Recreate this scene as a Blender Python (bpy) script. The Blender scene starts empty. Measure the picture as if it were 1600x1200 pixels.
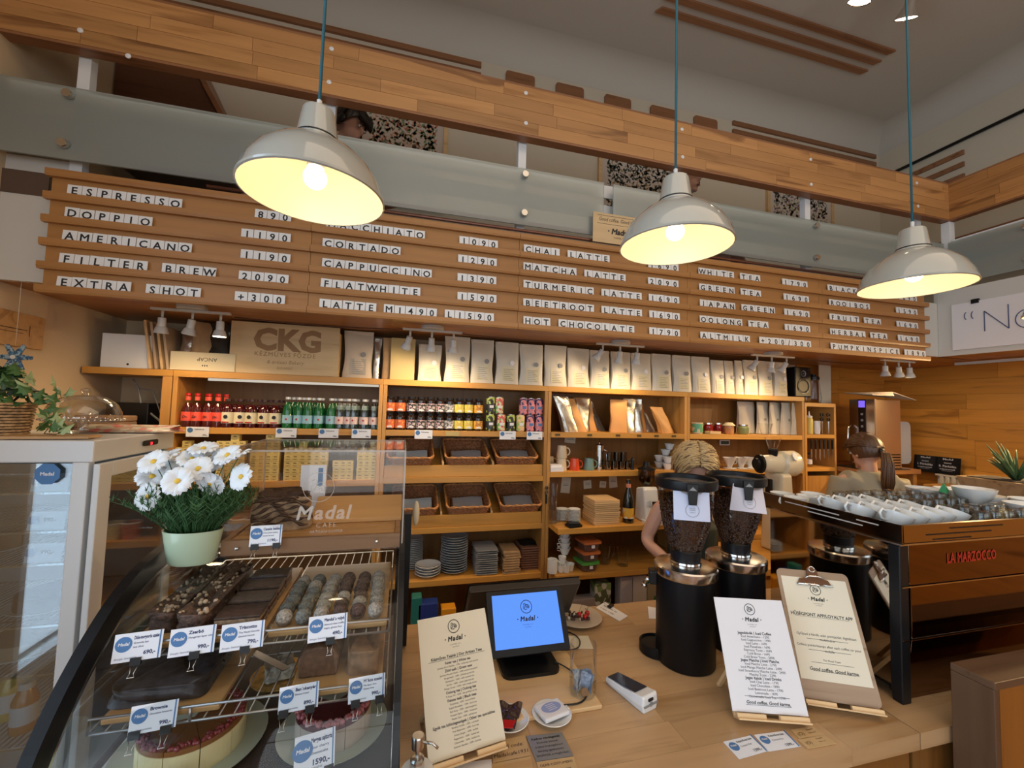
import bpy, bmesh, math, random
from mathutils import Matrix, Vector, Euler
random.seed(7)
PI = math.pi; R_ = math.radians
S = bpy.context.scene; C = S.collection
# ---------------------------------------------------------------- camera, world, light, exposure
FPX, YAW, PITCH, ROLL = 650.0, R_(14.6), R_(3.25), R_(1.64)
EYE = Vector((0, 0, 1.85))
_F = Vector((math.sin(YAW)*math.cos(PITCH), math.cos(YAW)*math.cos(PITCH), math.sin(PITCH)))
_R = Vector((math.cos(YAW), -math.sin(YAW), 0)); _U = _R.cross(_F)
_R, _U = math.cos(ROLL)*_R + math.sin(ROLL)*_U, -math.sin(ROLL)*_R + math.cos(ROLL)*_U
cam = bpy.data.objects.new('camera', bpy.data.cameras.new('camera')); C.objects.link(cam)
cam.data.sensor_width = 36; cam.data.lens = FPX/1600*36; cam.data.clip_start = .02
cam.matrix_world = Matrix(((_R.x, _U.x, -_F.x, EYE.x), (_R.y, _U.y, -_F.y, EYE.y), (_R.z, _U.z, -_F.z, EYE.z), (0, 0, 0, 1)))
S.camera = cam
S.view_settings.view_transform = 'Standard'; S.view_settings.look = 'None'
S.view_settings.gamma = 1; S.view_settings.use_curve_mapping = False
S.view_settings.exposure = 0.18
S.cycles.max_bounces = 7; S.cycles.diffuse_bounces = 3; S.cycles.glossy_bounces = 4
S.cycles.transmission_bounces = 5; S.cycles.transparent_max_bounces = 24
S.cycles.caustics_reflective = False; S.cycles.caustics_refractive = False
S.cycles.use_denoising = True; S.cycles.sample_clamp_indirect = 6
wd = bpy.data.worlds.new('world'); S.world = wd; wd.use_nodes = True
wd.node_tree.nodes['Background'].inputs[0].default_value = (.62, .8, 1, 1)
wd.node_tree.nodes['Background'].inputs[1].default_value = 1.2
def lamp(kind, loc, energy, color, rot=(0, 0, 0), size=.1, size_y=None, spot=80, blend=.5):
    d = bpy.data.lights.new(kind.lower()+'_light', kind); d.energy = energy; d.color = color
    if kind == 'AREA':
        d.size = size
        if size_y: d.shape = 'RECTANGLE'; d.size_y = size_y
    else: d.shadow_soft_size = size
    if kind == 'SPOT': d.spot_size = R_(spot); d.spot_blend = blend
    o = bpy.data.objects.new(d.name, d); o.location = loc; o.rotation_euler = rot; C.objects.link(o); return o
# daylight falling in through the shop windows behind and to the left of the viewer
lamp('AREA', (.9, -3.98, 2.1), 75, (1, .95, .88), (R_(90), 0, 0), 4.8, 3.1)
lamp('AREA', (-1.80, -.75, 1.9), 60, (.66, .82, 1), (0, R_(-90), 0), 2.7, 3.4)
# warm fill light added overhead, out of view; no fixtures modelled there
lamp('AREA', (1.5, -.6, 4.4), 42, (1, .78, .56), (0, 0, 0), 4.0, 3.0)
# ---------------------------------------------------------------- helpers
def ray(x, y): return _R*((x-800)/FPX) - _U*((y-600)/FPX) + _F
def at(x, y, X=None, Y=None, Z=None):            # point of a real plane (X, Y or Z = const) seen at that place of the photo
    d = ray(x, y)
    t = (X-EYE.x)/d.x if X is not None else (Y-EYE.y)/d.y if Y is not None else (Z-EYE.z)/d.z
    return EYE + d*t
def ax(x, Y, y=650): return at(x, y, Y=Y).x
ORD = 'first second third fourth fifth sixth seventh eighth ninth tenth eleventh twelfth thirteenth fourteenth fifteenth sixteenth seventeenth eighteenth nineteenth twentieth'.split()
def tag(o, label=None, cat=None, group=None, kind=None):
    if label: o['label'] = label
    if cat: o['category'] = cat
    if group: o['group'] = group
    if kind: o['kind'] = kind
    return o
def thing(name, label, cat, loc=(0, 0, 0), rz=0, group=None, rot=None):
    o = bpy.data.objects.new(name, None); C.objects.link(o); o.location = loc; o.empty_display_size = .05
    o.rotation_euler = rot if rot else (0, 0, rz)
    return tag(o, label, cat, group)
_gl = {}
def _conv(s, off):
    cu = bpy.data.curves.new('t', 'FONT'); cu.body = s; cu.size = 1; cu.resolution_u = 2; cu.offset = off
    o = bpy.data.objects.new('t', cu); me = o.to_mesh()
    v = [(p.co.x, p.co.y) for p in me.vertices]; f = [tuple(p.vertices) for p in me.polygons]
    o.to_mesh_clear(); bpy.data.objects.remove(o); bpy.data.curves.remove(cu); return v, f
def glyph(ch, b):
    k = (ch, b)
    if k not in _gl:
        if ('|', 0) not in _gl: _gl[('|', 0)] = (_conv('|', 0), 0)
        v, f = ([], []) if ch == ' ' else _conv(ch, 0 if ch in 'MmWw&' else b)
        if b and ch in 'MmWw&':
            n0 = len(v); v0, f0 = list(v), list(f)
            for k_, (dx, dy) in enumerate(((b, 0), (-b, 0), (0, b), (0, -b))): v = v+[(p_[0]+dx, p_[1]+dy, .003*(k_+1)) for p_ in v0]; f = f+[tuple(i+len(v)-n0 for i in q) for q in f0]
        w, _ = _conv(ch+'|', 0); m = max(p[0] for p in w) - max(p[0] for p in _gl[('|', 0)][0][0])
        _gl[k] = ((v, f), m)
    return _gl[k]
class MB:
    def __init__(s): s.v = []; s.f = []; s.mi = []; s.sm = []; s.M = Matrix()
    def put(s, loc=(0, 0, 0), rot=(0, 0, 0), sc=1):
        s.M = Matrix.Translation(loc) @ Euler(rot).to_matrix().to_4x4() @ (Matrix.Scale(sc, 4) if not hasattr(sc, '__len__') else Matrix.Diagonal((*sc, 1)))
        return s
    def add(s, vs, fs, mi=0, sm=False):
        n = len(s.v); s.v += [s.M @ Vector(p) for p in vs]
        for f in fs: s.f.append([n+i for i in f]); s.mi.append(mi); s.sm.append(sm)
        return s
    def box(s, x0, y0, z0, x1, y1, z1, mi=0):
        return s.add([(x, y, z) for z in (z0, z1) for y in (y0, y1) for x in (x0, x1)],
                     [(0, 2, 3, 1), (4, 5, 7, 6), (0, 1, 5, 4), (2, 6, 7, 3), (0, 4, 6, 2), (1, 3, 7, 5)], mi)
    def cbox(s, cx, cy, z, w, d, h, mi=0): return s.box(cx-w/2, cy-d/2, z, cx+w/2, cy+d/2, z+h, mi)
    def lathe(s, prof, n=20, mi=0, sm=True, cap=True, sx=1, sy=1):
        vs = []; fs = []
        if sm and len(prof) > 2:                                  # crisp edges where the profile turns sharply
            P = [prof[0]]
            for i in range(1, len(prof)-1):
                P.append(prof[i]); a = Vector((prof[i][0]-prof[i-1][0], prof[i][1]-prof[i-1][1])); c = Vector((prof[i+1][0]-prof[i][0], prof[i+1][1]-prof[i][1]))
                if a.length > 1e-7 and c.length > 1e-7 and a.angle(c) > .6: P.append(None); P.append(prof[i])
            P.append(prof[-1]); segs = [[]]
            for p in P:
                if p is None: segs.append([])
                else: segs[-1].append(p)
            if len(segs) > 1:
                for i, g in enumerate(segs):
                    s.lathe(g, n, mi, 1 if sm else 0, False, sx, sy) if len(g) != 2 else s._ring2(g, n, mi, sx, sy)
                if cap:
                    if prof[0][0] > 1e-5: s.add([(prof[0][0]*math.cos(2*PI*i/n)*sx, prof[0][0]*math.sin(2*PI*i/n)*sy, prof[0][1]) for i in range(n)], [tuple(range(n))[::-1]], mi)
                    if prof[-1][0] > 1e-5: s.add([(prof[-1][0]*math.cos(2*PI*i/n)*sx, prof[-1][0]*math.sin(2*PI*i/n)*sy, prof[-1][1]) for i in range(n)], [tuple(range(n))], mi)
                return s
        for r, z in prof:
            for i in range(n):
                a = 2*PI*i/n; vs.append((r*math.cos(a)*sx, r*math.sin(a)*sy, z))
        for j in range(len(prof)-1):
            for i in range(n):
                k = (i+1) % n; fs.append((j*n+i, j*n+k, (j+1)*n+k, (j+1)*n+i))
        s.add(vs, fs, mi, sm)
        if cap:
            m = len(prof)
            b = []
            if prof[0][0] > 1e-5: b.append(tuple(range(n))[::-1])
            if prof[-1][0] > 1e-5: b.append(tuple(range((m-1)*n, m*n)))
            if b:
                n0 = len(s.v)-len(vs)
                for f in b: s.f.append([n0+i for i in f]); s.mi.append(mi); s.sm.append(False)
        return s
    def _ring2(s, g, n, mi, sx, sy):
        vs = [(r*math.cos(2*PI*i/n)*sx, r*math.sin(2*PI*i/n)*sy, z) for r, z in g for i in range(n)]
        return s.add(vs, [(i, (i+1) % n, n+(i+1) % n, n+i) for i in range(n)], mi, True)
    def cyl(s, r, z0, z1, n=20, mi=0, r2=None): return s.lathe([(r, z0), (r if r2 is None else r2, z1)], n, mi)
    def ball(s, c, r, n=12, m=8, mi=0, sz=1, sx=1, sy=1):
        vs = [(c[0]+r*sx*math.sin(PI*j/m)*math.cos(2*PI*i/n), c[1]+r*sy*math.sin(PI*j/m)*math.sin(2*PI*i/n), c[2]-r*sz*math.cos(PI*j/m)) for j in range(m+1) for i in range(n)]
        fs = [(j*n+i, j*n+(i+1) % n, (j+1)*n+(i+1) % n, (j+1)*n+i) for j in range(m) for i in range(n)]
        return s.add(vs, fs, mi, True)
    def tube(s, pts, r, n=8, mi=0, closed=False, sm=True):
        pts = [Vector(p) for p in pts]; m = len(pts); vs = []; fs = []
        up = None
        for i, p in enumerate(pts):
            a = pts[(i-1) % m] if (closed or i > 0) else p; b = pts[(i+1) % m] if (closed or i < m-1) else p
            d = (b-a).normalized()
            if up is None: up = Vector((0, 0, 1)) if abs(d.z) < .9 else Vector((1, 0, 0))
            u = (up - d*up.dot(d)).normalized(); w = d.cross(u); up = u
            rr = r[i] if hasattr(r, '__len__') else r
            for k in range(n):
                t = 2*PI*k/n; vs.append(p+u*rr*math.cos(t)+w*rr*math.sin(t))
        for j in range(m if closed else m-1):
            for k in range(n):
                q = (j+1) % m; fs.append((j*n+k, j*n+(k+1) % n, q*n+(k+1) % n, q*n+k))
        if not closed: fs += [tuple(range(n))[::-1], tuple(range((m-1)*n, m*n))]
        return s.add(vs, fs, mi, sm)
    def prism(s, poly, a, b, axis='z', mi=0, sm=False):
        n = len(poly)
        g = {'z': lambda p, t: (p[0], p[1], t), 'x': lambda p, t: (t, p[0], p[1]), 'y': lambda p, t: (p[0], t, p[1])}[axis]
        vs = [g(p, a) for p in poly]+[g(p, b) for p in poly]
        s.add(vs, [tuple(range(n))[::-1], tuple(range(n, 2*n))], mi)
        n0 = len(s.v)-2*n
        for i in range(n):
            k = (i+1) % n; s.f.append([n0+i, n0+k, n0+n+k, n0+n+i]); s.mi.append(mi); s.sm.append(sm)
        return s
    def rrect(s, w, d, z0, z1, r=.01, n=4, mi=0, top=None):     # rounded slab, optional different top size
        def ring(w, d, r): return [(sx*(w/2-r)+r*math.cos(a), sy*(d/2-r)+r*math.sin(a)) for sx, sy, a0 in ((1, 1, 0), (-1, 1, 90), (-1, -1, 180), (1, -1, 270)) for a in [R_(a0+90*i/n) for i in range(n+1)]]
        A = ring(w, d, r); B = ring(*(top or (w, d)), r); m = len(A)
        s.add([(x, y, z0) for x, y in A]+[(x, y, z1) for x, y in B], [tuple(range(m))[::-1], tuple(range(m, 2*m))]+[(i, (i+1) % m, m+(i+1) % m, m+i) for i in range(m)], mi)
        return s
    def text(s, t, size, mi=0, al='C', bold=0, shear=0, sp=1.0, wx=1.0):   # flat lettering in the current xy plane
        adv = [glyph(c, bold)[1]*size*sp*wx for c in t]; W = sum(adv)
        x = {'C': -W/2, 'L': 0, 'R': -W}[al]
        for c, a in zip(t, adv):
            (v, f), _ = glyph(c, bold)
            s.add([(x+(p[0]+shear*p[1])*size*wx, p[1]*size, p[2]*size if len(p) > 2 else 0) for p in v], f, mi); x += a
        return s
    def grid(s, fn, nu, nv, mi=0, sm=True):
        vs = [fn(i/nu, j/nv) for j in range(nv+1) for i in range(nu+1)]
        return s.add(vs, [(j*(nu+1)+i, j*(nu+1)+i+1, (j+1)*(nu+1)+i+1, (j+1)*(nu+1)+i) for j in range(nv) for i in range(nu)], mi, sm)
    def mesh(s, name, mats):
        me = bpy.data.meshes.new(name); me.from_pydata([tuple(p) for p in s.v], [], s.f)
        for m in (mats if isinstance(mats, (list, tuple)) else [mats]): me.materials.append(m)
        me.polygons.foreach_set('material_index', s.mi); me.polygons.foreach_set('use_smooth', s.sm); me.update()
        return me
    def build(s, name, mats, parent=None, loc=None, rot=None, bev=0, label=None, kind=None):
        return link(name, s.mesh(name, mats), parent, loc, rot, bev, label, kind)
def link(name, me, parent=None, loc=None, rot=None, bev=0, label=None, kind=None):
    o = bpy.data.objects.new(name, me); C.objects.link(o)
    if parent: o.parent = parent
    if loc is not None: o.location = loc
    if rot is not None: o.rotation_euler = rot
    if bev:
        b = o.modifiers.new('bevel', 'BEVEL'); b.width = bev; b.segments = 2; b.limit_method = 'ANGLE'
    if label: o['label'] = label
    if kind: o['kind'] = kind
    return o
def solo(name, mb, mats, label, cat, loc=(0, 0, 0), rz=0, group=None, rot=None, bev=0, kind=None):
    return tag(mb.build(name, mats, None, loc, rot if rot else (0, 0, rz), bev), label, cat, group, kind)
def dup(o, loc=None, rz=None, label=None, parent=None, group=None, rot=None):
    c = o.copy(); C.objects.link(c); c.parent = parent
    if loc is not None: c.location = loc
    if rz is not None: c.rotation_euler = (0, 0, rz)
    if rot is not None: c.rotation_euler = rot
    if label: c['label'] = label
    if group: c['group'] = group
    for ch in list(o.children): dup(ch, parent=c)
    return c
def struct(name, mb, mats, bev=0): return tag(mb.build(name, mats, bev=bev), kind='structure')
# ---------------------------------------------------------------- materials
def _nt(name):
    m = bpy.data.materials.new(name); m.use_nodes = True; nt = m.node_tree; return m, nt, nt.nodes, nt.links, nt.nodes['Principled BSDF']
def mat(name, col, rough=.5, metal=0, spec=.5, coat=0, emit=0, var=0, bump=0, bscale=60, trans=0, alpha=1, sss=0):
    m, nt, N, Lk, B = _nt(name); B.inputs['Base Color'].default_value = (*col, 1); B.inputs['Roughness'].default_value = rough
    B.inputs['Metallic'].default_value = metal; B.inputs['Specular IOR Level'].default_value = spec; B.inputs['Coat Weight'].default_value = coat
    if trans: B.inputs['Transmission Weight'].default_value = trans
    if alpha < 1: B.inputs['Alpha'].default_value = alpha
    if emit: B.inputs['Emission Color'].default_value = (*col, 1); B.inputs['Emission Strength'].default_value = emit
    if var or bump:
        tc = N.new('ShaderNodeTexCoord'); ns = N.new('ShaderNodeTexNoise'); ns.inputs['Scale'].default_value = bscale; ns.inputs['Detail'].default_value = 4
        Lk.new(tc.outputs['Object'], ns.inputs['Vector'])
        if var:
            mx = N.new('ShaderNodeMixRGB'); mx.inputs[1].default_value = (*[c*(1-var) for c in col], 1); mx.inputs[2].default_value = (*[min(1, c*(1+var)) for c in col], 1)
            rp = N.new('ShaderNodeMapRange'); rp.inputs[1].default_value = .35; rp.inputs[2].default_value = .65; Lk.new(ns.outputs['Fac'], rp.inputs[0]); Lk.new(rp.outputs[0], mx.inputs[0]); Lk.new(mx.outputs[0], B.inputs['Base Color'])
        if bump:
            bp = N.new('ShaderNodeBump'); bp.inputs['Strength'].default_value = bump; bp.inputs['Distance'].default_value = .004; Lk.new(ns.outputs['Fac'], bp.inputs['Height']); Lk.new(bp.outputs[0], B.inputs['Normal'])
    return m
def wood(name, col, axis='x', dark=.62, light=1.12, rough=.42, rnd=.22, sc=1.0, knots=.25):
    m, nt, N, Lk, B = _nt(name); B.inputs['Roughness'].default_value = rough
    tc = N.new('ShaderNodeTexCoord'); oi = N.new('ShaderNodeObjectInfo')
    ad = N.new('ShaderNodeVectorMath'); ad.operation = 'ADD'; cb = N.new('ShaderNodeCombineXYZ'); ml = N.new('ShaderNodeMath'); ml.operation = 'MULTIPLY'; ml.inputs[1].default_value = 37
    Lk.new(oi.outputs['Random'], ml.inputs[0]); [Lk.new(ml.outputs[0], cb.inputs[i]) for i in range(3)]
    Lk.new(tc.outputs['Object'], ad.inputs[0]); Lk.new(cb.outputs[0], ad.inputs[1])
    mp = N.new('ShaderNodeMapping'); k = 'xyz'.index(axis); v = [22*sc]*3; v[k] = 1.6*sc; mp.inputs['Scale'].default_value = v; Lk.new(ad.outputs[0], mp.inputs[0])
    ns = N.new('ShaderNodeTexNoise'); ns.inputs['Scale'].default_value = 1; ns.inputs['Detail'].default_value = 5; ns.inputs['Distortion'].default_value = .6; Lk.new(mp.outputs[0], ns.inputs['Vector'])
    rp = N.new('ShaderNodeValToRGB'); e = rp.color_ramp.elements
    e[0].position = .28; e[0].color = (*[c*dark*q for c, q in zip(col, (1, .88, .7))], 1); e[1].position = .62; e[1].color = (*[min(1, c*light) for c in col], 1)
    el = e.new(.42); el.color = (*col, 1); Lk.new(ns.outputs['Fac'], rp.inputs[0])
    # dark streak figure
    m2 = N.new('ShaderNodeMapping'); v2 = [7*sc]*3; v2[k] = .9*sc; m2.inputs['Scale'].default_value = v2; Lk.new(ad.outputs[0], m2.inputs[0])
    n2 = N.new('ShaderNodeTexNoise'); n2.inputs['Scale'].default_value = 1; n2.inputs['Detail'].default_value = 3; n2.inputs['Distortion'].default_value = 1.4; Lk.new(m2.outputs[0], n2.inputs['Vector'])
    r2 = N.new('ShaderNodeMapRange'); r2.inputs[1].default_value = .61; r2.inputs[2].default_value = .70; r2.inputs[4].default_value = knots; Lk.new(n2.outputs['Fac'], r2.inputs[0])
    mk = N.new('ShaderNodeMixRGB'); mk.inputs[2].default_value = (col[0]*.3, col[1]*.2, col[2]*.15, 1); Lk.new(r2.outputs[0], mk.inputs[0]); Lk.new(rp.outputs[0], mk.inputs[1])
    hs = N.new('ShaderNodeHueSaturation'); mr = N.new('ShaderNodeMapRange'); mr.inputs[3].default_value = 1-rnd; mr.inputs[4].default_value = 1+rnd*.6
    Lk.new(oi.outputs['Random'], mr.inputs[0]); Lk.new(mr.outputs[0], hs.inputs['Value']); Lk.new(mk.outputs[0], hs.inputs['Color']); Lk.new(hs.outputs[0], B.inputs['Base Color'])
    return m
def thin_glass(name, tint=(1, 1, 1), refl=.9, fac=.06, rough=.0):     # thin pane: straight see-through plus Fresnel reflection
    m = bpy.data.materials.new(name); m.use_nodes = True; nt = m.node_tree; N = nt.nodes; N.clear(); Lk = nt.links
    o = N.new('ShaderNodeOutputMaterial'); t = N.new('ShaderNodeBsdfTransparent'); t.inputs[0].default_value = (*tint, 1)
    g = N.new('ShaderNodeBsdfGlossy'); g.inputs[0].default_value = (refl, refl, refl, 1); g.inputs['Roughness'].default_value = rough
    fr = N.new('ShaderNodeLayerWeight'); fr.inputs[0].default_value = .18
    ma = N.new('ShaderNodeMath'); ma.operation = 'MULTIPLY_ADD'; ma.inputs[1].default_value = .5; ma.inputs[2].default_value = fac; Lk.new(fr.outputs['Fresnel'], ma.inputs[0]); ma.use_clamp = True
    x = N.new('ShaderNodeMixShader'); Lk.new(ma.outputs[0], x.inputs[0]); Lk.new(t.outputs[0], x.inputs[1]); Lk.new(g.outputs[0], x.inputs[2]); Lk.new(x.outputs[0], o.inputs[0])
    return m
def frosted(name, tint, rough=.5):
    m, nt, N, Lk, B = _nt(name); B.inputs['Base Color'].default_value = (*tint, 1); B.inputs['Transmission Weight'].default_value = .9
    B.inputs['Roughness'].default_value = rough; B.inputs['IOR'].default_value = 1.12; return m
def frosted2(name):
    m = bpy.data.materials.new(name); m.use_nodes = True; nt = m.node_tree; N = nt.nodes; N.clear(); Lk = nt.links
    o = N.new('ShaderNodeOutputMaterial'); r = N.new('ShaderNodeBsdfRefraction'); r.inputs[0].default_value = (.93, .97, .94, 1); r.inputs['Roughness'].default_value = .30; r.inputs['IOR'].default_value = 1.12
    d = N.new('ShaderNodeBsdfDiffuse'); d.inputs[0].default_value = (.72, .78, .74, 1); t = N.new('ShaderNodeBsdfTranslucent'); t.inputs[0].default_value = (.82, .88, .84, 1); g = N.new('ShaderNodeBsdfGlossy'); g.inputs['Roughness'].default_value = .25
    a = N.new('ShaderNodeMixShader'); a.inputs[0].default_value = .45; Lk.new(d.outputs[0], a.inputs[1]); Lk.new(t.outputs[0], a.inputs[2])
    b = N.new('ShaderNodeMixShader'); b.inputs[0].default_value = .46; Lk.new(r.outputs[0], b.inputs[1]); Lk.new(a.outputs[0], b.inputs[2])
    c = N.new('ShaderNodeMixShader'); c.inputs[0].default_value = .07; Lk.new(b.outputs[0], c.inputs[1]); Lk.new(g.outputs[0], c.inputs[2]); Lk.new(c.outputs[0], o.inputs[0]); return m
def curve_pts(pts, n=6):                                                # smooth curve through points
    P = [Vector(p) for p in pts]; out = []
    for i in range(len(P)-1):
        a, b, c, d = P[max(0, i-1)], P[i], P[i+1], P[min(len(P)-1, i+2)]
        for k in range(n):
            t = k/n; out.append(.5*((2*b)+(c-a)*t+(2*a-5*b+4*c-d)*t*t+(3*b-a-3*c+d)*t**3))
    return out+[P[-1]]
def emis(name, col, st):
    m = bpy.data.materials.new(name); m.use_nodes = True; nt = m.node_tree; N = nt.nodes; N.clear()
    o = N.new('ShaderNodeOutputMaterial'); e = N.new('ShaderNodeEmission'); e.inputs[0].default_value = (*col, 1); e.inputs[1].default_value = st; nt.links.new(e.outputs[0], o.inputs[0]); return m
def srgb(r, g, b): return tuple(((c/255)/12.92 if c <= 10 else ((c/255+.055)/1.055)**2.4) for c in (r, g, b))
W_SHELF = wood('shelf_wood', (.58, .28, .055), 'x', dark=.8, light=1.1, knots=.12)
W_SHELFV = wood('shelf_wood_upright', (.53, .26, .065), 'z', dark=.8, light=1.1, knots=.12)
W_BACK = wood('shelf_back_wood_shaded', (.27, .12, .028), 'z', dark=.8, rnd=.1, knots=.1)  # darker than the shelf boards: recess shade put into the colour
W_MENU = wood('menu_board_wood', (.40, .185, .055), 'x', dark=.85, light=1.06, rnd=.07, knots=.05)
W_BEAM = wood('beam_wood', (.50, .245, .085), 'x', dark=.72, rnd=.2, knots=.7)
W_BEAMY = wood('beam_wood_lengthwise', (.46, .21, .065), 'y', dark=.72, rnd=.2, knots=.7)
W_WALL = wood('wall_plank_wood', (.64, .27, .04), 'y', dark=.74, rnd=.2, knots=.6)
W_WALLX = wood('wall_plank_wood_back', (.62, .26, .04), 'x', dark=.74, rnd=.2, knots=.6)
W_TOP = wood('counter_wood', (.50, .31, .155), 'x', dark=.82, light=1.08, rnd=.13, knots=.3, rough=.3)
W_DARK = wood('dark_brown_wood', (.10, .035, .015), 'x', rnd=.1, knots=0, rough=.35)
W_STRIP = wood('strip_wood', (.30, .13, .055), 'x', rnd=.1, knots=.1)
W_UNDER = wood('underside_wood', (.40, .18, .06), 'x', rnd=.1, knots=.1)
W_PINE = wood('pine_wood', (.72, .48, .24), 'x', dark=.85, rnd=.12, knots=.1)
W_BOARD = wood('serving_board_wood', (.58, .33, .13), 'x', dark=.7, rnd=.15, knots=.5)
M_CREAM = mat('cream_wall_paint', (.68, .59, .46), .8, bump=.08, bscale=14)
M_BEIGE = mat('beige_wall_paint', (.60, .46, .30), .8, bump=.08, bscale=14)
M_CEIL = mat('ceiling_paint', (.62, .565, .49), .85, bump=.06, bscale=8)
M_WHITE = mat('white_paint', (.8, .8, .8), .4)
M_CARD = mat('white_card', (.82, .84, .9), .45)
M_TILE = mat('letter_tile_white', (.80, .80, .80), .35)
M_PAPER = mat('cream_paper', (.80, .72, .56), .6)
M_WPAPER = mat('white_paper', (.80, .78, .80), .5)
M_INK = mat('black_ink', (.012, .012, .015), .6)
M_BLUE = mat('blue_print', (.07, .19, .42), .5)
M_BLACK = mat('black_plastic', (.008, .008, .009), .35, spec=.35)
M_MATT = mat('matt_black_metal', (.005, .005, .006), .38, spec=.25)
M_GREY = mat('grey_plastic', (.25, .25, .25), .45)
M_STEEL = mat('brushed_steel', (.62, .60, .57), .22, 1)
M_CHROME = mat('chrome', (.78, .76, .73), .07, 1)
M_DSTEEL = mat('dark_polished_steel', (.22, .18, .14), .12, 1)
M_KRAFT = mat('kraft_paper', (.50, .31, .15), .7, var=.1, bscale=20)
M_KRAFT2 = mat('kraft_foil_pouch', (.70, .34, .10), .5)
M_FOIL = mat('silver_foil', (.62, .60, .55), .25, .9, bump=.8, bscale=25)
M_PORC = mat('white_porcelain', (.82, .82, .80), .15, coat=.5)
M_GPORC = mat('grey_porcelain', (.52, .55, .57), .25)
M_ENAM = mat('lamp_enamel_outside', (.43, .42, .37), .14, coat=.8)
M_ENIN = mat('lamp_enamel_inside', (.84, .73, .50), .45)
M_WPLAS = mat('white_plastic', (.72, .70, .66), .35)
M_CABLE = mat('teal_cloth_cable', (.02, .13, .17), .6)
G_CLEAR = thin_glass('clear_glass', (.97, .98, .98), fac=.025)
G_ACRYL = thin_glass('acrylic', (.97, .96, .95), fac=.02)
G_CASE = thin_glass('case_glass', (.88, .91, .92), fac=.02)
G_FROST = frosted2('frosted_glass')
M_CHOC = mat('chocolate', (.055, .028, .018), .5, bump=.8, bscale=60, var=.4)
M_SOIL = mat('soil', (.03, .02, .015), .9)
M_SKIN = mat('skin', (.60, .34, .25), .5)
M_RED = mat('red_gloss', (.5, .01, .01), .25)
M_BAG = mat('white_coffee_bag', (.66, .60, .49), .5, bump=.5, bscale=9)
M_YEL = mat('yellow_print', (.80, .62, .22), .5)
# ================================================================ the setting
XL, XR, YB, ZC, YF, ZM = -1.66, 4.6, 3.05, 4.72, -3.9, 2.33
struct('floor', MB().box(XL-.1, YF, -.1, XR+.1, YB+.1, 0), wood('floor_wood', (.33, .15, .06), 'y', rnd=0))
struct('ceiling', MB().box(XL-.1, YF, ZC, XR+.1, YB+.1, ZC+.1), M_CEIL)
struct('wall_left', MB().box(XL-.1, YF, 0, XL, YB, .5).box(XL-.1, YF, 3.4, XL, YB, ZC).box(XL-.1, YF, .5, XL, -2.5, 3.4).box(XL-.1, 1.0, .5, XL, YB, 3.4), M_BEIGE)
b = MB()
for a in ((-2.5, -2.44, .5, 3.4), (.94, 1.0, .5, 3.4), (-.78, -.72, .5, 3.4), (-2.5, 1.0, .5, .56), (-2.5, 1.0, 3.34, 3.4)): b.box(XL-.08, a[0], a[2], XL-.02, a[1], a[3])
w = struct('window_3', b, M_WHITE); MB().box(XL-.055, -2.5, .5, XL-.045, 1.0, 3.4).build('pane', G_CLEAR, w)
struct('street_ground', MB().box(-14, -14, -.15, XL-.12, 12, -.05).box(XL-.12, -14, -.15, XR+.2, YF-.12, -.05), mat('pavement_grey', (.35, .34, .33), .8, var=.2, bscale=3))
b = MB().box(XL, YB, 0, XR+.1, YB+.1, ZM+.1).box(XL, YB, ZM+.1, XR+.1, YB+.1, ZC, 1)
WB = struct('wall_back', b, [M_BEIGE, M_CREAM])
WR = struct('wall_right', MB().box(XR, YF, 0, XR+.1, YB, 2.4, 1).box(XR, YF, 2.4, XR+.1, YB, ZC), [M_CREAM, W_WALL])
# window wall behind the viewer: piers, sill and lintel around two big panes
b = MB().box(XL, YF-.1, 0, XR, YF, .5).box(XL, YF-.1, 3.7, XR, YF, ZC)
for x0, x1 in ((XL, -1.3), (1.0, 1.4), (3.7, XR)): b.box(x0, YF-.1, .5, x1, YF, 3.7)
struct('wall_front', b, M_BEIGE)
for i, (x0, x1) in enumerate(((-1.3, 1.0), (1.4, 3.7))):
    b = MB()
    for a in ((x0, x0+.06, .5, 3.7), (x1-.06, x1, .5, 3.7), (x0, x1, .5, .56), (x0, x1, 3.64, 3.7), (x0, x1, 2.6, 2.66)): b.box(a[0], YF-.08, a[2], a[1], YF-.02, a[3])
    w = struct('window_%d' % (i+1), b, M_WHITE); MB().box(x0, YF-.055, .5, x1, YF-.045, 3.7).build('pane', G_CLEAR, w)
# coves between ceiling and walls
def cove(n, horizontal):
    r = .20; b = MB(); P = [(r-r*math.sin(R_(a)), r-r*math.cos(R_(a))) for a in range(0, 91, 9)]
    prof = [(d, z) for d, z in P]
    if horizontal: b.grid(lambda u, v: (XL+u*(XR-XL), YB-prof[round(v*10)][0]-.001, ZC-prof[round(v*10)][1]-.001), 1, 10)
    else: b.grid(lambda u, v: (XR-prof[round(v*10)][0]-.001, YF+u*(YB-YF), ZC-prof[round(v*10)][1]-.001), 1, 10)
    struct('trim_%d' % n, b, M_CEIL)
cove(1, True); cove(2, False)
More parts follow.
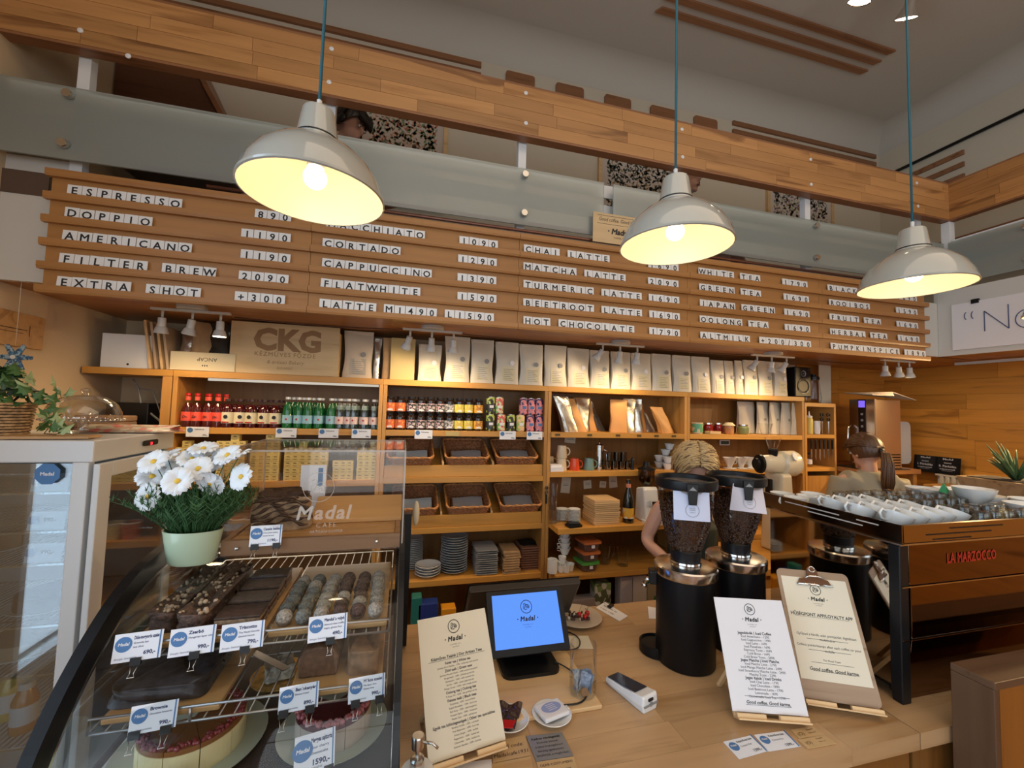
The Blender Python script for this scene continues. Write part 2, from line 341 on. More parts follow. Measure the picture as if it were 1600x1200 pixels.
# planked wood panelling
def staves(parent, name, m, u0, u1, v0, rows, rh, f, lens, seed=1, gap=.0015):
    """rows of separate staves; f(ua, ub, va, vb) -> box corners"""
    rd = random.Random(seed)
    for r in range(rows):
        u = u0 - rd.random()*lens[1]*.8
        while u < u1:
            e = u+rd.uniform(*lens); a, c = max(u, u0), min(e, u1)
            if c-a > .02: MB().box(*f(a+gap/2, c-gap/2, v0+r*rh+gap/2, v0+(r+1)*rh-gap/2)).build(name, m, parent)
            u = e
staves(WR, 'plank', W_WALL, 1.25, YB-.012, .422, 15, .127, lambda a, c, p, q: (XR-.014, a, p, XR+.001, c, q), (.5, 1.1), 3)
staves(WB, 'plank', W_WALLX, 3.50, XR-.014, .422, 15, .127, lambda a, c, p, q: (a, YB-.014, p, c, YB+.001, q), (.5, .9), 4)
# mezzanine: slab with wooden underside
YM, XM = 2.2, 3.86
b = MB().box(XL, YM, ZM, XR, YB, ZM+.10).box(XM, 0.2, ZM, XR, YM, ZM+.10).box(XL, YM, ZM-.012, XR, YB, ZM, 1).box(XM, .2, ZM-.012, XR, YM, ZM, 1)
MZ = struct('mezzanine_floor', b, [M_WHITE, W_UNDER])
# white fascia of the mezzanine with slim brown rails
b = MB().box(XL, YM-.02, ZM-.01, XM, YM, 2.72).box(XM-.014, .2, ZM-.012, XM-.001, YM-.021, 2.80).box(XM-.014, YM-.02, ZM-.012, XM+.3, YM-.001, 2.80).box(XL, YM-.012, 2.79, -1.40, YM+.0, 2.86)
b.box(XL, YM-.024, 2.69, -1.5, YM-.02, 2.79, 1)
struct('trim_3', b, [mat('fascia_grey_white', (.62, .60, .56), .5), mat('fascia_shadow_gap', (.10, .06, .04), .6)])
b = MB()
for z in (2.855, 2.812): b.tube([(-1.17 if z > 2.85 else -.9, 2.13, z), (3.7, 2.13, z)], .009, 8)
tag(b.build('copper_pipes', mat('copper_brown', (.22, .09, .055), .35, .6)), 'pair of slim brown pipes running under the frosted glass above the menu boards', 'pipe')
# big laminated beams (handrail of the mezzanine), staves as pieces
def beam(name, x0, x1, y0, y1, lens, alongx, seed):
    z0, z1 = 3.335, 3.60
    w = struct(name, MB().box(x0+.002, y0+.002, z0+.001, x1-.002, y1-.002, z1-.001), W_BEAM if alongx else W_BEAMY)
    rh = (z1-z0)/4
    if alongx:
        staves(w, 'stave', W_BEAM, x0, x1, z0, 4, rh, lambda a, c, p, q: (a, y0-.002, p, c, y0+.012, q), lens, seed)
        MB().box(x0, y0-.001, z1, x1, y1, z1+.012).build('top_edge', W_STRIP, w); MB().box(x0, y0-.001, z0-.012, x1, y1, z0).build('bottom_edge', W_STRIP, w)
    else:
        staves(w, 'stave', W_BEAMY, y0, y1, z0, 4, rh, lambda a, c, p, q: (x0-.002, a, p, x0+.012, c, q), lens, seed)
        MB().box(x0-.001, y0, z1, x1, y1, z1+.012).build('top_edge', W_STRIP, w); MB().box(x0-.001, y0, z0-.012, x1, y1, z0).build('bottom_edge', W_STRIP, w)
    return w
BM = beam('beam_back', -1.66, 3.86, 2.10, 2.155, (.35, .75), True, 5)
beam('beam_right', 3.86, 3.915, .3, 2.155, (.35, .75), False, 6)
bolt = None
for x, y in ((125, 47), (200, 87), (518, 76), (514, 128), (822, 145), (822, 192), (1066, 202), (1067, 245), (1267, 249), (1268, 288), (1433, 286), (1435, 322)):
    p = at(x, y, Y=2.095)
    if bolt is None:
        bolt = MB().lathe([(0, -.004), (.011, -.003), (.011, 0), (0, .003)], 10).build('bolt_cap', M_WHITE, BM, p, (R_(90), 0, 0))
    else: dup(bolt, p, parent=BM)
# posts and frosted glass of the balustrade
post = None
for i, x in enumerate((-1.41, -.41, .587, 1.59, 2.61, 3.66)):
    b = MB().cbox(0, 0, 2.45, .045, .04, 1.13)
    if post is None: post = tag(b.build('baluster_post', M_WHITE, None, (x, 2.19, 0)), kind='structure')
    else: dup(post, (x, 2.19, 0))
tag(MB().cbox(0, 0, 0, .055, .05, 1.0).build('corner_post', M_WHITE, None, (3.885, 2.125, 2.32)), kind='structure')
for z0, z1 in ((3.10, 3.175), (2.97, 3.055)): tag(MB().box(XL, 2.178, z0, 3.83, 2.188, z1).box(3.868, .3, z0, 3.878, 2.09, z1).build('guard_rail_bar', M_WHITE), kind='structure')
def glass_panel(x0, x1, kx):
    t = thing('frosted_glass_panel', None, 'glass panel', (0, 0, 0))
    MB().box(x0, 2.12, 2.84, x1, 2.13, 3.155).build('pane', G_FROST, t)
    for x in kx:
        for z in (2.90, 3.115): MB().put((x, 2.12, z), (R_(90), 0, 0)).lathe([(0, .022), (.017, .022), (.019, .018), (.019, .004), (.008, .004), (.008, -.02)], 14).build('standoff_knob', M_STEEL, t)
    return t
tag(glass_panel(-1.655, 1.065, (-1.42, .59)), 'long frosted glass balustrade panel above the first three menu boards')
tag(glass_panel(1.125, 3.83, (2.61,)), 'frosted glass balustrade panel above the tea boards, ending at the corner post')
t = thing('frosted_glass_panel', 'frosted glass balustrade panel on the side gallery above the handwritten sign', 'glass panel')
MB().box(3.84, .3, 2.84, 3.85, 2.10, 3.155).build('pane', G_FROST, t)
for y in (.9, 1.7):
    for z in (2.90, 3.11): MB().put((3.84, y, z), (0, R_(-90), 0)).lathe([(0, .022), (.019, .018), (.019, .004), (.008, .004), (.008, -.02)], 14).build('standoff_knob', M_STEEL, t)
# wooden strips and plaques on upper walls and ceiling
def wstrip(x0, x1, z, h=.04, lab=''):
    return solo('wooden_strip', MB().box(x0, YB-.02, z, x1, YB, z+h), W_STRIP, lab, 'wood strip', group='wooden strips on the upper walls and ceiling')
wstrip(-1.66, .474, 4.455, .04, 'long upper wooden strip of the pair on the wall above the first pendant')
wstrip(-1.66, .474, 4.375, .035, 'long lower wooden strip of the pair on the wall above the first pendant')
wstrip(2.80, 4.54, 4.48, .038, 'upper wooden strip of the pair on the wall near the ceiling corner')
wstrip(2.80, 4.54, 4.40, .038, 'lower wooden strip of the pair on the wall near the ceiling corner')
for i, z in enumerate((4.145, 4.04, 3.935)):
    solo('wooden_strip', MB().box(XR-.02, 2.386, z, XR, 2.95, z+.04), W_STRIP, '%s of the three short wooden strips on the side wall under the dark pipe' % ('top', 'middle', 'bottom')[i], 'wood strip', group='wooden strips on the upper walls and ceiling')
for i, (x0, x1, y) in enumerate(((1.66, 3.60, 2.45), (1.66, 3.60, 2.35), (1.66, 3.60, 2.25))):
    solo('wooden_strip', MB().prism([(x0, y), (x1, y), (x1-.03, y+.045), (x0-.03, y+.045)][::-1], ZC-.015, ZC), W_STRIP, '%s of three long wooden strips across the ceiling' % ('rear', 'middle', 'front')[i], 'wood strip', group='wooden strips on the upper walls and ceiling')
for i, (xa, ya) in enumerate(((790, 115), (868, 133), (944, 150), (1015, 167), (1083, 183))):
    x0 = at(xa, ya, Y=YB).x; w = (.235, .24, .24, .25, .24)[i]
    t = thing('wooden_plaque', '%s wooden plaque in the row of five on the wall above the beam' % ORD[i], 'plaque', (x0, YB, 4.30), group='wooden plaques above the beam')
    MB().put((w/2, -.01, .09), (R_(90), 0, 0)).rrect(w, .18, -.01, .01, .02).build('board', W_STRIP, t)
    b = MB().put((w/2, -.0215, .07), (R_(90), 0, 0)); b.text('Madal', .04, bold=.01); b.build('engraving', mat('faint_engraving', (.2, .09, .04), .7), t)
solo('dark_pipe', MB().tube([(XR-.02, YF, 4.30), (XR-.02, 2.98, 4.27)], .014), M_BLACK, 'thin dark pipe running along the upper side wall', 'pipe')
# framed artworks upstairs (plain painted leaf patterns)
def art(name, x0, x1, z1, cols, label, frame):
    t = thing(name, label, 'picture', (x0, YB, z1-.75)); w = x1-x0
    MB().box(0, -.018, 0, w, -.004, .75).build('backing', mat('art_paper_%d' % (x0*100), (.62, .53, .46), .7), t)
    b = MB()
    for a in ((-.03, 0, 0, .75), (w, w+.03, 0, .75)): b.box(a[0], -.03, a[2], a[1], 0, a[3])
    b.box(-.03, -.03, .75, w+.03, 0, .78).box(-.03, -.03, -.03, w+.03, 0, 0).build('frame', W_PINE, t)
    rd = random.Random(name+label); b = MB()
    for k in range(1300):
        x, z = rd.uniform(.05, w-.05), rd.uniform(.05, .70); a = rd.random()*PI; l = rd.uniform(.009, .024)
        p = [(x+math.cos(a+q)*l*s, z+math.sin(a+q)*l*s) for q, s in ((0, 1), (.9, .45), (1.6, .5), (PI, 1), (PI+1.2, .4), (PI+1.9, .3))]
        b.add([(u, -.0185, v) for u, v in p], [tuple(range(6))], rd.randrange(len(cols)))
    b.build('painted_leaves', cols, t)
c = [mat('paint_%d' % i, k, .7) for i, k in enumerate(((.50, .17, .09), (.60, .34, .18), (.20, .27, .13), (.32, .36, .24), (.62, .46, .34), (.04, .05, .035), (.10, .11, .08), (.38, .25, .11), (.26, .17, .24)))]
art('framed_picture', -.36, .21, 4.05, c[:5], 'framed painting of reddish and green leaves behind the first pendant', W_PINE)
art('framed_picture', 1.50, 2.20, 4.12, [c[5], c[5], c[6], c[7]], 'framed painting of a dark twisting tree behind the second pendant', W_PINE)
art('framed_picture', 3.20, 3.93, 4.12, [c[6], c[8], c[3], c[7]], 'framed painting of a grey and purple bush beside the corner', W_PINE)
# dark cabinet upstairs on the left
t = thing('dark_wall_cabinet', 'dark brown angular wooden cabinet hanging above the frosted glass', 'cabinet', (0, 0, 0))
MB().prism([(-1.65, 3.20), (-1.65, 3.95), (-1.35, 3.95), (-1.20, 3.66), (-1.085, 3.46), (-1.085, 3.20)], 2.75, 3.045, 'y').build('body', W_DARK, t, bev=.006)
MB().prism([(-1.35, 3.95), (-1.32, 3.96), (-1.175, 3.67), (-1.055, 3.465), (-1.085, 3.46), (-1.20, 3.66)], 2.73, 3.045, 'y').build('edge_trim', W_STRIP, t)
# stair / cupboard upstairs on the right, dark wood bands
solo('dark_wood_parapet', MB().box(XR-.06, .3, 3.05, XR-.001, 3.04, 3.42).box(XR-.075, .3, 3.25, XR-.06, 3.04, 3.27), wood('mid_brown_wood', (.26, .10, .04), 'y', rnd=.1), 'brown wooden boards along the side gallery wall below the beam', 'panel')
# whiteboard sign with handwriting on the side gallery
t = thing('handwritten_sign', 'big white sign with thin handwritten letters hung on the side gallery', 'sign', (3.835, 2.09, 2.355))
MB().box(0, -1.75, 0, .015, 0, .33).build('board', M_WPAPER, t)
b = MB().put((-.001, -.07, .10), (R_(90), 0, R_(-90))); pen = mat('blue_grey_pen', (.06, .09, .2), .5)
def stroke(pts, r=.003): b.tube([(x*.62, y, 0) for x, y in pts], r, 5)
def arc(cx, cy, rx, ry, a0, a1, n=20): return [(cx+rx*math.cos(R_(a0+(a1-a0)*i/n)), cy+ry*math.sin(R_(a0+(a1-a0)*i/n))) for i in range(n+1)]
for k in (0, .06): stroke(arc(.02+k, .135, .018, .025, 100, 260))
stroke([(.17, .01), (.17, .15)]); stroke([(.17, .15), (.36, .01)]); stroke([(.36, .01), (.36, .17)])
stroke(arc(.50, .06, .09, .06, 0, 360, 24)); stroke([(.66, -.01), (.66, .13)]); stroke([(.66, .13), (.80, .0)]); stroke([(.80, .0), (.80, .14)]); stroke(arc(.95, .05, .09, .06, 0, 360, 24))
b.build('handwriting', pen, t)
MB().box(-.006, -.15, .315, .01, -.11, .345).build('binder_clip', M_BLACK, t)
# ================================================================ menu boards
BX = [at(76, 265, Y=2.1).x, at(484, 400, Y=2.1).x, at(812, 430, Y=2.1).x, at(1078, 470, Y=2.1).x, at(1285, 500, Y=2.1).x, at(1452, 540, Y=2.1).x]
ZT, ZB = 2.785, 2.270
PITCHZ = .0975
_tl = {}
def letter_tile(ch):
    if ch not in _tl:
        b = MB().box(-.0245, -.002, 0, .0245, .002, .050); b.put((0, -.0026, .0095 if ch != 'J' else .017), (R_(90), 0, 0)).text(ch, .045 if ch != 'J' else .036, 1, bold=.022)
        _tl[ch] = b.mesh('letter_tile', [M_TILE, M_INK])
    return _tl[ch]
rows = [[('ESPRESSO', 105, '890', 398), ('DOPPIO', 101, '1190', 377), ('AMERICANO', 97, '1190', 376), ('FILTER BREW', 92, '2090', 373), ('EXTRA SHOT', 88, '+300', 367)],
        [('MACCHIATO', 510, '1090', 718), ('CORTADO', 504, '1290', 716), ('CAPPUCCINO', 503, '1390', 715), ('FLATWHITE', 501, '1590', 715), ('LATTE M1490', 499, 'L1590', 695)],
        [('CHAI LATTE', 819, '1690', 1013), ('MATCHA LATTE', 818, '2090', 1013), ('TURMERIC LATTE', 818, '1690', 1014), ('BEETROOT LATTE', 818, '1690', 1015), ('HOT CHOCOLATE', 818, '1790', 1015)],
        [('WHITE TEA', 1092, '1790', 1223), ('GREEN TEA', 1093, '1690', 1225), ('JAPAN GREEN', 1094, '1690', 1226), ('OOLONG TEA', 1094, '1690', 1227), ('ALTMILK', 1095, '+200/300', 1187)],
        [('BLACK TEA', 1294, '1690', 1400), ('ROOIBOS', 1296, '1590', 1401), ('FRUIT TEA', 1297, '1690', 1402), ('HERBAL TEA', 1298, '1690', 1404), ('PUMPKINSPICE', 1299, '1890', 1414)]]
LBL = ['first menu board with espresso and filter brew prices', 'second menu board with macchiato and cappuccino prices', 'third menu board with chai, matcha and hot chocolate prices', 'fourth menu board listing white, green and oolong teas', 'last menu board listing rooibos, fruit and herbal teas']
for k in range(5):
    t = thing('menu_board', 'wooden ledge '+LBL[k], 'menu board', (BX[k], 2.12, ZB), group='wooden menu boards')
    w = BX[k+1]-BX[k]-.002
    MB().box(0, .002, 0, w, .03, ZT-ZB).build('back_panel', W_MENU, t)
    for j in range(6):
        z = j*PITCHZ
        MB().prism([(.002, z-.004), (-.018, z-.004), (-.022, z+.006), (-.022, z+.026), (-.016, z+.026), (-.016, z+.016), (.002, z+.016)], -.012 if k == 0 else 0, w+(.012 if k == 4 else 0), 'x').build('ledge', W_MENU, t)
    for r, (wd_, xa, num, xb) in enumerate(rows[k]):
        z = (4-r)*PITCHZ+.018
        yy = lambda x: at(x, 0, Y=2.105)
        for word, xs in ((wd_, xa), (num, xb)):
            yrow = 0
            zt = ZB+z+.03
            # x position of the first tile from its place on the board plane
            X0 = None
            lo, hi = -2., 5.
            for _ in range(40):
                mid = (lo+hi)/2; d = Vector((mid, 2.105, zt))-EYE
                if 800+FPX*d.dot(_R)/d.dot(_F) < xs: lo = mid
                else: hi = mid
            X = lo+.0245; step = .0515
            for i, ch in enumerate(word):
                if ch != ' ':
                    o = link('letter_tile', letter_tile(ch), t, (X-BX[k], -.014, z+random.uniform(-.001, .001)), (R_(-4), random.uniform(-.02, .02), 0))
                    X += step
                else: X += step*(1.0 if k == 0 else .65 if wd_ == 'LATTE M1490' else .87)
# ================================================================ shelving along the back wall
YS = 2.70; YK = 3.03
def shelfz(k): return (2.005, 1.690, 1.395, 1.080, .755)[k]
XA, XB_, XC, XD, XE = ax(266, YS), ax(597, YS), ax(856, YS), ax(1074, YS), ax(1257, YS)
def unit(label, x0, x1, zs, extra=None, top=True, deep=None):
    t = thing('shelf_unit', label, 'shelf', (x0, 0, 0), group='wooden shelf units behind the bar'); w = x1-x0
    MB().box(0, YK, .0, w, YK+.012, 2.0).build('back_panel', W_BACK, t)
    for x in (.001, w-.024): MB().box(x, YS, .0, x+.023, YK, 2.0).build('side_panel', W_SHELFV, t, bev=.002)
    for z in zs: MB().box(.024, YS, z-.036, w-.024, YK, z).build('shelf_board', W_SHELF, t, bev=.002)
    MB().box(.0, YS-.002, 1.969, w, YK, 2.005).build('top_board', W_SHELF, t, bev=.002)
    return t
UA = unit('wooden shelf unit holding glass bottles and small yellow tea boxes', XA, XB_, (1.690, 1.385, 1.080, .755))
UB = unit('wooden shelf unit holding jars, cans and wicker baskets', XB_, XC, (1.690, 1.395, 1.080, .755))
UC = unit('wooden shelf unit holding kraft pouches, mugs and a white grinder', XC, XD, (1.690, 1.420, 1.085, .785))
UD = unit('wooden shelf unit holding jam jars behind the blond barista', XD, XE, (1.690, 1.420, .92))
t = thing('wall_shelf', 'high wooden shelf stub between the left wall and the bottle shelves', 'shelf', (0, 0, 0))
MB().box(XL+.01, YS-.002, 1.969, XA-.002, YK, 2.005).build('shelf_board', W_SHELF, t, bev=.002)
MB().box(XA-.05, YS, 1.40, XA-.004, YK, 1.968).build('side_panel', W_SHELFV, t, bev=.002)
# narrow end section
t = thing('narrow_shelf_unit', 'narrow wooden shelf section with squeeze bottle and scissors at the end of the shelving', 'shelf', (XE+.004, 0, 0)); we = ax(1306, YS)-XE-.004
for x in (0, we-.02): MB().box(x, YS, .9, x+.02, YK, 1.96).build('side_panel', W_SHELFV, t)
for z in (1.96, 1.70, 1.43): MB().box(.02, YS, z-.03, we-.02, YK, z).build('shelf_board', W_SHELF, t)
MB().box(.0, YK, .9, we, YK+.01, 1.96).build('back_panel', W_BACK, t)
MB().box(.02, YS+.01, .9, we-.02, YS+.03, 1.36).build('door', W_SHELFV, t)
# front lips of the basket trays and label rail
for z, lb in ((1.395, 'upper'), (1.080, 'lower')):
    t = thing('basket_rack', '%s slanted wooden rack carrying three wicker baskets' % lb, 'rack', (XB_+.026, 0, z)); w = XC-XB_-.052
    MB().prism([(YS+.008, .001), (YS+.022, .001), (YS+.022, .075), (YS+.008, .075)], 0, w, 'x').build('front_lip', W_SHELF, t, bev=.002)
    MB().prism([(YS+.024, .018), (YK-.01, .14), (YK-.01, .15), (YS+.024, .028)], 0, w, 'x').build('slanted_base', W_SHELF, t)
    for u in (.345, .665): MB().prism([(YS+.03, .035), (YK-.02, .155), (YK-.02, .175), (YS+.03, .085)], w*u, w*u+.012, 'x').build('divider', W_PINE, t)
t = thing('label_rail', 'wooden label rail with small black tags under the kraft pouches', 'rail', (XC+.026, YS-.008, 1.655))
MB().box(0, 0, 0, XD-XC-.052, .007, .036).build('rail', W_SHELF, t)
for x in (871, 921, 965, 998, 1025, 1052): MB().box(at(x, 675, Y=YS).x-XC-.045, -.003, .012, at(x, 675, Y=YS).x-XC-.01, 0, .026).build('tag', mat('brass_dark', (.12, .08, .03), .4, .6), t)
solo('led_strip_light', MB().box(XA+.16, YS+.02, 1.955, XB_-.03, YS+.05, 1.968), emis('led_white', (1, .9, .75), .55), 'slim white light strip under the top board above the bottles', 'light strip')
def shelf_x(px, Y, z):                       # x where the photo column px meets the line (Y, z)
    lo, hi = -3., 6.
    for _ in range(40):
        m = (lo+hi)/2; d = Vector((m, Y, z))-EYE
        if 800+FPX*d.dot(_R)/d.dot(_F) < px: lo = m
        else: hi = m
    return lo
# price cards on the shelf edges
card = None
for x, z, lb in ((310, 1.69, 'red-labelled bottles'), (448, 1.69, 'green water bottles'), (514, 1.69, 'last green bottle'), (565, 1.69, 'clear water bottles'), (662, 1.69, 'dark jars'), (793, 1.69, 'patterned cans'), (835, 1.69, 'pink cans')):
    X = shelf_x(x, YS, z)
    t = thing('price_card', 'small white price card on the shelf edge below the '+lb, 'price card', (X, YS-.006, z-.052), group='price cards on the bottle shelf')
    MB().box(-.055, -.001, 0, .055, .001, .055).build('card', M_CARD, t)
    b = MB().put((-.036, -.0015, .037), (R_(90), 0, 0)).cyl(.014, 0, .0004, 16).build('round_logo', M_BLUE, t)
    MB().put((-.015, -.0018, .038), (R_(90), 0, 0)).text('Szénsavas', .012, al='L', bold=.01).put((.05, -.0018, .006), (R_(90), 0, 0)).text('990,-', .012, al='R', bold=.02).build('print', M_INK, t)
t = solo('brass_label', MB().box(-.045, -.002, 0, .045, 0, .03), mat('brass', (.5, .34, .12), .4, .5), 'small brass label plate on the shelf edge under the jars', 'label', (shelf_x(707, YS, 1.67), YS-.003, 1.657))
# ---------------------------------------------------------------- bottles
def bottle(kind):
    glassm, labm, capm, prof, lab = {
        'red': (mat('red_brown_glass', (.07, .008, .008), .08, coat=.5), mat('orange_red_label', (.85, .10, .06), .5), M_RED, [(0, 0), (.029, 0), (.030, .01), (.030, .095), (.022, .118), (.014, .135), (.012, .175), (.0135, .176), (.0135, .19), (0, .19)], (.035, .085)),
        'cream': (mat('dark_juice_glass', (.06, .004, .006), .08, coat=.5), mat('cream_label', (.80, .72, .50), .5), mat('dark_cap', (.05, .02, .02), .4), [(0, 0), (.031, 0), (.032, .01), (.032, .10), (.022, .122), (.014, .132), (.0135, .15), (.016, .151), (.016, .165), (0, .165)], (.025, .088)),
        'green': (mat('green_glass', (.004, .13, .03), .06, coat=.5), mat('pale_blue_label', (.35, .62, .72), .5), mat('silver_cap', (.75, .75, .72), .3, .3), [(0, 0), (.027, 0), (.028, .01), (.028, .095), (.023, .125), (.013, .155), (.012, .17), (.015, .171), (.015, .185), (0, .185)], (.03, .078)),
        'clear': (thin_glass('bottle_clear_glass', (.62, .72, .70), fac=.12), mat('white_red_label', (.80, .62, .58), .5), mat('white_cap', (.8, .8, .78), .4), [(0, 0), (.026, 0), (.027, .01), (.027, .09), (.019, .13), (.011, .16), (.0105, .17), (.0135, .171), (.0135, .185), (0, .185)], (.03, .075)),
    }[kind]
    t = thing('glass_bottle', 'x', 'bottle')
    MB().lathe(prof[:-4], 14, cap=False).build('glass', glassm, t)
    MB().lathe([(prof[4][0]*1.0+.0 if 0 else prof[3][0]+.0006, lab[0]), (prof[3][0]+.0006, lab[1])], 14, cap=False).build('label', labm, t)
    MB().lathe(prof[-4:], 12, cap=False).build('cap', capm, t)
    if kind == 'green' or kind == 'clear': MB().lathe([(prof[4][0]+.001, .118), (.016, .142)], 14, cap=False).build('neck_label', mat('neck_label_white', (.75, .78, .74), .5), t)
    if kind == 'red': MB().lathe([(.0128, .15), (.0128, .172)], 12, cap=False).build('neck_label', labm, t)
    b = MB()
    R = prof[3][0]+.0012
    if kind == 'green': b.put((0, -R, .048), (R_(90), 0, 0)).add([(math.cos(a*PI/5)*(.009 if a % 2 else .004), .006+math.sin(a*PI/5)*(.009 if a % 2 else .004), 0) for a in range(10)], [tuple(range(10))])
    elif kind == 'cream': b.put((0, -R, .062), (R_(90), 0, 0)).cyl(.011, 0, .0003, 14).put((0, -R, .028), (R_(90), 0, 0)).box(-.018, 0, 0, .018, .007, .0003, 1)
    elif kind == 'red': b.put((0, -R, .052), (R_(90), 0, 0)).text('Dr.', .018, bold=.03, shear=.2)
    else: b.put((0, -R, .048), (R_(90), 0, 0)).add([(math.cos(a*PI/5)*(.009 if a % 2 else .004), .006+math.sin(a*PI/5)*(.009 if a % 2 else .004), 0) for a in range(10)], [tuple(range(10))])
    b.build('label_print', [M_INK if kind in ('red', 'cream') else M_RED, M_RED], t)
    return t
rowsx = {'red': ([293, 309, 326, 341], 'red-brown bottle with an orange-red label'), 'cream': ([356, 376, 394, 413, 430], 'dark juice bottle with a cream label'),
         'green': ([450, 467, 482, 497, 516], 'green water bottle with a pale blue label'), 'clear': ([531, 543, 553, 568, 583], 'clear water bottle with a red and white label')}
for k, (xs, lab) in rowsx.items():
    p = None
    for r in range(2):
        for i, x in enumerate(xs):
            X = shelf_x(x, YS+.045, 1.75)+random.uniform(-.003, .003)
            y = YS+.04+r*.08+random.uniform(-.004, .004)
            l = '%s, %s of %d in the %s row' % (lab, ORD[i], len(xs), ('front', 'back')[r])
            if p is None: p = bottle(k); o = p; o.location = (X, y, 1.69); o['label'] = l
            else: o = dup(p, (X+r*.012, y, 1.69), random.uniform(-.3, .3), l)
            o['group'] = k+' bottles on the drinks shelf'
# ---------------------------------------------------------------- yellow tea boxes
tb = MB().rrect(.0425, .040, 0, .0372, .0015, 1).put((0, -.0205, .022), (R_(90), 0, 0)).text('tea', .014, 1, bold=.02).put((0, -.0205, .008), (R_(90), 0, 0)).text('organic', .008, 1, bold=.02).mesh('tea_box', [M_YEL, mat('brown_print', (.12, .07, .02), .6)])
for ib, (cols, hs) in enumerate((([277, 288], [5, 6]), ([340, 351, 362, 373], [6, 6, 7, 6]), ([394, 405, 416, 427], [6, 6, 7, 7]), ([447, 458, 469, 480, 491, 502], [5, 5, 6, 5, 5, 5]), ([523, 533, 543], [3, 3, 3]), ([560, 570, 580], [5, 5, 6]))):
    for x, h in zip(cols, hs):
        X = shelf_x(x+3, YS+.03, 1.43)
        for j in range(h):
            tag(link('tea_box', tb, None, (X+random.uniform(-.0015, .0015), YS+.032+random.uniform(0, .004), 1.385+j*.0383), (0, 0, random.uniform(-.03, .03))), 'yellow tea box, %s up in the %s column of the %s block' % (ORD[j], ORD[cols.index(x)], ORD[ib]), 'box', 'yellow tea boxes')
# ---------------------------------------------------------------- cups behind the acrylic box
pc = [None, None]
terr = mat('terracotta_glaze', (.55, .17, .09), .3); crm = mat('cream_yellow_glaze', (.72, .55, .25), .3)
for x, kind in ((372, 0), (393, 0), (468, 0), (490, 1), (517, 1), (544, 1), (571, 1)):
    if pc[kind] is None:
        t = thing('enamel_cup', 'x', 'cup'); pc[kind] = t
        MB().lathe([(0, 0), (.036, 0), (.045, .085), (.042, .085), (.034, .006), (0, .006)], 18).build('body', (terr, crm)[kind], t)
        MB().lathe([(.044, .08), (.0465, .083), (.0465, .088), (.042, .088)], 18, cap=False).build('rim', M_PORC, t)
    else: t = dup(pc[kind])
    t.location = (shelf_x(x, YS+.07, 1.10), YS+.07, 1.08); n = [372, 393, 468].index(x) if kind == 0 else [490, 517, 544, 571].index(x)
    tag(t, ('terracotta cup with a white rim, %s of three on the shelf behind the acrylic box' if kind == 0 else 'cream cup with a white rim, %s of four on the shelf behind the acrylic box') % ORD[n], 'cup', 'cups behind the acrylic box')
# ---------------------------------------------------------------- jars and cans
def jar(lab, r=.031, h=.105, lid=M_BLACK):
    t = thing('sauce_jar', 'x', 'jar')
    MB().lathe([(0, 0), (r-.002, 0), (r, .006), (r, h*.78), (r*.72, h*.88), (r*.72, h*.9)], 14, cap=False).build('glass', mat('dark_jar_glass', (.015, .008, .006), .08, coat=.6), t)
    MB().lathe([(r*.76, h*.88), (r*.78, h), (0, h)], 14).build('lid', lid, t)
    MB().lathe([(r+.0006, h*.12), (r+.0006, h*.62)], 14, cap=False).build('label', lab, t)
    MB().put((0, -r-.001, h*.16), (R_(90), 0, 0)).box(-r*.5, 0, 0, r*.5, .01, .0004).build('label_print', M_WPAPER, t)
    return t
def can(body, r=.030, h=.113):
    t = thing('drink_can', 'x', 'can')
    MB().lathe([(0, .002), (r*.8, 0), (r, .008), (r, h*.9), (r*.82, h*.98), (r*.82, h), (r*.78, h*.985), (0, h*.985)], 16, cap=False).build('body', body, t)
    MB().lathe([(r*.83, h*.975), (r*.84, h+.001), (r*.79, h+.001)], 16, cap=False).build('rim', M_STEEL, t)
    MB().put((0, -r-.0006, h*.35), (R_(90), 0, 0)).box(-r*.45, 0, 0, r*.45, .018, .0004).build('label_print', M_WPAPER if body.name != 'pink_can' else M_BLUE, t)
    return t
def speckle(name, base, spots, sc=90):
    m, nt, N, Lk, B = _nt(name); B.inputs['Roughness'].default_value = .4
    tc = N.new('ShaderNodeTexCoord'); v = N.new('ShaderNodeTexVoronoi'); v.inputs['Scale'].default_value = sc; Lk.new(tc.outputs['Object'], v.inputs['Vector'])
    r = N.new('ShaderNodeValToRGB'); r.color_ramp.interpolation = 'CONSTANT'; e = r.color_ramp.elements
    e[0].color = (*base, 1); e[1].position = .45; e[1].color = (*spots[0], 1)
    for i, s_ in enumerate(spots[1:]): q = e.new(.62+.15*i); q.color = (*s_, 1)
    Lk.new(v.outputs['Color'], r.inputs[0]); Lk.new(r.outputs[0], B.inputs['Base Color']); return m
ORL = speckle('orange_label', (.85, .20, .08), [(.80, .45, .1), (.7, .15, .05)]); GRL = speckle('grey_pink_label', (.03, .03, .03), [(.55, .35, .36), (.5, .5, .5)], 120)
YLL = speckle('yellow_label', (.80, .68, .10), [(.75, .75, .2), (.7, .5, .1)]); OYL = speckle('amber_label', (.80, .42, .05), [(.8, .5, .1), (.5, .2, .03)])
GWL = speckle('grey_white_label', (.45, .42, .42), [(.1, .1, .1), (.7, .68, .65)], 120)
CB = speckle('black_can', (.02, .02, .02), [(.03, .03, .03), (.4, .5, .1)], 60); CC = speckle('floral_can', (.70, .6, .4), [(.15, .4, .1), (.6, .1, .1)], 70); CO = speckle('peach_can', (.75, .5, .25), [(.3, .5, .1), (.8, .6, .3)], 60); CP = speckle('pink_can', (.70, .22, .25), [(.7, .3, .3), (.05, .03, .12)], 60)
